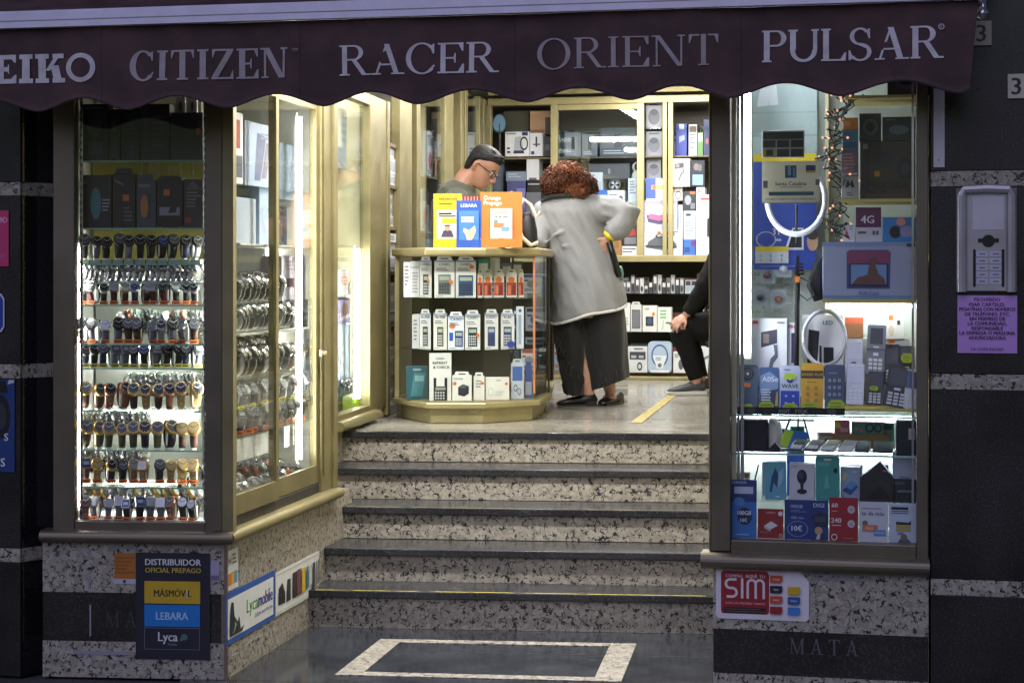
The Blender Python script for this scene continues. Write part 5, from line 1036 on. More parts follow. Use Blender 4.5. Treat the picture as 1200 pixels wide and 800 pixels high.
for k in range(8):
    put(LS2, LS2.ax(396+4*k, .1), .1+wr.uniform(-.006, .006), LS2.px(410, 462, .1)[1], R(wr.uniform(50, 70)), ('steel', 'white', 'steel', False, None), 'from front in the narrow window bundle', k, 'bracelets in the narrow window')
b = MB(); zz = LS2.px(410, 462, .1)[1]; b.box(n0-.02, n2-.03, .07, .3, LS2.px(410, 480, .1)[1], zz-.0005, mat((60, 60, 64), .5)); b.build('display_block', nw)
b = MB(); x0, x1 = LS2.ax(402, .06), LS2.ax(422, .06); za, zb_ = LS2.px(412, 485, .06)[1], LS2.px(412, 461, .06)[1]; b.box(0, x1-x0, 0, .003, 0, zb_-za, mat((164, 206, 44), .5)); tag(b.build('price_card', M=LS2.M(x0, .06, za)), 'bright green card under the bracelets in the narrow window', 'card')

for y, lb in ((313, 'level white lamp tube behind the sideways bracelets'), (408, 'level white lamp tube behind the black sports watches'), (484, 'level white lamp tube behind the gold cased watches'), (573, 'level white lamp tube at the back of the window floor')):
    t_ = thing('display_tube', lb, 'lamp', LF.M(0, .315, zrow(y)-.012))
    b = MB(); b.tube([(gl0+.02, 0, 0), (gl1-.13, 0, 0)], .007, TUBE, 8); b.build('glowing_tube', t_)
    b = MB(); b.box(gl0, gl1-.11, -.006, .012, .0075, .011, WHITE); b.build('fitting', t_)

vtube('display_tube', 'short upright glowing tube imitating a lamp reflection at the back of the side case', LS, LS.ax(319, .27), .285, sz(440, .27), sz(288, .27), 0)  # added glowing tube, stands in for a reflected lamp strip
# ---------------------------------------------------------------- phone window: posters, gadgets and phones
def mp(x0, y0, x1, zr, of, dep, name, label, cat, col, pr=(), **k): return pack(MAIN, x0, y0, x1, zr, of, dep, name, label, cat, col, pr, **k)
mz = lambda y, of, px=970: MAIN.px(px, y, of)[1]
mx = lambda px, of: MAIN.ax(px, of)
def sheet(x0, y0, x1, y1, of, name, label, cat, col, pr, th=.002, rz=0):
    return mp(x0, y0, x1, mz(y1, of, (x0+x1)/2), of, th, name, label, cat, col or (200, 200, 200), pr, m=None if col else trans_paper((226, 222, 204)))
# shelves of the window
zA, zB, zC, zD, zE = mz(486, .09), mz(531, .09), mz(586, .14), mz(350, .12, 1020), mz(233, .12, 1030)
pwx0, pwx1 = xw+.032, xr-.032
def shelf(x0, x1, z, y0, y1, m, th=.008):
    b = MB(); b.box(x0, x1, y0, y1, z-th, z-.0005, m); b.build('shelf', pf)
shelf(pwx0, pwx1, zA, .066, .40, SHELFG); shelf(pwx0, pwx1, zB, .066, .40, SHELFG); shelf(pwx0, pwx1, zC, .10, .40, SHELFG)
shelf(mx(964, .12), pwx1, zD, .10, .43, YBOARD, .014); shelf(mx(985, .12), pwx1, zE, .10, .43, YBOARD, .012)
shelf(mx(990, .12), pwx1, mz(112, .12, 1030), .10, .43, YBOARD, .012)
shelf(mx(968, .1), pwx1, mz(479, .1, 1020)+.003, .10, .40, YBOARD, .012)
for z in (zA, zB):
    b = MB(); b.box(pwx0, pwx1, .0645, .0657, z-.008, z-.0005, mat((170, 205, 190), .2)); b.build('shelf_edge', pf)
b = MB(); b.box(mx(868, .07), mx(872, .07), .066, .075, zr+.01, 2.35, CHROME); b.box(xg1-.016, xg1-.008, .066, .075, zr+.01, 2.35, CHROME); b.build('shelf_track', pf)
b = MB(); b.box(mx(964, .12), mx(968, .12), .40, .455, 1.2, 2.38, CREAM); b.build('partition', pf)
# sheets hung at the back
sheet(882, 100, 958, 186, .42, 'frosted_panel', 'pale green grey panel high in the phone window', 'panel', (186, 204, 200), [('r', 0, .3, 1, .33, (160, 184, 178)), ('r', 0, .62, 1, .64, (168, 190, 184))])
b = MB(); of = .30; P_ = lambda x, y: (mx(x, of), mz(y, of, 900))
for pts in ([(893, 92), (904, 92), (900, 124), (887, 125)], [(901, 92), (909, 92), (912, 123), (901, 124)]):
    q = [P_(*p) for p in pts]; b.prism(q, 'y', of, of+.001, trans_paper((236, 240, 240)))
tag(b.build('paper_sheet', M=MAIN.M()), 'white paper cutouts hanging under the awning edge', 'paper')
sheet(883, 180, 957, 316, .36, 'poster', 'blue poster with a yellow top edge behind the ring lamp', 'poster', (40, 66, 156), [('r', 0, .93, 1, 1, (226, 200, 50)), ('tl', .30, .30, .055, '31', (236, 240, 246)), ('l', .36, .23, .48, .27, 1, (200, 210, 240)), ('o', .2, .26, .16, .07, .88, (206, 206, 210)), ('p', [(.5, .17), (.62, .36), (.8, .36), (.8, .17)], (236, 238, 242)), ('p', [(.55, .19), (.64, .345), (.77, .345), (.77, .19)], (24, 26, 32)), ('e', .94, .24, .09, .08, (200, 156, 130)), ('e', .94, .3, .09, .045, (50, 40, 36)), ('r', .03, .055, .56, .2, (226, 228, 232)), ('r', .03, .155, .56, .2, (226, 200, 50)), ('t', .12, .11, .025, '3', Bl), ('t', .28, .11, .025, '5', Bl), ('t', .45, .11, .025, '4', Bl), ('t', .12, .07, .025, '1', Bl), ('t', .28, .07, .025, '6', Bl), ('t', .45, .07, .025, '7', Bl), ('l', .1, .01, .7, .04, 1, (90, 120, 200))])
sheet(893, 153, 943, 185, .05, 'label_card', 'black and white grid card stuck inside the phone window', 'card', (214, 216, 208), [('r', .03, .68, .97, .93, (28, 26, 28))]+[('r', .03+.325*c, .05+.33*r, .03+.325*c+.29, .05+.33*r+.27, (30, 26, 28)) for c in range(3) for r in range(2) if not (c == 0 and r == 0)]+[('r', .03, .05, .32, .32, (206, 190, 70)), ('r', .1, .08, .26, .3, (34, 28, 28))])
sheet(893, 189, 961, 238, .045, 'notice_plate', 'cream notice plate in front of the large ring lamp', 'notice', None, [('r', .0, .0, 1, .02, (170, 166, 150)), ('r', .40, .60, .6, .9, (56, 96, 130)), ('r', .45, .66, .5, .88, (150, 176, 196)), ('r', .54, .62, .58, .84, (120, 150, 180)), ('r', .76, .72, .93, .9, (44, 60, 120)), ('r', .76, .72, .93, .77, (190, 170, 60)), ('t', .5, .42, .09, 'Santa Catalina', (44, 44, 52)), ('l', .32, .36, .74, .39, 1, (90, 90, 96)), ('r', .12, .18, .9, .27, (50, 104, 110)), ('t', .5, .07, .05, 'ESTABLECIMIENTO RECOMENDADO', (110, 110, 104)), ('r', .02, .36, .1, .54, (130, 126, 116)), ('r', .93, .42, 1.0, .56, (120, 116, 108))])
# ring lamps (not lit)
RINGW = mat((240, 242, 246), .35)
def ring_lamp(px, py, rpx, rpy, of, label, extra=None):
    x, z = MAIN.px(px, py, of); k = (MAIN.px(px+10, py, of)[0]-x)/10; ro, rz_ = rpx*k, rpy*k
    t_ = thing('ring_lamp', label, 'ring lamp', MAIN.M(x, of, z))
    b = MB(); n = 40; w = ro*.13
    b.tube([((ro-w)*math.cos(2*math.pi*q/n), 0, (rz_-w)*math.sin(2*math.pi*q/n)) for q in range(n)], [(w, w*.7)]*n, RINGW, 10, closed=True); b.build('ring', t_, smooth=True)
    return t_
rl1 = ring_lamp(933, 234, 39, 46, .17, 'large white ring lamp hanging behind the cream notice')
rl2 = ring_lamp(966, 396, 28, 36, .20, 'smaller white ring lamp with phones shown inside it')
b = MB(); h = .05
b.tube([(0, .012, -.16), (0, .012, -.02)], .005, BLACK, 8); b.build('holder', rl1)
# tripod stand with its clamp
t_ = thing('tripod', 'black tripod pole with a phone clamp between the ring lamps', 'tripod', MAIN.M(mx(935, .15), .15, 0))
b = MB(); b.tube([(mx(932.5, .15)-mx(935, .15), 0, zA+.001), (0, 0, mz(322, .15, 935))], .0095, BLACK, 10); b.build('pole', t_)
b = MB(); z0 = mz(322, .15, 935); 
for q in range(4): b.box(-.012+.006*(q % 2), .022, -.012, .012, z0+.012*q, z0+.012*q+.008, BLACK)
b.box(-.006, .006, -.006, .006, z0-.003, z0+.07, BLACK); b.build('clamp', t_)
b = MB(); b.box(-.010, .008, -.0125, -.0105, mz(327, .15, 935)-.012, mz(327, .15, 935)+.01, mat(Or, .6)); b.build('price_dot', t_)
b = MB(); b.tube([(.008, -.0, mz(325, .15, 935)), (.04, -.01, mz(330, .15, 935)), (.06, -.01, mz(345, .15, 935)), (.035, -.005, mz(352, .15, 935)), (.008, 0, mz(345, .15, 935))], .0022, BLACK, 6); b.build('cable', t_, smooth=True)
# clear vase shapes and mesh basket at the back
b = MB()
for q in range(6): b.tube([(mx(884+11*q, .38), .38, mz(372, .38)), (mx(884+11*q, .38), .38, mz(318, .38))], .0018, STEEL, 5)
for q in range(5): b.tube([(mx(882, .38), .38, mz(322+11*q, .38)), (mx(942, .38), .38, mz(322+11*q, .38))], .0018, STEEL, 5)
tag(b.build('wire_rack', M=MAIN.M()), 'clear wire rack of small gadgets at the back of the phone window', 'rack')
for k, (px, py, c, lb) in enumerate(((899, 322, (90, 60, 56), 'dark red earphone bubble pack on the wire rack'), (912, 350, (150, 100, 80), 'copper earphone bubble pack low on the wire rack'), (918, 314, (214, 220, 224), 'clear glass ball at the top of the wire rack'), (891, 348, (70, 74, 84), 'grey earphone bubble pack at the left of the wire rack'))):
    b = MB(); b.sphere((0, 0, 0), (.028, .02, .026), PLASTIC, 14, 8); b.sphere((0, .004, -.003), (.016, .01, .013), mat(c, .4), 10, 6); b.box(-.03, .03, .021, .023, -.035, .035, paper((190, 196, 200)))
    tag(b.build('bubble_pack', M=MAIN.M(mx(px, .34), .34, mz(py, .34)), smooth=False), lb, 'bubble pack')
# fairy light garland
gt = thing('light_garland', 'dark tangled garland of tiny warm lights hanging in the phone window', 'garland', MAIN.M())
gr_ = random.Random(5); WIRE = mat((26, 28, 30), .6); BULB = mat((255, 176, 140), .3, em=1.0, key='bulb')
path = [(1000, 90), (995, 118), (985, 140), (982, 165), (972, 183), (980, 205), (988, 222), (984, 245), (972, 262), (985, 280)]
gp = [Vector((mx(x, .14), .14, mz(y, .14))) for x, y in path]
dense = []
for i in range(len(gp)-1):
    for f in range(8): dense.append(gp[i].lerp(gp[i+1], f/8)+Vector((gr_.uniform(-.012, .012), gr_.uniform(-.02, .02), gr_.uniform(-.006, .006))))
b = MB(); b.tube(dense, .0028, WIRE, 5); b.build('wire', gt)
for s_ in (-1, 1):
    b = MB(); b.tube([p+Vector((s_*.016+gr_.uniform(-.014, .014), gr_.uniform(-.014, .014), 0)) for p in dense[::2]], .0025, WIRE, 5); b.build('wire', gt)
for k in range(95):
    f = gr_.random()**1.25; p = dense[int(f*(len(dense)-1))]
    d = Vector((gr_.uniform(-1, 1), gr_.uniform(-.6, .4), gr_.uniform(-.6, .8))).normalized()*gr_.uniform(.025, .065)
    b = MB(); b.tube([p, p+d*.5, p+d], [.0026, .0022, .0032], WIRE, 5)
    if k < 40: b.sphere(p+d*1.08, .0045, BULB, 6, 4)
    b.build('bulb_twig', gt)
# right hand column: dim boxes above
zT = mz(112, .12, 1030)
b = MB(); b.box(0, .16, 0, .1, 0, .14, mat((40, 42, 46), .5)); b.ring(.07, -.002, .07, .05, .036, mat((70, 72, 78), .4)); b.disc(.07, -.001, .07, .034, .034, mat((22, 22, 26), .3)); tag(b.build('speaker_unit', M=MAIN.M(mx(1040, .12), .12, zT)), 'dark loudspeaker on the topmost board of the phone window', 'speaker')
z232 = mz(232.5, .12, 1030)
mp(1008, 165, 1073, z232, .14, .12, 'projector_box', 'big dark brown box with a film projector picture', 'box', (62, 56, 50), [('e', .42, .68, .2, .14, (44, 44, 48)), ('e', .82, .5, .16, .2, (40, 40, 46)), ('e', .82, .5, .08, .1, (62, 64, 70)), ('p', [(.0, .0), (.12, .0), (.2, 1), (.08, 1)], (44, 40, 38)), ('r', .26, .38, .36, .48, (170, 116, 50)), ('tl', .14, .18, .11, 'PELICULA', (40, 36, 34)), ('r', .12, .1, .3, .15, (44, 38, 36)), ('r', .36, .1, .48, .15, (44, 38, 36)), ('r', .05, .86, .14, .95, (140, 138, 130))])
mp(1007, 133, 1033, mz(164.6, .14, 1020), .14, .1, 'camera_box', 'dim box with grey camera pictures above the projector box', 'box', (58, 62, 72), [('e', .5, .5, .36, .3, (96, 100, 112)), ('e', .5, .48, .2, .18, (50, 52, 62))])
mp(1034, 137, 1073, mz(164.6, .14, 1050), .14, .1, 'camera_box', 'dark navy box with a pale gadget above the projector box', 'box', (48, 58, 70), [('e', .5, .45, .3, .2, (104, 110, 120)), ('l', .1, .8, .6, .92, 1, (96, 104, 116))])
mp(988, 138, 1006, mz(152, .13, 997), .13, .05, 'orange_box', 'orange box edge beside the garland', 'box', (206, 122, 60), [('r', .1, .3, .5, .7, (226, 150, 90))])
mp(987, 152.5, 1006, mz(176, .13, 997), .13, .05, 'gadget_box', 'teal blue box under the orange box', 'box', (64, 116, 140), [('r', .1, .1, .9, .4, (50, 84, 110))])
mp(986, 176.5, 1006, mz(206, .13, 997), .13, .05, 'gadget_box', 'mauve striped box in the middle of the garland stack', 'box', (110, 84, 92), [('l', .1, .1, .9, .9, 6, (170, 120, 126)), ('r', .05, .02, .95, .12, (160, 160, 164))])
mp(986, 206.5, 1006, z232, .13, .05, 'gadget_box', 'grey box with a black binocular symbol', 'box', (150, 150, 150), [('p', [(.25, .5), (.35, .8), (.45, .8), (.48, .68), (.54, .68), (.58, .8), (.68, .8), (.78, .5), (.6, .5), (.55, .6), (.47, .6), (.42, .5)], (26, 26, 30)), ('l', .3, .1, .8, .3, 2, (90, 90, 94))])
z283 = mz(283.3, .13, 1020)
mp(1003, 243, 1033, z283, .15, .08, 'modem_box', 'purple and white box marked four G', 'box', (206, 204, 210), [('r', 0, .42, 1, 1, (96, 44, 84)), ('tl', .2, .54, .22, '4G', (226, 220, 228)), ('l', .08, .18, .6, .32, 1, (90, 90, 100)), ('r', .66, .2, .76, .32, (90, 90, 100)), ('r', .8, .2, .9, .32, (90, 90, 100))])
mp(1034, 255, 1074, z283, .14, .08, 'toy_box', 'bright blue box with a dark round lens', 'box', (56, 132, 190), [('e', .38, .4, .17, .26, (24, 26, 34)), ('e', .72, .42, .2, .24, (150, 150, 190)), ('e', .55, .82, .14, .16, (216, 150, 130))])
mp(988, 262, 1002.5, z283, .16, .08, 'gadget_box', 'white box with a red corner beside the four G box', 'box', (226, 230, 234), [('p', [(.1, .3), (.6, .1), (.3, .7)], (200, 90, 80)), ('l', .5, .6, .95, .9, 2, (150, 170, 200))])
mp(964, 283.5, 1074, zD, .10, .10, 'tablet_box', 'large pale lilac box with a tablet in a pink case', 'box', (176, 184, 206), [('r', 0, 0, 1, .06, (120, 160, 196)), ('r', 0, .93, 1, 1, (140, 166, 200)), ('p', [(.26, .18), (.72, .18), (.73, .82), (.70, .86), (.29, .86), (.26, .82)], (70, 84, 140)), ('r', .27, .6, .715, .84, (150, 74, 110)), ('r', .29, .22, .70, .62, (40, 50, 80)), ('r', .305, .25, .685, .60, (130, 166, 210)), ('p', [(.31, .25), (.68, .25), (.66, .36), (.6, .44), (.56, .62), (.5, .60), (.48, .42), (.38, .38)], (120, 84, 74)), ('e', .54, .66, .05, .07, (120, 78, 80)), ('t', .5, .075, .06, 'Kids Case', (90, 130, 190)), ('r', .90, .92, .99, .97, (60, 66, 84))])
b = MB(); b.tube([(mx(960, .2), .2, mz(352, .2)), (mx(955, .2), .2, mz(335, .2)), (mx(960, .2), .2, mz(310, .2)), (mx(967, .2), .2, mz(300, .2))], [.02, .032, .022, .006], mat((24, 24, 28), .6), 10); tag(b.build('headphone_case', M=MAIN.M(), smooth=True), 'black curved headphone case left of the tablet box', 'case')
# middle row
mp(880, 373, 923, zA+.06, .19, .05, 'stabiliser_box', 'large white phone stabiliser box in the phone window', 'box', (242, 243, 243), gimbal()+[('l', .1, .06, .7, .12, 1, (170, 170, 176)), ('l', .72, .92, .95, .96, 1, (150, 150, 156))])
b = MB(); b.box(mx(878, .2), mx(962, .2), .19, .3, zA+.001, zA+.0585, WHITE); tag(b.build('riser_block', M=MAIN.M()), 'white riser block under the stabiliser box', 'display block')
mp(924, 378, 935, zA+.06, .2, .05, 'stick_box', 'narrow white box with a purple stick picture beside the stabiliser box', 'box', (238, 238, 240), [('r', .3, .45, .75, .86, (60, 48, 90)), ('t', .5, .92, .05, 'PRO', Rd), ('r', .3, .12, .8, .18, (190, 100, 100))])
mp(940, 369, 989, zA+.06, .24, .04, 'ring_lamp_box', 'white box with black phone pictures behind the small ring lamp', 'box', (238, 238, 238), [('p', [(.12, .38), (.16, .82), (.42, .80), (.36, .36)], (34, 36, 42)), ('r', .52, .24, .76, .60, (34, 36, 42)), ('p', [(.40, .1), (.48, .1), (.47, .62), (.42, .62)], (44, 44, 48)), ('p', [(.2, .26), (.4, .18), (.4, .24), (.2, .32)], (40, 40, 46)), ('t', .62, .88, .05, 'LED', (60, 70, 120)), ('r', .0, .0, .4, .03, (50, 90, 180))])
mp(990, 372, 1012, mz(396, .3, 1000), .30, .1, 'carton', 'brown carton with an orange lid behind the phones', 'box', (150, 104, 72), [('r', 0, .7, 1, 1, (206, 100, 70))])
b = MB(); b.box(mx(986, .29), mx(1066, .29), .295, .38, zA+.001, mz(396, .3, 1000)-.001, mat((170, 176, 170), .5)); tag(b.build('riser_block', M=MAIN.M()), 'grey riser block behind the keypad phones', 'display block')
mp(1038, 364, 1060, mz(397, .3, 1050), .29, .05, 'phone_box', 'white phone box with an orange sticker at the back', 'box', (226, 226, 218), [('r', .15, .66, .4, .84, Or), ('e', .3, .3, .16, .2, (206, 196, 170)), ('r', .62, .5, .78, .66, (50, 50, 54)), ('tl', .1, .88, .06, 'PHONE', (70, 70, 76))])
# dummy smartphones with fluorescent price cards
def price(x0, y0, x1, y1, of, label, rnd_=True):
    a0, z1 = MAIN.px(x0, y0, of); a1, z0 = MAIN.px(x1, y1, of); w, h = a1-a0, z1-z0; c = .2*w
    b = MB(); b.prism([(c, 0), (w-c, 0), (w, h*.3), (w, h*.7), (w-c, h), (c, h), (0, h*.7), (0, h*.3)], 'y', 0, .001, mat((206, 232, 74), .55)); r = random.Random(label)
    for q in range(3): b.rect(w*.15, h*(.22+.24*q), w*r.uniform(.6, .88), h*(.28+.24*q), -.0004, mat((110, 126, 40), .6))
    tag(b.build('price_card', M=MAIN.M(a0, of, z0)), label, 'price card')
def phone(x0, y0, x1, label, col, pr, of=.11, lean=-.16, th=.009):
    return mp(x0, y0, x1, zA+.012, of, th, 'smartphone', label, 'smartphone', col, pr, rnd=.009, lean=lean)
phone(864, 427, 888, 'slate smartphone showing a big round camera', (84, 104, 128), [('e', .5, .80, .32, .145, (30, 34, 40)), ('o', .5, .80, .22, .10, .7, (90, 96, 104)), ('e', .5, .80, .08, .035, (210, 212, 214)), ('r', .32, .50, .64, .6, (232, 130, 56))])
phone(889.5, 430, 913, 'blue rock pictured smartphone with white lettering', (64, 94, 140), [('p', [(.04, .4), (.96, .2), (.96, .75), (.5, .9), (.04, .8)], (130, 160, 200)), ('p', [(.04, .05), (.9, .05), (.96, .5), (.5, .45), (.3, .3)], (50, 66, 96)), ('tl', .14, .66, .12, 'A05e', (240, 244, 248)), ('l', .1, .2, .66, .5, 5, (226, 232, 240)), ('p', [(.8, .1), (.95, .1), (.95, .45), (.86, .4)], (196, 160, 90))])
phone(914, 428, 937.5, 'white and blue smartphone lettered wave', (206, 216, 236), [('r', .03, .05, .97, .44, (44, 70, 180)), ('t', .5, .50, .09, 'WAVE', (50, 54, 70)), ('e', .5, .68, .16, .07, (50, 60, 130)), ('e', .5, .71, .1, .04, (206, 216, 236)), ('p', [(.15, .70), (.25, .83), (.7, .83), (.84, .74), (.7, .69)], (190, 220, 60)), ('l', .2, .88, .7, .92, 1, (90, 96, 116)), ('r', .25, .30, .36, .34, (170, 190, 240)), ('r', .62, .30, .73, .34, (170, 190, 240)), ('r', .25, .15, .36, .19, (170, 190, 240)), ('r', .62, .15, .73, .19, (170, 190, 240))])
phone(938.5, 425, 965, 'yellow smartphone with a dark title band', (226, 174, 52), [('r', .0, .68, 1, .84, (66, 56, 40)), ('t', .5, .73, .06, 'SENSES PLUS', (216, 170, 60)), ('l', .3, .58, .7, .62, 1, (160, 120, 40))]+[('e', .3+.38*c, .22+.13*r, .09, .04, (176, 136, 50)) for c in range(2) for r in range(3)])
phone(966, 427, 990, 'slate blue smartphone with nine round icons', (70, 82, 108), [('l', .2, .8, .8, .83, 1, (150, 160, 180))]+[('o', .26+.24*c, .36+.15*r, .07, .035, .5, (176, 184, 200)) for c in range(3) for r in range(3)])
for (x0, y0, x1, y1, lb) in ((865, 473, 884, 487, 'pale green price card under the slate camera smartphone'), (889, 470, 907, 486, 'bright yellow green price card under the rock pictured smartphone'), (917, 472, 935, 485, 'green price card under the wave smartphone'), (940, 471, 959, 483, 'pale lime price card under the yellow smartphone'), (970, 468, 990, 484, 'large pale lime price card under the nine icon smartphone')):
    price(x0, y0, x1, y1, .095, lb)
b = MB(); a0, a1 = mx(864, .07), mx(990, .07); h = .026; b.box(0, a1-a0, 0, .004, 0, h, BLACK); b.prints([('e', .13, .5, .045, .38, (70, 74, 78)), ('t', .44, .25, .5, 'XGIT', (150, 152, 156)), ('t', .60, .25, .5, 'STDK', (150, 152, 156)), ('e', .88, .5, .045, .4, (80, 82, 86)), ('r', .24, .3, .34, .7, (40, 42, 44)), ('r', .7, .3, .8, .7, (44, 46, 48))], a1-a0, h)
tag(b.build('shelf_strip', M=MAIN.M(a0, .0667, zA+.0005)), 'black lettered strip along the front of the smartphone shelf', 'shelf strip')
# keypad phones
KEY = mat((214, 216, 218), .4); SCR = mat((44, 48, 56), .12); SCRS = mat((176, 180, 184), .15, .5)
def keyphone(x0, y0, x1, y1, label, body, lean, of, roll=0, scr=SCR, key=KEY, flip=False):
    a0, z1 = MAIN.px(x0, y0, of); a1, z0 = MAIN.px(x1, y1, of); w, h = a1-a0, z1-z0
    t_ = thing('keypad_phone', label, 'keypad phone', MAIN.M((a0+a1)/2, of, z0) @ Matrix.Rotation(roll, 4, 'Y') @ Matrix.Rotation(lean, 4, 'X'))
    def slab(z_0, z_1, y0_, y1_, m, nm, inset=0):
        b = MB(); r = .006; W_ = w/2-inset
        b.prism([(cx+r*math.cos(R(q)), cz+r*math.sin(R(q))) for cx, cz, q0 in ((W_-r, z_1-r, 0), (-W_+r, z_1-r, 90), (-W_+r, z_0+r, 180), (W_-r, z_0+r, 270)) for q in range(q0, q0+91, 22)], 'y', y0_, y1_, m); return b, nm
    if flip:
        b, nm = slab(0, h*.54, 0, .012, body, 'body'); b.build(nm, t_, bevel=.001)
        b, nm = slab(h*.52, h, -.004, .006, body, 'flip'); b.rect(-w*.34, h*.62, w*.34, h*.94, -.0046, scr); b.rect(-w*.15, h*.55, w*.15, h*.575, -.0046, KEY); b.build(nm, t_)
        k0, k1 = .04, .44
    else:
        b, nm = slab(0, h, 0, .013, body, 'body'); b.build(nm, t_, bevel=.001)
        b = MB(); b.box(-w*.40, w*.40, -.0012, -.0002, h*.52, h*.94, scr); b.build('screen', t_); k0, k1 = .05, .46
    b = MB()
    for r in range(4):
        for c in range(3):
            xx = -w*.36+c*w*.26; zz = h*(k0+(k1-k0)*(r*.8/4)); b.box(xx, xx+w*.2, -.002, -.0002, zz, zz+h*.055, key)
    b.box(-w*.14, w*.14, -.002, -.0002, h*(k1-.05), h*(k1+.01), key); b.build('keypad', t_)
    return t_
DG, SV, BKP = mat((60, 62, 66), .35, .3), mat((186, 188, 190), .3, .5), mat((26, 27, 30), .3)
keyphone(990, 397, 1011, 447, 'silver keypad phone with a bright mirror screen in the back row', SV, -.25, .2, 0, SCRS, mat((70, 74, 80), .4))
keyphone(1014, 380, 1036, 440, 'open grey flip phone standing in the back row', mat((110, 114, 120), .35, .4), -.2, .2, .05, SCR, KEY, True)
keyphone(1036, 402, 1053, 450, 'black keypad phone under an orange tag in the back row', BKP, -.25, .2, .03)
keyphone(1054, 404, 1072, 452, 'black phone with a lime price note at the end of the back row', BKP, -.25, .2)
keyphone(991, 425, 1012, 474, 'silver slide phone in the front row', SV, -.22, .12, .03, SCRS, mat((206, 208, 210), .3, .3))
keyphone(1015, 434, 1034, 474, 'small dark grey phone with a lime note in the front row', DG, -.22, .12, .06)
keyphone(1034, 428, 1062, 477, 'black keypad phone tilted to the right in the front row', BKP, -.2, .11, .17)
keyphone(1058, 432, 1076, 479, 'white phone with a blue screen at the front row end', mat((214, 216, 220), .35), -.2, .11, .1, mat((64, 90, 140), .15), mat((226, 228, 230), .4))
for x0, y0, x1, y1, of, lb in ((1056, 414, 1070, 425, .19, 'lime price note on the black phone at the back row end'), (1019, 452, 1029, 457.5, .108, 'tiny lime note on the small dark grey phone')):
    price(x0, y0, x1, y1, of, lb)
a0, z0 = MAIN.px(1041, 402, .195); b = MB(); b.box(0, .024, 0, .001, 0, .016, mat(Or, .6)); tag(b.build('price_tag', M=MAIN.M(a0, .19, z0)), 'orange tag on the black keypad phone in the back row', 'price tag')
# second shelf: flat phones, speaker, cards
b = MB(); b.loft([[(x*w, y*.8, z) for x, y in ((-.062, 0), (-.055, -.006), (.05, -.006), (.058, 0), (.058, .08), (-.062, .08))] for z, w in ((0, .96), (.05, 1), (.10, .95), (.115, .9))], mat((24, 25, 29), .6))
tag(b.build('speaker', M=MAIN.M(mx(882, .1), .1, zB)), 'black box speaker at the left of the flat phone shelf', 'speaker')
b = MB(); b.loft([[(x, y, z) for x, y in ((0, 0), (.03*w, -.004), (.045*w, .02), (.045*w, .08), (0, .08))] for z, w in ((0, .7), (.05, 1), (.10, .9), (.115, .5))], mat((216, 212, 200), .5))
tag(b.build('speaker', M=MAIN.M(mx(901, .12), .12, zB)), 'white rounded speaker side next to the black box speaker', 'speaker')
b = MB(); w, h = .115, .075; b.box(0, w, 0, .003, 0, h, paper((40, 110, 200))); b.prints([('p', [(.12, .05), (.42, .05), (.52, .95), (.22, .95)], (206, 230, 70)), ('r', .6, .15, .9, .4, (226, 236, 246))], w, h)
tag(b.build('blue_card', M=MAIN.M(mx(908, .24), .24, zB+.008) @ Matrix.Rotation(R(-28), 4, 'X') @ Matrix.Rotation(R(8), 4, 'Y')), 'blue card with a lime stripe leaning on the flat phone shelf', 'card')
b = MB(); b.prism([(-.03, 0), (.035, 0), (.004, .035)], 'y', 0, .05, mat((24, 24, 28), .5)); tag(b.build('stand_block', M=MAIN.M(mx(907, .1), .1, zB)), 'small black wedge on the flat phone shelf', 'block')
b = MB(); b.box(-.012, .012, 0, .11, 0, .008, mat((150, 156, 150), .3, .4)); b.box(-.010, .010, .004, .106, .0082, .0088, SCR); tag(b.build('flat_phone', M=MAIN.M(mx(914, .1), .1, zB+.002, R(-52))), 'slim silver phone lying askew by the black wedge', 'keypad phone')
for k, (px, sc_, scr, body) in enumerate(((932, 'grey', SCR, mat((90, 94, 104), .35)), (951, 'dark red', mat((84, 60, 74), .2), mat((96, 86, 92), .35)), (970, 'silver', SCRS, mat((170, 172, 176), .3, .4)), (990, 'white', mat((190, 196, 200), .2), mat((214, 216, 220), .35)), (1010, 'black framed', SCRS, mat((70, 72, 78), .35)), (1034, 'wide black', mat((90, 96, 100), .2), mat((50, 52, 56), .35)))):
    w = .026 if k < 5 else .036
    t_ = thing('flat_phone', f'{sc_} keypad phone lying flat, {ORD[k]} from the left', 'keypad phone', MAIN.M(mx(px, .11), .10, zB+.003, R(-14 if k < 4 else -4)) @ Matrix.Rotation(R(16), 4, 'X'), 'flat phones on the second shelf')
    b = MB(); b.box(-w, w, 0, .10, 0, .011, body); b.build('body', t_, bevel=.003)
    b = MB(); b.box(-w*.78, w*.78, .045 if k < 4 else .012, .092, .0112, .0118, scr); b.build('screen', t_)
    if k < 4:
        b = MB()
        for r in range(3):
            for c in range(3): b.box(-w*.7+c*w*.5, -w*.7+c*w*.5+w*.38, .006+.012*r, .015+.012*r, .0112, .0122, KEY)
        b.build('keypad', t_)
mp(1050, 493, 1074, zB, .1, .08, 'phone_box', 'black box with a pale label at the right of the flat phone shelf', 'box', (28, 29, 34), [('r', .62, .45, .95, .78, (176, 180, 170))])
mp(998, 494, 1036, mz(508, .3, 1015), .3, .05, 'toy_camera_box', 'teal and pink box with toy headphones behind the flat phones', 'box', (96, 160, 150), [('o', .56, .5, .14, .4, .6, (60, 66, 80)), ('o', .82, .5, .12, .4, .6, (60, 66, 80)), ('e', .15, .4, .06, .14, (220, 110, 150)), ('e', .3, .3, .06, .14, (220, 110, 150)), ('r', 0, .85, 1, 1, (216, 130, 160))])
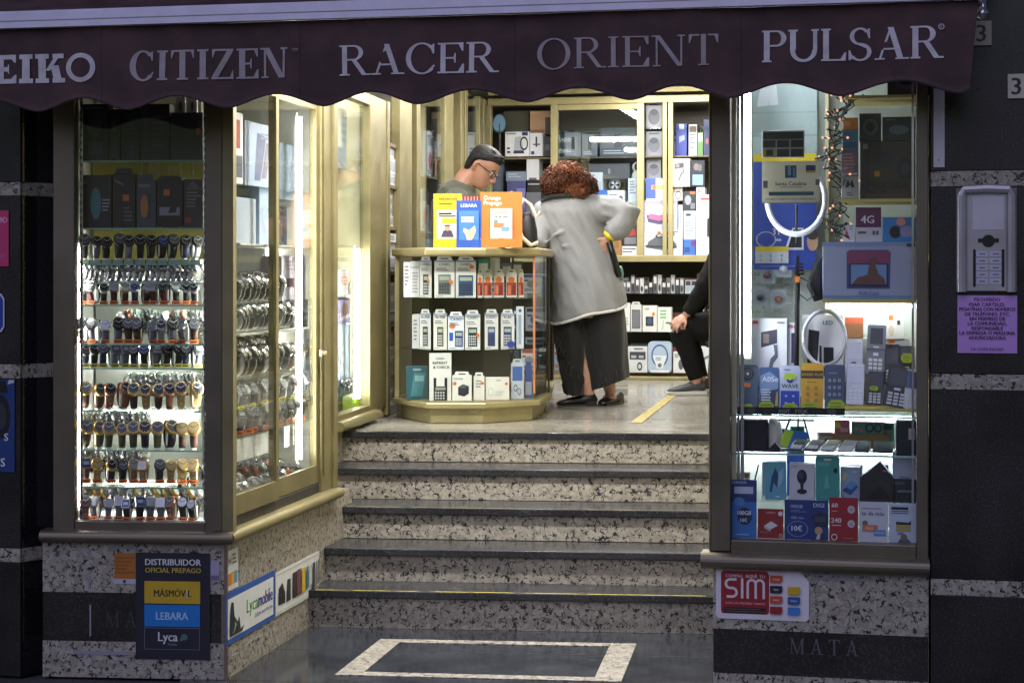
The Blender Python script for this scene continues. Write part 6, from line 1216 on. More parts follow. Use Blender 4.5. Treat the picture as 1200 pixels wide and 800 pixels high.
b = MB(); b.box(mx(975, .29), mx(1042, .29), .295, .37, zB+.001, mz(508, .3, 1015)-.001, mat((150, 110, 70), .5)); tag(b.build('riser_block', M=MAIN.M()), 'brown riser block under the teal and pink box', 'display block')
mp(978, 492, 996, mz(508, .3, 1000), .31, .05, 'toy_camera_box', 'pink box with a yellow corner behind the flat phones', 'box', (206, 104, 160), [('p', [(0, .4), (.5, .4), (.2, 1), (0, 1)], (226, 200, 60)), ('r', .4, .1, .9, .4, (236, 190, 214))])
t_ = thing('camera_tripod', 'black tripod legs behind the blue card', 'tripod', MAIN.M(mx(935, .3), .3, zB))
for dx in (-.07, .0, .05):
    b = MB(); b.tube([(dx, .0, 0), (dx*.4, .02, .11)], .004, BLACK, 6); b.build('leg', t_)
b = MB(); b.tube([(-.09, .015, .10), (.06, .015, .10)], .004, BLACK, 6); b.build('bar', t_)
# third shelf
mp(893, 541, 912, zC, .24, .07, 'gadget_box', 'plain grey box behind the light blue box', 'box', (186, 200, 206), [])
mp(897, 541, 921, zC, .13, .05, 'gadget_box', 'light blue box with a dark blue figure', 'box', (110, 176, 200), [('p', [(.2, .2), (.3, .6), (.5, .85), (.7, .6), (.6, .3), (.4, .45), (.32, .2)], (40, 80, 110)), ('e', .3, .85, .16, .08, (120, 190, 160)), ('p', [(.6, .3), (.85, .5), (.9, .85), (.65, .7)], (160, 204, 220)), ('l', .5, .04, .9, .1, 1, (200, 226, 236))])
mp(922, 526, 943, zC, .26, .05, 'gadget_box', 'bright blue box behind the white camera box', 'box', (50, 104, 200), [])
mp(925, 543, 955, zC, .13, .06, 'webcam_box', 'white box with a round black webcam picture', 'box', (216, 214, 220), [('e', .5, .64, .2, .2, (40, 42, 52)), ('e', .46, .68, .1, .1, (70, 74, 90)), ('p', [(.46, .24), (.54, .24), (.58, .5), (.42, .5)], (44, 46, 54)), ('e', .5, .24, .2, .07, (40, 42, 50)), ('l', .1, .9, .4, .94, 1, (170, 170, 180))])
mp(955.5, 534, 984, zC, .12, .06, 'cable_pack', 'teal hanging pack with a slot at the top', 'box', (74, 160, 150), [('r', .36, .9, .66, .94, (226, 232, 230)), ('r', .08, .78, .6, .87, (110, 184, 180)), ('p', [(.36, .28), (.42, .54), (.52, .56), (.6, .3), (.5, .26)], (110, 180, 180)), ('e', .84, .68, .09, .06, (30, 50, 56)), ('l', .2, .06, .5, .1, 1, (130, 200, 196))], rnd=.012)
mp(985, 547, 1008.5, zC, .15, .05, 'charger_box', 'grey blue box with a blue power bank picture', 'box', (156, 174, 196), [('p', [(.1, .3), (.5, .16), (.9, .42), (.55, .56)], (50, 86, 140)), ('p', [(.2, .42), (.55, .32), (.86, .5), (.55, .6)], (100, 150, 200)), ('p', [(.05, .66), (.2, .56), (.36, .8), (.2, .86)], (206, 200, 150)), ('l', .6, .8, .9, .9, 1, (196, 206, 216))])
b = MB(); b.prism([(-.062, 0), (.066, 0), (.066, .08), (.01, .148), (-.062, .085)], 'y', 0, .06, mat((44, 45, 44), .55)); b.prism([(-.05, .012), (.054, .012), (.01, .06)], 'y', -.002, -.0005, mat((26, 27, 27), .5)); b.rect(.02, .11, .04, .118, -.001, mat((110, 112, 112), .5))
tag(b.build('house_speaker', M=MAIN.M(mx(1028, .13), .13, zC), bevel=.002), 'dark house shaped speaker on the third shelf', 'speaker')
mp(1046, 530.5, 1074, mz(561, .13, 1060), .13, .05, 'gadget_box', 'plain grey lilac box over a black box at the right jamb', 'box', (166, 170, 190), [('r', .3, .03, .7, .1, (120, 120, 134))])
mp(1046, 561.3, 1074, zC, .13, .05, 'gadget_box', 'black box with a white line at the right jamb', 'box', (40, 44, 52), [('r', .2, .45, .8, .53, (120, 124, 130)), ('l', .1, .7, .7, .9, 1, (60, 90, 90))])
b = MB(); b.tube([(mx(880, .2), .2, zC), (mx(889, .2), .2, zC+.12)], .003, BLACK, 6); b.tube([(mx(868, .2), .2, zC+.012), (mx(880, .2), .2, zC+.012)], .006, BLACK, 6); tag(b.build('antenna', M=MAIN.M()), 'thin black antenna leaning beside the light blue box', 'antenna')
# floor posters
zF = zr+.001
fl = lambda x0, y0, x1, of, label, col, pr, name='leaflet_poster', th=.004: mp(x0, y0, x1, zF, of, th, name, label, 'poster', col, pr, lean=-.05)
fl(857.5, 562, 887, .05, 'tall light blue poster with a dark round badge', (58, 116, 190), [('r', 0, .62, 1, 1, (34, 58, 120)), ('r', .1, .76, .86, .88, (190, 204, 226)), ('t', .3, .93, .05, 'LEBARA', (170, 190, 220)), ('e', .52, .38, .30, .15, (26, 40, 84)), ('tw', .24, .40, .07, .78, '100GB', (226, 232, 242)), ('tw', .34, .28, .06, .62, '10€', (200, 210, 230)), ('e', .3, .62, .22, .08, (74, 134, 200)), ('l', .15, .04, .7, .08, 1, (140, 180, 220))])
fl(888, 596, 918.5, .07, 'red poster with a white box picture', (150, 36, 38), [('p', [(.25, .42), (.5, .3), (.78, .44), (.52, .58)], (226, 222, 222)), ('p', [(.25, .42), (.5, .3), (.5, .22), (.25, .34)], (190, 180, 180)), ('e', .88, .84, .09, .08, (226, 220, 220)), ('t', .5, .85, .06, 'vodafone', (226, 190, 190)), ('o', .9, .09, .07, .07, .7, (214, 206, 206)), ('l', .1, .16, .5, .24, 2, (190, 110, 110))])
fl(919.5, 586, 971, .06, 'wide navy poster with a circled price', (34, 54, 124), [('tl', .66, .83, .10, 'DIGI', (196, 206, 230)), ('tl', .14, .80, .08, '100GB', (180, 196, 230)), ('l', .14, .68, .5, .76, 2, (110, 130, 190)), ('tl', .14, .52, .07, '400 min', (150, 170, 220)), ('o', .30, .27, .24, .2, .93, (140, 160, 220)), ('tl', .16, .22, .13, '10€', (226, 232, 244)), ('p', [(.62, .6), (.8, .72), (1, .62), (.98, .36), (.7, .34)], (26, 34, 66)), ('r', .68, .46, .94, .6, (60, 66, 90)), ('e', .78, .24, .09, .1, (190, 150, 130)), ('p', [(.62, 0), (.68, .15), (.88, .15), (.96, 0)], (50, 56, 90)), ('p', [(.72, .02), (.76, .15), (.82, .15), (.8, .02)], (200, 204, 214))])
fl(972, 583, 1006, .055, 'red poster with the figures sixty and two hundred forty', (158, 30, 42), [('tl', .08, .77, .10, '60', (236, 226, 228)), ('l', .08, .66, .4, .7, 1, (220, 160, 166)), ('e', .76, .73, .13, .09, (206, 190, 200)), ('t', .76, .70, .05, '7€', (130, 40, 50)), ('tl', .06, .42, .11, '240', (236, 226, 228)), ('l', .08, .32, .44, .38, 1, (226, 170, 176)), ('e', .76, .4, .13, .09, (206, 190, 200)), ('t', .76, .37, .05, '15', (130, 40, 50)), ('o', .17, .09, .11, .075, .7, (230, 220, 220)), ('l', .5, .05, .9, .08, 1, (200, 120, 126))])
fl(1007, 588, 1041, .06, 'white poster reading te da más', (206, 206, 220), [('tl', .08, .66, .10, 'te da más', (54, 44, 90)), ('l', .08, .8, .9, .85, 1, (160, 130, 160)), ('e', .2, .46, .1, .07, (110, 110, 80)), ('p', [(.1, .26), (.66, .24), (.64, .42), (.12, .42)], (206, 124, 90)), ('t', .36, .30, .07, 'MÁS', (236, 200, 180)), ('p', [(.5, .16), (.92, .16), (.9, .3), (.52, .3)], (80, 140, 210)), ('t', .7, .2, .06, 'GIGAS', (200, 222, 240))])
fl(1042, 590, 1074.5, .055, 'pale poster with black and ochre bars', (190, 200, 222), [('r', .08, .84, .7, .91, Bk), ('l', .08, .72, .8, .82, 2, (90, 96, 110)), ('p', [(.25, .46), (.8, .46), (.8, .58), (.72, .52), (.25, .54)], (40, 38, 34)), ('r', .25, .38, .78, .445, (176, 156, 60)), ('r', .25, .30, .78, .365, (176, 156, 60)), ('t', .42, .20, .07, '19€', (40, 40, 50)), ('p', [(.3, 0), (.4, .1), (.7, .1), (.82, 0)], (80, 80, 90)), ('e', .54, .14, .12, .09, (120, 100, 90))])
for q in range(3):
    b = MB(); b.box(0, .0025, 0, .16, 0, .15, PLASTIC); tag(b.build('clear_divider', M=MAIN.M(mx((919, 971.5, 1006.5)[q], .06), .064, zF)), f'clear divider between the {("red and navy", "navy and red", "red and white")[q]} posters', 'divider')

back_tube('level lamp tube under the tablet board of the phone window', MAIN, mx(972, .3), pwx1-.02, .36, zD-.03, TUBEC)
back_tube('level lamp tube behind the flat phones', MAIN, pwx0+.02, pwx1-.02, .39, zA-.03, TUBEC)
back_tube('level lamp tube behind the webcam box shelf', MAIN, pwx0+.02, pwx1-.02, .39, zB-.03, TUBEC)


# odds and ends behind the flat phones and the webcam shelf
r_ = random.Random(9)
for zz, nm, hmax in ((zB, 'flat phone shelf', .10), (zC, 'webcam shelf', .13)):
    for k in range(7):
        x0 = pwx0+.03+k*.105; w, hh = r_.uniform(.05, .09), hmax*r_.uniform(.45, 1); c = r_.choice([(206, 210, 214), (120, 140, 170), (60, 64, 72), (190, 170, 150), (110, 150, 130)])
        b = MB(); b.box(0, w, 0, .04, 0, hh, paper(c)); b.prints([('r', .1, .72, .9, .92, tuple(max(10, q-60) for q in c)), ('e', .5, .4, .26, .2, tuple(max(10, q-90) for q in c)), ('l', .1, .06, .8, .2, 2, (90, 94, 104))], w, hh)
        tag(b.build('accessory_box', M=MAIN.M(x0, .335, zz, R(r_.uniform(-12, 12)))), f'accessory box in the back row of the {nm}, {ORD[k]} from the left', 'box', f'back row of the {nm}')

back_tube('level lamp tube at the top left of the phone window', MAIN, mx(880, .13), mx(962, .13), .13, 2.37, TUBEB)
back_tube('second level lamp tube under the tablet board', MAIN, mx(1000, .22), pwx1-.03, .22, zD-.03, TUBEC)
# ---------------------------------------------------------------- signs and fittings on the facade
def sign(fr, x0, y0, x1, y1, name, label, cat, col, pr, off=-.004, th=.003, chamfer=None, parent=None, m=None):
    a0, z1 = fr.px(x0, (y0), off); a1, z0 = fr.px(x1, y1, off); w, h = a1-a0, z1-z0
    b = MB()
    if chamfer: b.prism([(p*w, q*h) for p, q in chamfer], 'y', 0, th, m or paper(col))
    else: b.box(0, w, 0, th, 0, h, m or paper(col))
    b.prints(pr, w, h); o = b.build(name, M=fr.M(a0, off, z0)); return tag(o, label, cat)
lilac = (226, 222, 232)
sign(LF, 159, 647, 246, 773, 'retailer_sign', 'dark sign listing prepaid phone brands under the watch window', 'sign', (34, 36, 50), [('tw', .13, .885, .058, .88, 'DISTRIBUIDOR', (226, 226, 230)), ('tw', .13, .815, .046, .88, 'OFICIAL PREPAGO', (200, 180, 70)),
    ('r', .12, .525, .87, .735, (206, 170, 44)), ('tw', .25, .592, .062, .75, 'MÁSMÓVIL', (36, 32, 30)), ('r', .685, .585, .70, .66, (230, 226, 210)), ('r', .12, .31, .87, .515, (26, 124, 206)), ('tw', .28, .375, .07, .71, 'LEBARA', (176, 206, 240)),
    ('r', .12, .095, .87, .30, (120, 124, 140)), ('r', .127, .10, .863, .295, (34, 36, 52)), ('tw', .31, .175, .085, .57, 'Lyca', (214, 216, 224)), ('e', .66, .215, .045, .03, (80, 120, 124)), ('e', .62, .19, .02, .014, (80, 120, 124)), ('t', .5, .135, .022, 'Mobile', (130, 134, 146))], off=-.006)
sign(LF, 134, 648, 160, 684, 'faded_sticker', 'faded orange sticker with a white lower edge', 'sticker', (180, 112, 44), [('r', 0, 0, 1, .17, (190, 186, 206)), ('l', .05, .3, .95, .9, 5, (150, 92, 40)), ('r', .4, .03, .52, .14, (60, 60, 80))], off=-.002, th=.001)
sign(LF, 246.5, 657, 257, 681, 'faded_sticker', 'small faded lilac sticker beside the dark brand sign', 'sticker', (170, 164, 196), [('r', .05, .05, .95, .3, (120, 112, 140))], off=-.002, th=.001)
# stickers on the side wall beside the steps
def lsign(x0, ya0, yb0, x1, y_, name, label, col, pr, off=-.004): 
    a0, z1 = LS.px(x0, ya0, off); _, z0 = LS.px(x0, yb0, off); a1 = LS.ax(x1, off); w, h = a1-a0, z1-z0
    b = MB(); b.box(0, w, 0, .002, 0, h, paper(col)); b.prints(pr, w, h); return tag(b.build(name, M=LS.M(a0, off, z0)), label, 'sticker')
lsign(266, 646, 693, 279, 0, 'tall_sticker', 'narrow white sticker with orange and blue blocks at the corner', (222, 222, 224), [('r', .12, .12, .36, .42, (214, 130, 70)), ('r', .38, .14, .62, .44, (222, 180, 60)), ('r', .64, .14, .9, .44, (90, 160, 206)), ('l', .45, .6, .9, .9, 3, (110, 112, 124)), ('e', .25, .74, .1, .07, (150, 150, 130))], -.003)
lsign(265, 696, 757, 322, 0, 'banner_sticker', 'blue bordered white banner sticker with green and blue lettering', (48, 90, 170), [('r', .03, .1, .965, .88, (226, 228, 230)), ('tw', .40, .42, .27, .63, 'Lyca', (70, 150, 60)), ('tw', .635, .42, .27, .945, 'mobile', (60, 70, 150)), ('tw', .56, .26, .08, .94, 'Call the world for less', (90, 100, 150)), ('p', [(.06, .14), (.11, .14), (.16, .3), (.13, .78), (.09, .80), (.07, .6)], (36, 50, 46)), ('p', [(.10, .14), (.30, .14), (.34, .24), (.27, .20), (.24, .46), (.17, .26)], (50, 54, 56)), ('p', [(.12, .46), (.2, .3), (.22, .33), (.14, .52)], (60, 66, 60)), ('o', .86, .72, .03, .1, .7, (206, 210, 214))])
lsign(323, 671, 722, 374, 0, 'photo_strip', 'white strip sticker with a row of dark gadget pictures', (226, 228, 228), [('r', .02, .04, .98, .06, (190, 196, 196)), ('r', .02, .92, .98, .94, (190, 196, 196)), ('p', [(.05, .22), (.2, .2), (.2, .44), (.14, .7), (.06, .6)], (40, 42, 46)), ('p', [(.22, .2), (.32, .2), (.32, .7), (.25, .72)], (56, 56, 60)), ('r', .36, .2, .46, .8, (60, 50, 54)), ('r', .46, .2, .56, .82, (110, 70, 80)), ('r', .57, .22, .65, .8, (210, 180, 50)), ('r', .67, .24, .72, .78, (70, 120, 150)), ('r', .73, .3, .8, .78, (190, 196, 196)), ('r', .81, .18, .87, .8, (70, 74, 74)), ('r', .9, .22, .92, .8, (50, 50, 54)), ('r', .94, .22, .965, .82, (44, 44, 48))])
b = MB()
for (x0, y0, x1, y1) in ((287, 757, 296, 750), (298, 749, 306, 744), (271, 769, 280, 764)):
    a0, z0 = LS.px(x0, y0, -.002); a1, z1 = LS.px(x1, y1, -.002); b.poly([(a0, -.002, z0), (a1, -.002, z1), (a1, -.002, z1+.006), (a0, -.002, z0+.006)], mat((200, 200, 200), .7))
b.build('tape_residue', sw)
# card shaped sticker under the phone window
ch = [(.03, 0), (.97, 0), (1, .05), (1, .74), (.86, 1), (.04, 1), (0, .94), (0, .06)]
chips = []
for (cx_, cz_, c, tx) in ((.65, .77, (190, 84, 50), 'orange'), (.65, .58, (30, 36, 62), 'Lyca'), (.65, .39, (196, 80, 60), 'simyo'), (.65, .195, (150, 34, 46), ''), (.84, .57, (206, 170, 40), ''), (.84, .385, (46, 88, 160), 'lebara'), (.84, .195, (70, 130, 210), '')):
    chips.append(('p', [(cx_-.065, cz_-.07), (cx_+.05, cz_-.07), (cx_+.068, cz_-.03), (cx_+.068, cz_+.07), (cx_-.065, cz_+.07)], c))
    if tx: chips.append(('t', cx_, cz_-.015, .035, tx, (226, 214, 210)))
sign(MAIN, 839, 661, 948, 728, 'sim_sticker', 'white card shaped sticker with a red SIM panel', 'sticker', lilac, [('p', [(.07, .1), (.55, .1), (.575, .14), (.575, .84), (.55, .9), (.08, .9), (.055, .86), (.055, .14)], (150, 36, 48)), ('tw', .105, .775, .055, .29, 'COMPRA', (226, 200, 206)), ('tw', .32, .775, .058, .44, 'AQUÍ', (240, 230, 232)), ('tw', .47, .775, .055, .53, 'TU', (226, 200, 206)),
    ('tl', .11, .34, .018, ' ', (226, 200, 206)), ('tw', .10, .28, .038, .53, 'CON LAS MEJORES TARIFAS', (220, 180, 186)), ('r', .09, .12, .54, .22, (40, 26, 28)), ('r', .10, .185, .48, .195, (120, 96, 96)), ('r', .10, .145, .54, .155, (130, 100, 100)), ('o', .64, .21, .022, .035, .55, (230, 214, 216)), ('p', [(.80, .16), (.815, .16), (.82, .22), (.84, .18), (.86, .22), (.865, .16), (.88, .16), (.87, .26), (.84, .22), (.815, .26)], (210, 226, 244))]+chips, off=-.006, th=.002, chamfer=ch)
# the big SIM letters as thick round strokes
o_ = bpy.data.objects['sim_sticker']; b = MB(); wS = MAIN.ax(948, -.006)-MAIN.ax(839, -.006); hS = MAIN.px(839, 661, -.006)[1]-MAIN.px(839, 728, -.006)[1]
LM = paper((226, 214, 222))
def stroke(pts, wd, i):
    v = []; P2 = [Vector(p) for p in pts]
    for k in range(len(P2)):
        d = (P2[min(k+1, len(P2)-1)]-P2[max(k-1, 0)]).normalized(); n_ = Vector((-d.y, d.x))*wd/2; v += [P2[k]+n_, P2[k]-n_]
    b.add([(p.x, -.004-.00015*i, p.y) for p in v], [(2*k, 2*k+1, 2*k+3, 2*k+2) for k in range(len(P2)-1)], LM)
def arcp(cx, cz, r, a0, a1, n=10): return [(cx+r*math.cos(R(a0+(a1-a0)*k/n)), cz+r*math.sin(R(a0+(a1-a0)*k/n))) for k in range(n+1)]
z0, z1 = hS*.39, hS*.69; hh = z1-z0; r = hh/4; x = wS*.155
stroke([(x+r*1.5, z1)]+arcp(x, z1-r, r, 90, 270)+arcp(x+r*.5, z0+r, r, 90, -90)+[(x-r*.8, z0)], hh*.145, 0)
x = wS*.285; stroke([(x, z0-hh*.085), (x, z1+hh*.085)], hh*.145, 1)
x0 = wS*.345; r = wS*.043
stroke([(x0, z0-hh*.085), (x0, z1-r)]+arcp(x0+r, z1-r, r, 180, 0)+[(x0+2*r, z0-hh*.085)], hh*.145, 2)
stroke([(x0+2*r, z1-r-.001)]+arcp(x0+3*r, z1-r, r, 180, 0)+[(x0+4*r, z0-hh*.085)], hh*.145, 3)
b.build('lettering', o_)
# pier: number plates, paper strip, intercom, notice
PX = -.024
sign(MAIN, 1181, 87, 1206, 115, 'number_plate', 'cream house number plate with a black three', 'number plate', (206, 202, 186), [('t', .40, .16, .68, '3', (26, 26, 28))], off=PX-.006, th=.006)
sign(MAIN, 1140, 25, 1162, 53, 'number_plate', 'cream house number plate half hidden behind the awning end', 'number plate', (176, 172, 156), [('t', .45, .16, .68, '3', (60, 58, 52))], off=PX-.006, th=.006)
sign(MAIN, 1094, 104, 1107, 196, 'paper_strip', 'upright white paper strip under the awning end', 'strip', lilac, [('e', .45, .09, .08, .009, (90, 90, 100))], off=PX-.001, th=.001)
sign(MAIN, 1122, 346, 1192, 414, 'notice', 'violet paper notice in Spanish under the intercom', 'notice', (196, 150, 226), [('t', .5, .90, .058, 'PROHIBIDO', (40, 26, 60))]+[('t', .5, .815-.082*k, .058, s_, (40, 26, 60)) for k, s_ in enumerate(('FIJAR CARTELES,', 'PEGATINAS CON NÚMEROS', 'DE TELÉFONO, ETC.', 'SIN PERMISO DE', 'LA COMUNIDAD,', 'RESPONSABLE', 'LA EMPRESA O PERSONA', 'ANUNCIADORA'))]+[('t', .5, .05, .05, 'LA COMUNIDAD', (110, 80, 140))], off=PX-.001, th=.001)
ALU = mat((176, 174, 180), .35, .5)
a0, z1 = MAIN.px(1120, 221, PX); a1, z0 = MAIN.px(1192, 342, PX); w, h = a1-a0, z1-z0
it = thing('intercom', 'metal framed door intercom with two columns of buttons', 'intercom', MAIN.M(a0, PX, z0))
b = MB(); b.box(0, w, -.006, 0, 0, h, mat((120, 118, 126), .4, .4)); b.build('back_plate', it, bevel=.002)
b = MB()
b.tube([(w*.1, -.022, h*.0), (w*.1, -.022, h*.93), (w*.14, -.022, h*.985), (w*.5, -.022, h*.995), (w*.86, -.022, h*.985), (w*.9, -.022, h*.93), (w*.9, -.022, 0)], [(.007, .016)]*7, ALU, 8); b.build('hood', it)
b = MB(); b.box(w*.16, w*.84, -.012, -.0065, .004, h*.96, ALU); b.box(w*.27, w*.78, -.0135, -.0122, h*.60, h*.92, mat((206, 204, 214), .4)); b.build('face_plate', it)
b = MB(); b.disc(w*.53, -.0136, h*.49, .022, .022, BLACK); b.box(w*.36, w*.70, -.0135, -.0123, h*.475, h*.515, BLACK); b.build('speaker_grille', it)
for k in range(5):
    for c in range(2):
        b = MB(); x = w*(.33+.22*c); zz = h*(.34-.066*k); b.box(x, x+w*.19, -.0145, -.0123, zz, zz+h*.052, mat((196, 196, 216), .4)); b.rect(x+w*.05, zz+h*.02, x+w*.15, zz+h*.03, -.0147, mat((90, 90, 110), .5)); b.build('button', it)
b = MB(); b.box(w*.28, w*.325, -.014, -.0124, h*.05, h*.41, BLACK); b.build('name_strip', it)
b = MB(); b.box(w*.745, w*.79, -.014, -.0124, h*.05, h*.41, BLACK); b.build('name_strip', it)
# posters on the left pier
sign(MAIN, -40, 247, 10, 312, 'pink_poster', 'magenta poster cut off by the left edge of the photo', 'poster', (206, 60, 120), [('tl', .8, .78, .1, '9D', (236, 190, 214)), ('l', .3, .1, .95, .6, 4, (190, 90, 140))], off=-.006, th=.002)
sign(MAIN, -30, 344, 5, 389, 'blue_plate', 'blue plate with a pale rim at the left edge', 'sign', (206, 214, 236), [('p', [(.04, .1), (.1, .04), (.86, .04), (.96, .16), (.96, .84), (.86, .96), (.1, .96), (.04, .9)], (40, 70, 170))], off=-.007, th=.003, chamfer=[(0, .05), (.05, 0), (.9, 0), (1, .14), (1, .86), (.9, 1), (.05, 1), (0, .95)])
sign(MAIN, -60, 444, 17, 553, 'watch_poster', 'navy poster with a dark watch and white capitals', 'poster', (36, 66, 130), [('o', .78, .60, .16, .24, .6, (24, 26, 34)), ('e', .78, .60, .10, .15, (50, 54, 64)), ('p', [(.72, .86), (.9, .86), (.86, .99), (.76, .99)], (22, 24, 32)), ('tl', .85, .34, .08, 'S', (226, 230, 240)), ('tl', .66, .06, .09, 'OS', (226, 230, 240)), ('p', [(.9, .95), (1, .97), (1, 1), (.92, 1)], (190, 200, 220))], off=-.006, th=.002)
# ---------------------------------------------------------------- people
def P(px, py, D): return Vector(((px-EX)*D/F, D, EYE-(py-EY)*D/F))
from mathutils import noise as mnoise
def fuse(b, name, parent, voxel, m, it=6, wr=0, ws=(14, 14, 9)):
    """closes overlapping pieces of one figure into a single continuous surface"""
    me = bpy.data.meshes.new(name); me.from_pydata([tuple(v) for v in b.v], [], b.f); bm = bmesh.new(); bm.from_mesh(me)
    bmesh.ops.recalc_face_normals(bm, faces=bm.faces); bm.to_mesh(me); bm.free()
    o = bpy.data.objects.new(name, me); sc.collection.objects.link(o)
    r = o.modifiers.new('r', 'REMESH'); r.mode = 'VOXEL'; r.voxel_size = voxel
    if it: s_ = o.modifiers.new('s', 'SMOOTH'); s_.factor = .5; s_.iterations = it
    dg = bpy.context.evaluated_depsgraph_get(); me2 = bpy.data.meshes.new_from_object(o.evaluated_get(dg))
    bpy.data.objects.remove(o); me2.name = name; me2.materials.clear(); me2.materials.append(m)
    if wr:
        off = []
        for v in me2.vertices:
            c = v.co; q = Vector((c.x*ws[0]+c.z*3, c.y*ws[1], c.z*ws[2]+c.x*4)); n_ = mnoise.noise(q)
            r_ = 1-2*abs(n_)                                   # ridged: soft creases of cloth
            off.append(v.normal*(wr*(.7*r_+.5*mnoise.noise(q*2.7))))
        for v, o_ in zip(me2.vertices, off): v.co += o_
    me2.polygons.foreach_set('use_smooth', [True]*len(me2.polygons))
    o = bpy.data.objects.new(name, me2); sc.collection.objects.link(o); o.parent = parent; return o
def cloth(c, c2, key, sc1=60, rough=.85, fine=260):
    m = bpy.data.materials.new('cloth'); m.use_nodes = True; N, L = m.node_tree.nodes, m.node_tree.links; b = N['Principled BSDF']; b.inputs['Roughness'].default_value = rough
    b.inputs['Sheen Weight'].default_value = .15
    tc = N.new('ShaderNodeTexCoord'); n = N.new('ShaderNodeTexNoise'); n.inputs['Scale'].default_value = fine; n.inputs['Detail'].default_value = 2
    n2 = N.new('ShaderNodeTexNoise'); n2.inputs['Scale'].default_value = 7; n2.inputs['Detail'].default_value = 4
    L.new(tc.outputs['Object'], n.inputs[0]); L.new(tc.outputs['Object'], n2.inputs[0])
    mx = N.new('ShaderNodeMix'); mx.data_type = 'RGBA'; mx.inputs[6].default_value = (*lin(c), 1); mx.inputs[7].default_value = (*lin(c2), 1); L.new(n.outputs[0], mx.inputs[0]); L.new(mx.outputs[2], b.inputs['Base Color'])
    bp = N.new('ShaderNodeBump'); bp.inputs['Strength'].default_value = .35; bp.inputs['Distance'].default_value = .012; L.new(n2.outputs[0], bp.inputs['Height']); L.new(bp.outputs[0], b.inputs['Normal'])
    return m
SKIN = mat((186, 142, 122), .5, 0, .1, 20); SKIN2 = mat((170, 126, 106), .5, 0, .1, 20)
def hair_mat(c, c2, key):
    m = cloth(c, c2, key, rough=.62, fine=120); m.node_tree.nodes['Principled BSDF'].inputs['Sheen Weight'].default_value = 0; m.node_tree.nodes['Principled BSDF'].inputs['Specular IOR Level'].default_value = .25; return m
def limb(b, pts, rad, n=12): b.tube([Vector(p) for p in pts], rad, SKIN, n)
def hand(b, wrist, d, up, side, s=1.0, curl=.5, spread=.16):
    """palm, four bent fingers and a thumb; d points along the fingers, up away from the back of the hand"""
    d, up = Vector(d).normalized(), Vector(up).normalized(); sd = d.cross(up).normalized()*side
    w = Vector(wrist); c = w+d*.045*s
    rot = Matrix((sd, d, up)).transposed()
    b.sphere(c, (.040*s, .052*s, .016*s), SKIN, 12, 8, rot)
    for k, (ln, off) in enumerate(((.068, .029), (.076, .010), (.071, -.010), (.056, -.028))):
        p0 = w+d*.075*s+sd*off*s; dd = (d+sd*spread*(off/.03)).normalized()
        p1 = p0+dd*ln*.42*s; d2 = (dd*math.cos(curl)-up*math.sin(curl)).normalized(); p2 = p1+d2*ln*.33*s
        d3 = (dd*math.cos(curl*1.9)-up*math.sin(curl*1.9)).normalized(); p3 = p2+d3*ln*.25*s
        b.tube([p0-dd*.02*s, p0, p1, p2, p3], [.009*s, .0092*s, .0086*s, .0078*s, .0062*s], SKIN, 8)
    t0 = w+d*.028*s+sd*.03*s; t1 = t0+(d*.55+sd*.8).normalized()*.032*s; t2 = t1+(d*.9+sd*.35-up*.25).normalized()*.026*s
    b.tube([w+d*.015*s, t0, t1, t2], [.013*s, .0125*s, .0105*s, .008*s], SKIN, 8)
def head_rings(b, M, s=1.0, m=None):
    """a head built from its profile; x forward, y to the side, z up, chin near z=-.11, crown z=.12"""
    pr = [(-.118, .030, .052, .022), (-.110, .0, .074, .036), (-.095, -.022, .084, .048), (-.078, -.045, .084, .056), (-.062, -.062, .082, .062), (-.045, -.072, .083, .066), (-.025, -.080, .086, .069), (-.005, -.085, .081, .071), (.015, -.089, .080, .073), (.035, -.092, .088, .075), (.055, -.092, .088, .075), (.075, -.086, .082, .071), (.095, -.072, .068, .060), (.11, -.048, .045, .042), (.12, -.015, .012, .015)]
    rings = []
    for z, xb, xf, w in pr:
        cx, rx = (xb+xf)/2, (xf-xb)/2; rg = []
        for k in range(22):
            q = 2*math.pi*k/22; c_, s_ = math.cos(q), math.sin(q)
            rg.append(M @ (Vector((cx+rx*math.copysign(abs(c_)**.85, c_), w*math.copysign(abs(s_)**.9, s_), z))*s))
        rings.append(rg)
    b.loft(rings, SKIN)
    T = lambda x, y, z: M @ (Vector((x, y, z))*s)
    b.tube([T(.078, 0, .022), T(.098, 0, -.004), T(.112, 0, -.026), T(.096, 0, -.036), T(.075, 0, -.036)], [.008*s, .011*s, .014*s, .013*s, .006*s], SKIN, 8)      # nose
    for y in (-.009, .009): b.sphere(T(.094, y, -.032), .0075*s, SKIN, 8, 6)
    b.tube([T(.07, -.024, -.060), T(.087, -.01, -.058), T(.090, 0, -.059), T(.087, .01, -.058), T(.07, .024, -.060)], .0065*s, SKIN, 6)
    b.tube([T(.07, -.02, -.071), T(.084, 0, -.070), T(.07, .02, -.071)], .0065*s, SKIN, 6)
    b.sphere(T(.066, 0, -.100), (.018*s,)*3, SKIN, 8, 6)
    b.tube([T(.074, -.05, .024), T(.089, -.022, .030), T(.088, 0, .026), T(.089, .022, .030), T(.074, .05, .024)], .008*s, SKIN, 6)     # brow
    for y in (-1, 1):
        b.tube([T(-.012, y*.070, .018), T(-.026, y*.083, .012), T(-.026, y*.084, -.012), T(-.012, y*.074, -.034)], [.010*s, .012*s, .011*s, .007*s], SKIN, 8)
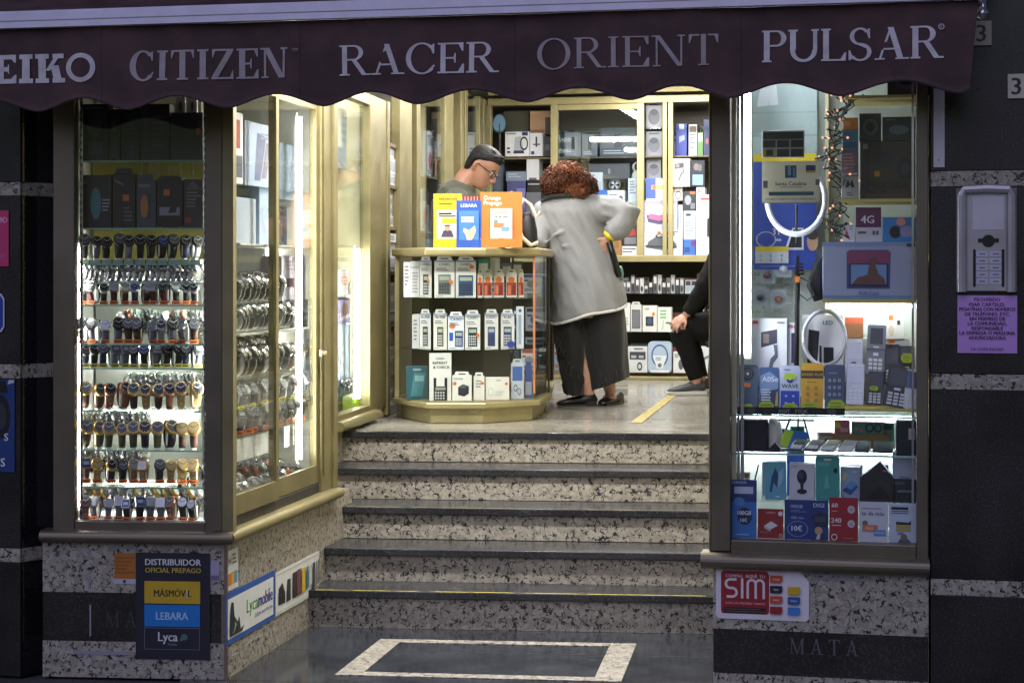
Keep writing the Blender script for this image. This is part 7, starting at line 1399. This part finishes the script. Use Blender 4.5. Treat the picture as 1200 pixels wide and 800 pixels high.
def eyes(parent, M, s):
    for y in (-1, 1):
        b = MB(); b.sphere(M @ (Vector((.074, y*.030, .006))*s), .0115*s, mat((226, 222, 216), .3), 10, 8); b.sphere(M @ (Vector((.0835, y*.030, .004))*s), .005*s, BLACK, 8, 6); b.build('eye', parent, smooth=True)
        b = MB(); b.tube([M @ (Vector((.082, y*.014, .030))*s), M @ (Vector((.090, y*.030, .035))*s), M @ (Vector((.074, y*.054, .028))*s)], .0035*s, BLACK, 6); b.build('eyebrow', parent)
# ---- clerk behind the counter
Dm = 10.75
man = thing('person', 'clerk in a dark olive jumper and glasses looking down behind the counter', 'person')
hs = 1.02
Hm = Matrix.Translation(P(565, 196, Dm)) @ Matrix.Rotation(R(-14), 4, 'Z') @ Matrix.Rotation(R(38), 4, 'Y')
b = MB(); head_rings(b, Hm, hs)
neck0 = P(541, 218, Dm)
limb(b, [P(536, 228, Dm), P(545, 210, Dm), Hm @ Vector((-.03, 0, -.05))], [.075, .062, .062], 14)
tor = [P(538, 340, Dm), P(535, 300, Dm), P(532, 265, Dm), P(533, 240, Dm), P(537, 226, Dm)]
b.tube(tor, [(.15, .11), (.145, .11), (.16, .12), (.16, .11), (.10, .08)], SKIN, 16)
hip = P(538, 345, Dm)
for s_ in (-1, 1):
    x = Vector((0.02, s_*.10, 0)); limb(b, [hip+x, Vector((hip.x, Dm, FZ+.47))+x, Vector((hip.x, Dm, FZ+.06))+x], [.09, .062, .045])
    b.sphere(Vector((hip.x+.05, Dm, FZ+.035))+x, (.12, .045, .035), SKIN)
    sh = P(534, 240, Dm)+Vector((0, s_*.19, 0)); el = sh+Vector((.04, s_*.05, -.28)); wr_ = el+Vector((.22, -s_*.06, .02))
    limb(b, [sh, el, wr_], [.052, .042, .028]); hand(b, wr_, (1, 0, -.2), (0, 0, 1), s_)
body = fuse(b, 'body', man, .007, SKIN2, 3)
b = MB()
b.tube([p for p in tor]+[P(541.5, 218.5, Dm), P(543, 215, Dm)], [(.17, .13), (.165, .13), (.18, .14), (.182, .14), (.125, .11), (.085, .085), (.078, .078)], SKIN, 18)
for s_ in (-1, 1):
    sh = P(534, 240, Dm)+Vector((0, s_*.17, .01)); el = sh+Vector((.04, s_*.06, -.29)); wr_ = el+Vector((.20, -s_*.06, .02))
    b.tube([P(536, 234, Dm)+Vector((0, s_*.06, 0)), sh, el, wr_], [.085, .078, .058, .04], SKIN, 12)
fuse(b, 'jumper', man, .010, cloth((62, 64, 54), (84, 86, 74), 'olive'), 5, .006)
b = MB()
for s_ in (-1, 1):
    x = Vector((0.02, s_*.10, 0)); b.tube([hip+x+Vector((0, 0, .08)), Vector((hip.x, Dm, FZ+.47))+x, Vector((hip.x, Dm, FZ+.09))+x], [.12, .085, .075], SKIN, 12)
fuse(b, 'trousers', man, .012, cloth((40, 44, 56), (50, 54, 66), 'navyp'), 4)
b = MB()
pr = [(-.062, -.088, -.030, .060), (-.045, -.090, -.026, .071), (-.02, -.096, -.028, .076), (.012, -.101, -.02, .080), (.035, -.105, .01, .083), (.055, -.106, .060, .084), (.078, -.102, .086, .080), (.10, -.088, .082, .070), (.118, -.062, .06, .053), (.130, -.02, .022, .02)]
b.loft([[Hm @ (Vector(((xb+xf)/2+(xf-xb)/2*math.cos(2*math.pi*k/22), w*math.sin(2*math.pi*k/22), z))*hs) for k in range(22)] for z, xb, xf, w in pr], BLACK)
hr = random.Random(4)
for k in range(80):
    q = hr.uniform(0, 2*math.pi); z = hr.uniform(.09, .122); t_ = Hm @ (Vector((.0+.085*math.cos(q)*(1-((z-.05)/.09)**2*.6), .078*math.sin(q)*(1-((z-.05)/.09)**2*.6), z))*hs)
    d = (Hm.to_3x3() @ Vector((.8, hr.uniform(-.3, .3), .25))).normalized(); b.tube([t_, t_+d*.012, t_+d*.022], [.005, .004, .001], BLACK, 5)
fuse(b, 'hair', man, .005, hair_mat((16, 15, 17), (38, 36, 38), 'bh'), 1, .003, (60, 160, 160))
eyes(man, Hm, hs)
b = MB(); T = lambda x, y, z: Hm @ (Vector((x, y, z))*hs)
for y in (-1, 1):
    b.tube([T(.095+.004*math.cos(q), y*.032+.023*math.cos(q), .002+.017*math.sin(q)) for q in [2*math.pi*k/16 for k in range(16)]], .0024, BLACK, 6, closed=True); b.tube([T(.092, y*.056, .010), T(.04, y*.078, .014), T(-.02, y*.084, .014), T(-.036, y*.082, -.004)], .0028, BLACK, 6)
b.tube([T(.098, -.01, .006), T(.101, 0, .009), T(.098, .01, .006)], .0024, BLACK, 6); b.build('glasses', man)
# ---- customer leaning on the counter
Dw = 11.0
wo = thing('person', 'red haired customer in a long grey cardigan leaning over the counter, hand on hip', 'person')
k_ = Dw/F
def ring_at(px, py, hw, dep, slope=0, D=Dw, n=30, wav=0, ph=0, drop=None):
    c = P(px, py, D); out = []
    for k in range(n):
        q = 2*math.pi*k/n; r = 1+wav*math.sin(q*7+ph); x = math.cos(q)*hw*k_*r
        out.append(c+Vector((x, math.sin(q)*dep*r, -slope*x+(drop(q) if drop else 0))))
    return out
b = MB()
b.loft([ring_at(684, 372, 30, .15), ring_at(684, 340, 33, .16), ring_at(680, 310, 29, .14), ring_at(674, 285, 27, .13), ring_at(668, 258, 29, .13), ring_at(666, 240, 26, .11), ring_at(664, 231, 14, .08)], SKIN)
Hw = Matrix.Translation(P(661, 214, Dw)+Vector((0, .10, 0))) @ Matrix.Rotation(R(118), 4, 'Z') @ Matrix.Rotation(R(42), 4, 'Y')
head_rings(b, Hw, 1.0)
limb(b, [P(664, 240, Dw), Hw @ Vector((-.02, 0, -.07))], [.06, .055])
hipw = P(684, 375, Dw)
ankL, ankR = P(690, 463, Dw)+Vector((0, -.04, 0)), P(716, 460, Dw)+Vector((0, .06, 0))
limb(b, [hipw+Vector((-.07, -.02, 0)), P(680, 418, Dw), P(688, 438, Dw)+Vector((0, -.03, 0)), ankL], [.085, .06, .05, .034])
limb(b, [hipw+Vector((.09, .03, 0)), P(708, 418, Dw)+Vector((0, .05, 0)), ankR], [.085, .06, .036])
b.sphere(ankL+Vector((-.03, 0, -.03)), (.07, .026, .02), SKIN); b.sphere(ankR+Vector((.0, -.02, -.03)), (.04, .06, .02), SKIN)
shR, elR, wrR = P(697, 246, Dw)+Vector((0, -.02, 0)), P(734, 254, Dw)+Vector((0, -.10, 0)), P(712, 278, Dw)+Vector((0, -.12, 0))
limb(b, [P(680, 244, Dw), shR, elR, wrR], [.06, .05, .04, .027]); hand(b, wrR, (-.5, .1, -1), (.2, -1, .1), 1, .95, .55)
shL, elL = P(640, 248, Dw), P(628, 285, Dw)+Vector((0, -.12, 0)); wrL = elL+Vector((-.14, -.24, .03))
wrL.z = ztop+.085; elL.z = max(elL.z, ztop+.09)
limb(b, [P(652, 246, Dw), shL, elL, wrL], [.06, .05, .04, .027]); hand(b, wrL, (-.6, -1, -.1), (0, 0, 1), -1, .95, .6)
fuse(b, 'body', wo, .007, SKIN, 3)
b = MB()
dr = lambda q: -.018*abs(math.sin(q*2))
b.loft([ring_at(689, 366, 45, .23, -.24, wav=.02, drop=dr), ring_at(689, 352, 43, .22, -.20, wav=.018), ring_at(688, 335, 41, .205, -.1, wav=.012), ring_at(684, 312, 38.5, .185), ring_at(677, 288, 35, .165), ring_at(669, 264, 37, .16), ring_at(667, 248, 38, .15), ring_at(667, 238, 34, .125), ring_at(665, 231, 24, .09), ring_at(664, 228, 12, .06)], SKIN)
b.tube([P(672, 246, Dw), shR, P(716, 247, Dw)+Vector((0, -.05, 0)), elR, P(724, 268, Dw)+Vector((0, -.12, 0)), wrR+Vector((.004, 0, .01))], [.09, .088, .084, .080, .068, .046], SKIN, 14)
b.tube([P(660, 246, Dw), shL, elL, wrL], [.085, .075, .058, .045], SKIN, 14)
# soft folds at the bent elbow and across the back
for a1, a2, a3, r in (((704, 240), (716, 244), (732, 245), .012), ((706, 252), (718, 254), (733, 250), .012), ((708, 262), (718, 262), (730, 257), .010), ((636, 288), (648, 276), (660, 272), .010), ((644, 300), (656, 290), (672, 288), .008)):
    off = Vector((0, -.155 if a1[0] < 700 else -.125, 0)); b.tube([P(*a1, Dw)+off, P(*a2, Dw)+off+Vector((0, -.01, 0)), P(*a3, Dw)+off], [r*.5, r, r*.5], SKIN, 8)
fuse(b, 'cardigan', wo, .010, cloth((120, 122, 126), (170, 171, 174), 'greyknit', fine=300), 3, .015, (8, 8, 4.5))
b = MB(); b.tube([p*1.0 for p in ring_at(689, 366.5, 45.3, .232, -.24, wav=.02, drop=dr)], .009, cloth((226, 226, 226), (236, 236, 236), 'trim'), 8, closed=True); b.build('hem_trim', wo, smooth=True)
def fuse_open(b, name, parent):
    o = b.build(name, parent, smooth=True); o.modifiers.new('s', 'SUBSURF').render_levels = 3; o.modifiers['s'].levels = 3
    dg = bpy.context.evaluated_depsgraph_get(); me = bpy.data.meshes.new_from_object(o.evaluated_get(dg)); o.modifiers.clear(); o.data = me
    for v in me.vertices:
        c = v.co; q = Vector((c.x*7+c.z*2.2, c.y*6, c.z*2.2)); v.co += v.normal*.009*(1-2*abs(mnoise.noise(q)))
    return o
SKIRT = cloth((22, 22, 24), (36, 36, 39), 'skirt', fine=150)
b = MB(); b.loft([ring_at(668, 366, 22, .16, n=36), ring_at(667, 385, 20.5, .165, wav=.03, n=36), ring_at(670, 420, 18.5, .15, wav=.05, n=36, ph=1), ring_at(673, 462, 11.5, .12, wav=.06, n=36, ph=1)], SKIRT, cap=False); fuse_open(b, 'trouser_leg', wo)
b = MB(); b.loft([ring_at(706, 362, 27, .17, n=36), ring_at(708, 385, 26.5, .18, -.03, wav=.03, n=36), ring_at(710, 420, 26.5, .17, -.12, wav=.045, n=36, ph=2), ring_at(714.5, 449, 24, .15, -.35, wav=.06, n=36, ph=2)], SKIRT, cap=False); fuse_open(b, 'trouser_leg', wo)
def hair_blob(name, c, r, n, m, seed, parent, curl=.03, droop=0):
    """a dark core under many thin curved locks"""
    r_ = random.Random(seed); b = MB(); c = Vector(c); b.sphere(c, tuple(q*.93 for q in r), m, 20, 14)
    for k in range(n):
        u = Vector((r_.gauss(0, 1), r_.gauss(0, 1), r_.gauss(0, 1))).normalized(); u.z = abs(u.z)**.9*(1 if r_.random() < .75 else -1)
        S = lambda q, f=1: c+Vector((q.x*r[0], q.y*r[1], q.z*r[2]))*f
        t_ = Vector((r_.uniform(-1, 1), r_.uniform(-1, 1), -1.1)); t_ = (t_-u*t_.dot(u)).normalized(); w = r_.uniform(.25, .6)
        sd = u.cross(t_); pts = []; wild = r_.choice((.08, .10, .13, .19))
        for q in range(5):
            f = q/4; d = (u+t_*w*f+sd*math.sin(f*5+k)*.10).normalized(); pts.append(S(d, .93+wild*math.sin(f*2.6)+.05*f*f*(wild > .12)+r_.uniform(-.012, .03)))
        b.tube(pts, [.0036, .0042, .0036, .0026, .0006], m, 5)
    return b.build(name, parent, smooth=True)
RED = hair_mat((60, 33, 23), (98, 56, 37), 'redhair')
hb = hair_blob('hair', P(660, 211, Dw)+Vector((0, -.02, 0)), (.124, .12, .094), 620, RED, 3, wo)
RED2 = hair_mat((92, 52, 34), (132, 82, 54), 'copper')
for (x, y, rx, rz, n, sd, mm) in ((647, 216, .072, .075, 260, 11, RED), (672, 224, .092, .066, 300, 12, RED2), (664, 203, .10, .066, 260, 13, RED2), (682, 212, .05, .07, 180, 14, RED)):
    hair_blob('hair', P(x, y, Dw)+Vector((0, -.05, 0)), (rx, .085, rz), n, mm, sd, wo)
b = MB()
BRN = hair_mat((58, 34, 26), (92, 56, 42), 'brownhair')
hair_blob('hair', P(689, 222, Dw)+Vector((0, .05, 0)), (.062, .07, .085), 260, BRN, 8, wo, .03, .6)
b = MB(); b.tube([P(634, 236, Dw)+Vector((0, -.06, 0)), P(645, 231, Dw)+Vector((0, -.11, 0)), P(664, 230, Dw)+Vector((0, -.12, 0)), P(684, 234, Dw)+Vector((0, -.09, 0))], [.010, .013, .012, .008], cloth((28, 28, 30), (40, 40, 42), 'collar'), 10); b.build('collar', wo, smooth=True)
b = MB(); b.tube([wrR+Vector((.012, -.002, .018)), wrR+Vector((.004, 0, .002)), wrR+Vector((-.004, .002, -.006))], [.041, .042, .038], mat((226, 200, 40), .5), 14); b.build('cuff', wo, smooth=True)
def shoe(parent, c, ang, L=.25, m=BLACK):
    M = Matrix.Translation(c) @ Matrix.Rotation(ang, 4, 'Z'); b = MB()
    rg = []
    for x, w, z0, z1 in ((-.5, .026, .02, .05), (-.44, .034, .012, .075), (-.3, .036, .012, .082), (-.1, .036, .006, .062), (.15, .042, .002, .05), (.32, .042, .002, .04), (.44, .030, .002, .03), (.5, .012, .004, .018)):
        rg.append([M @ Vector((x*L, w*math.cos(q), (z0+z1)/2+(z1-z0)/2*math.sin(q))) for q in [2*math.pi*k/14 for k in range(14)]])
    b.loft(rg, m); s_ = b.build('shoe', parent, smooth=True)
    b = MB(); b.prism([(-.49*L, 0), (-.22*L, 0), (-.24*L, .03), (-.47*L, .03)], 'y', -.03, .03, m); b.prism([(-.25*L, .004), (.45*L, 0.0), (.47*L, .007), (-.25*L, .014)], 'y', -.034, .034, m)
    for v in range(len(b.v)): b.v[v] = tuple(M @ Vector(b.v[v]))
    b.build('sole', s_)
    b = MB()
    for dy in (-.018, .012):
        b.tube([M @ Vector((.04*L+.014*math.cos(q), -.040+.004*math.sin(q)+dy*.3, .042+dy*.5+.011*math.sin(q))) for q in [2*math.pi*k/12 for k in range(12)]], .0035, CHROME, 6, closed=True)
    b.build('buckle', s_)
shoe(wo, Vector((ankL.x-.075, ankL.y, FZ+.001)), R(186)); shoe(wo, Vector((ankR.x+.0, ankR.y-.02, FZ+.001)), R(238))
b = MB(); z_ = FZ
bag = thing('shoulder_bag', 'black shoulder bag hanging beside the grey cardigan at the hip', 'handbag')
b = MB(); b.tube([P(712, 284, Dw)+Vector((0, -.16, 0)), P(717, 300, Dw)+Vector((0, -.15, 0)), P(724, 322, Dw)+Vector((0, -.08, 0))], [(.03, .02), (.034, .02), (.03, .02)], BLACK, 12); b.build('bag_body', bag, smooth=True)
b = MB(); b.sphere(P(726.5, 321, Dw)+Vector((0, -.02, 0)), (.022, .03, .05), mat((120, 170, 160), .5), 12, 8); b.build('teal_tassel', bag, smooth=True)
# ---- person sitting at the right
Ds = 11.9
se = thing('person', 'person in black sitting by the doorway edge with a hand on the knee', 'person')
b = MB()
kn, an = P(795, 384, Ds), P(816, 450, Ds); hp = P(862, 384, Ds)
kn2, an2 = kn+Vector((.05, .26, .01)), an+Vector((.06, .24, 0)); hp2 = hp+Vector((0, .2, 0))
for h_, k2, a2 in ((hp, kn, an), (hp2, kn2, an2)):
    limb(b, [h_, k2+Vector((.02, 0, 0)), k2+Vector((.01, 0, -.05)), (k2+a2)/2+Vector((.015, 0, 0)), a2], [.085, .062, .055, .05, .034]); b.sphere(a2+Vector((-.05, 0, -.05)), (.09, .03, .022), SKIN)
to = [hp+Vector((.03, .1, 0)), hp+Vector((.04, .1, .22)), hp+Vector((.0, .1, .42)), hp+Vector((-.02, .1, .52))]
b.tube(to, [(.16, .12), (.15, .11), (.17, .12), (.09, .08)], SKIN, 16)
Hs = Matrix.Translation(to[-1]+Vector((.04, 0, .20))) @ Matrix.Rotation(R(175), 4, 'Z'); head_rings(b, Hs, 1.0); limb(b, [to[-1], Hs @ Vector((-.02, 0, -.05))], [.06, .055])
shs, els, wrs = P(845, 292, Ds)+Vector((0, -.08, 0)), P(825, 333, Ds)+Vector((0, -.09, 0)), P(803, 369, Ds)+Vector((0, -.05, 0))
limb(b, [shs, els, wrs], [.05, .042, .027]); hand(b, wrs, (-.75, -.15, -.62), (-.45, -.75, .6), -1, 1.0, .55, .3)
sh2 = shs+Vector((.02, .38, 0)); wr2 = kn2+Vector((.06, -.02, .08)); limb(b, [sh2, sh2+Vector((-.06, .03, -.24)), wr2], [.05, .042, .027]); hand(b, wr2, (-1, 0, -.3), (0, 0, 1), 1)
fuse(b, 'body', se, .006, SKIN, 2)
BLKC = cloth((13, 13, 15), (24, 24, 27), 'blackc', fine=200); BLKC.node_tree.nodes['Principled BSDF'].inputs['Sheen Weight'].default_value = 0; BLKC.node_tree.nodes['Principled BSDF'].inputs['Specular IOR Level'].default_value = .2
b = MB(); b.tube([p+Vector((.0, 0, .0)) for p in to], [(.18, .14), (.17, .13), (.19, .14), (.10, .09)], SKIN, 16); b.tube([to[2]+Vector((0, -.1, 0)), shs, els, wrs+Vector((.012, 0, .014))], [.09, .078, .062, .042], SKIN, 14); b.tube([to[2]+Vector((0, .1, 0)), sh2, sh2+Vector((-.06, .03, -.24)), wr2+Vector((.02, 0, .01))], [.08, .07, .058, .042], SKIN, 14); fuse(b, 'jumper', se, .010, BLKC, 4, .007)
b = MB()
for h_, k2, a2 in ((hp, kn, an), (hp2, kn2, an2)): b.tube([h_+Vector((.05, 0, .01)), k2+Vector((.05, 0, .006)), k2+Vector((.012, 0, -.02)), (k2+a2)/2+Vector((.012, 0, 0)), a2+Vector((-.004, 0, .035))], [.105, .082, .076, .062, .046], SKIN, 14)
fuse(b, 'trousers', se, .010, BLKC, 4, .006)
hair_blob('hair', Hs @ Vector((-.02, 0, .05)), (.10, .085, .085), 200, hair_mat((30, 26, 24), (50, 44, 40), 'dh'), 2, se, .02)
eyes(se, Hs, 1.0)
GSH = mat((74, 78, 84), .6, 0, .12, 40); WSO = mat((222, 222, 220), .5)
for a2 in (an, an2):
    M = Matrix.Translation((a2.x-.045, a2.y, FZ+.001)) @ Matrix.Rotation(R(190), 4, 'Z'); b = MB(); rg = []
    for x, w, z0, z1 in ((-.105, .025, .03, .07), (-.09, .034, .022, .095), (-.03, .038, .02, .10), (.02, .04, .02, .078), (.08, .044, .02, .055), (.13, .036, .02, .045), (.15, .016, .022, .034)):
        rg.append([M @ Vector((x, w*math.cos(q), (z0+z1)/2+(z1-z0)/2*math.sin(q))) for q in [2*math.pi*k/14 for k in range(14)]])
    b.loft(rg, GSH); s_ = b.build('shoe', se, smooth=True)
    b = MB(); b.prism([(-.11, .0), (.13, .0), (.158, .016), (.15, .024), (-.112, .026)], 'y', -.04, .04, WSO)
    for v in range(len(b.v)): b.v[v] = tuple(M @ Vector(b.v[v]))
    b.build('sole', s_, bevel=.004)
stl_ = thing('stool', 'low stool under the person in black by the doorway', 'stool', Matrix.Translation((hp.x+.03, hp.y+.1, 0)))
b = MB(); zt2 = hp.z-.10; b.box(-.2, .2, -.2, .2, zt2-.04, zt2, mat((40, 40, 44), .6)); b.build('seat', stl_, bevel=.01)
for sx in (-1, 1):
    for sy in (-1, 1):
        b = MB(); b.tube([(sx*.16, sy*.16, zt2-.041), (sx*.18, sy*.18, FZ+.001)], .014, CHROME, 8); b.build('leg', stl_)
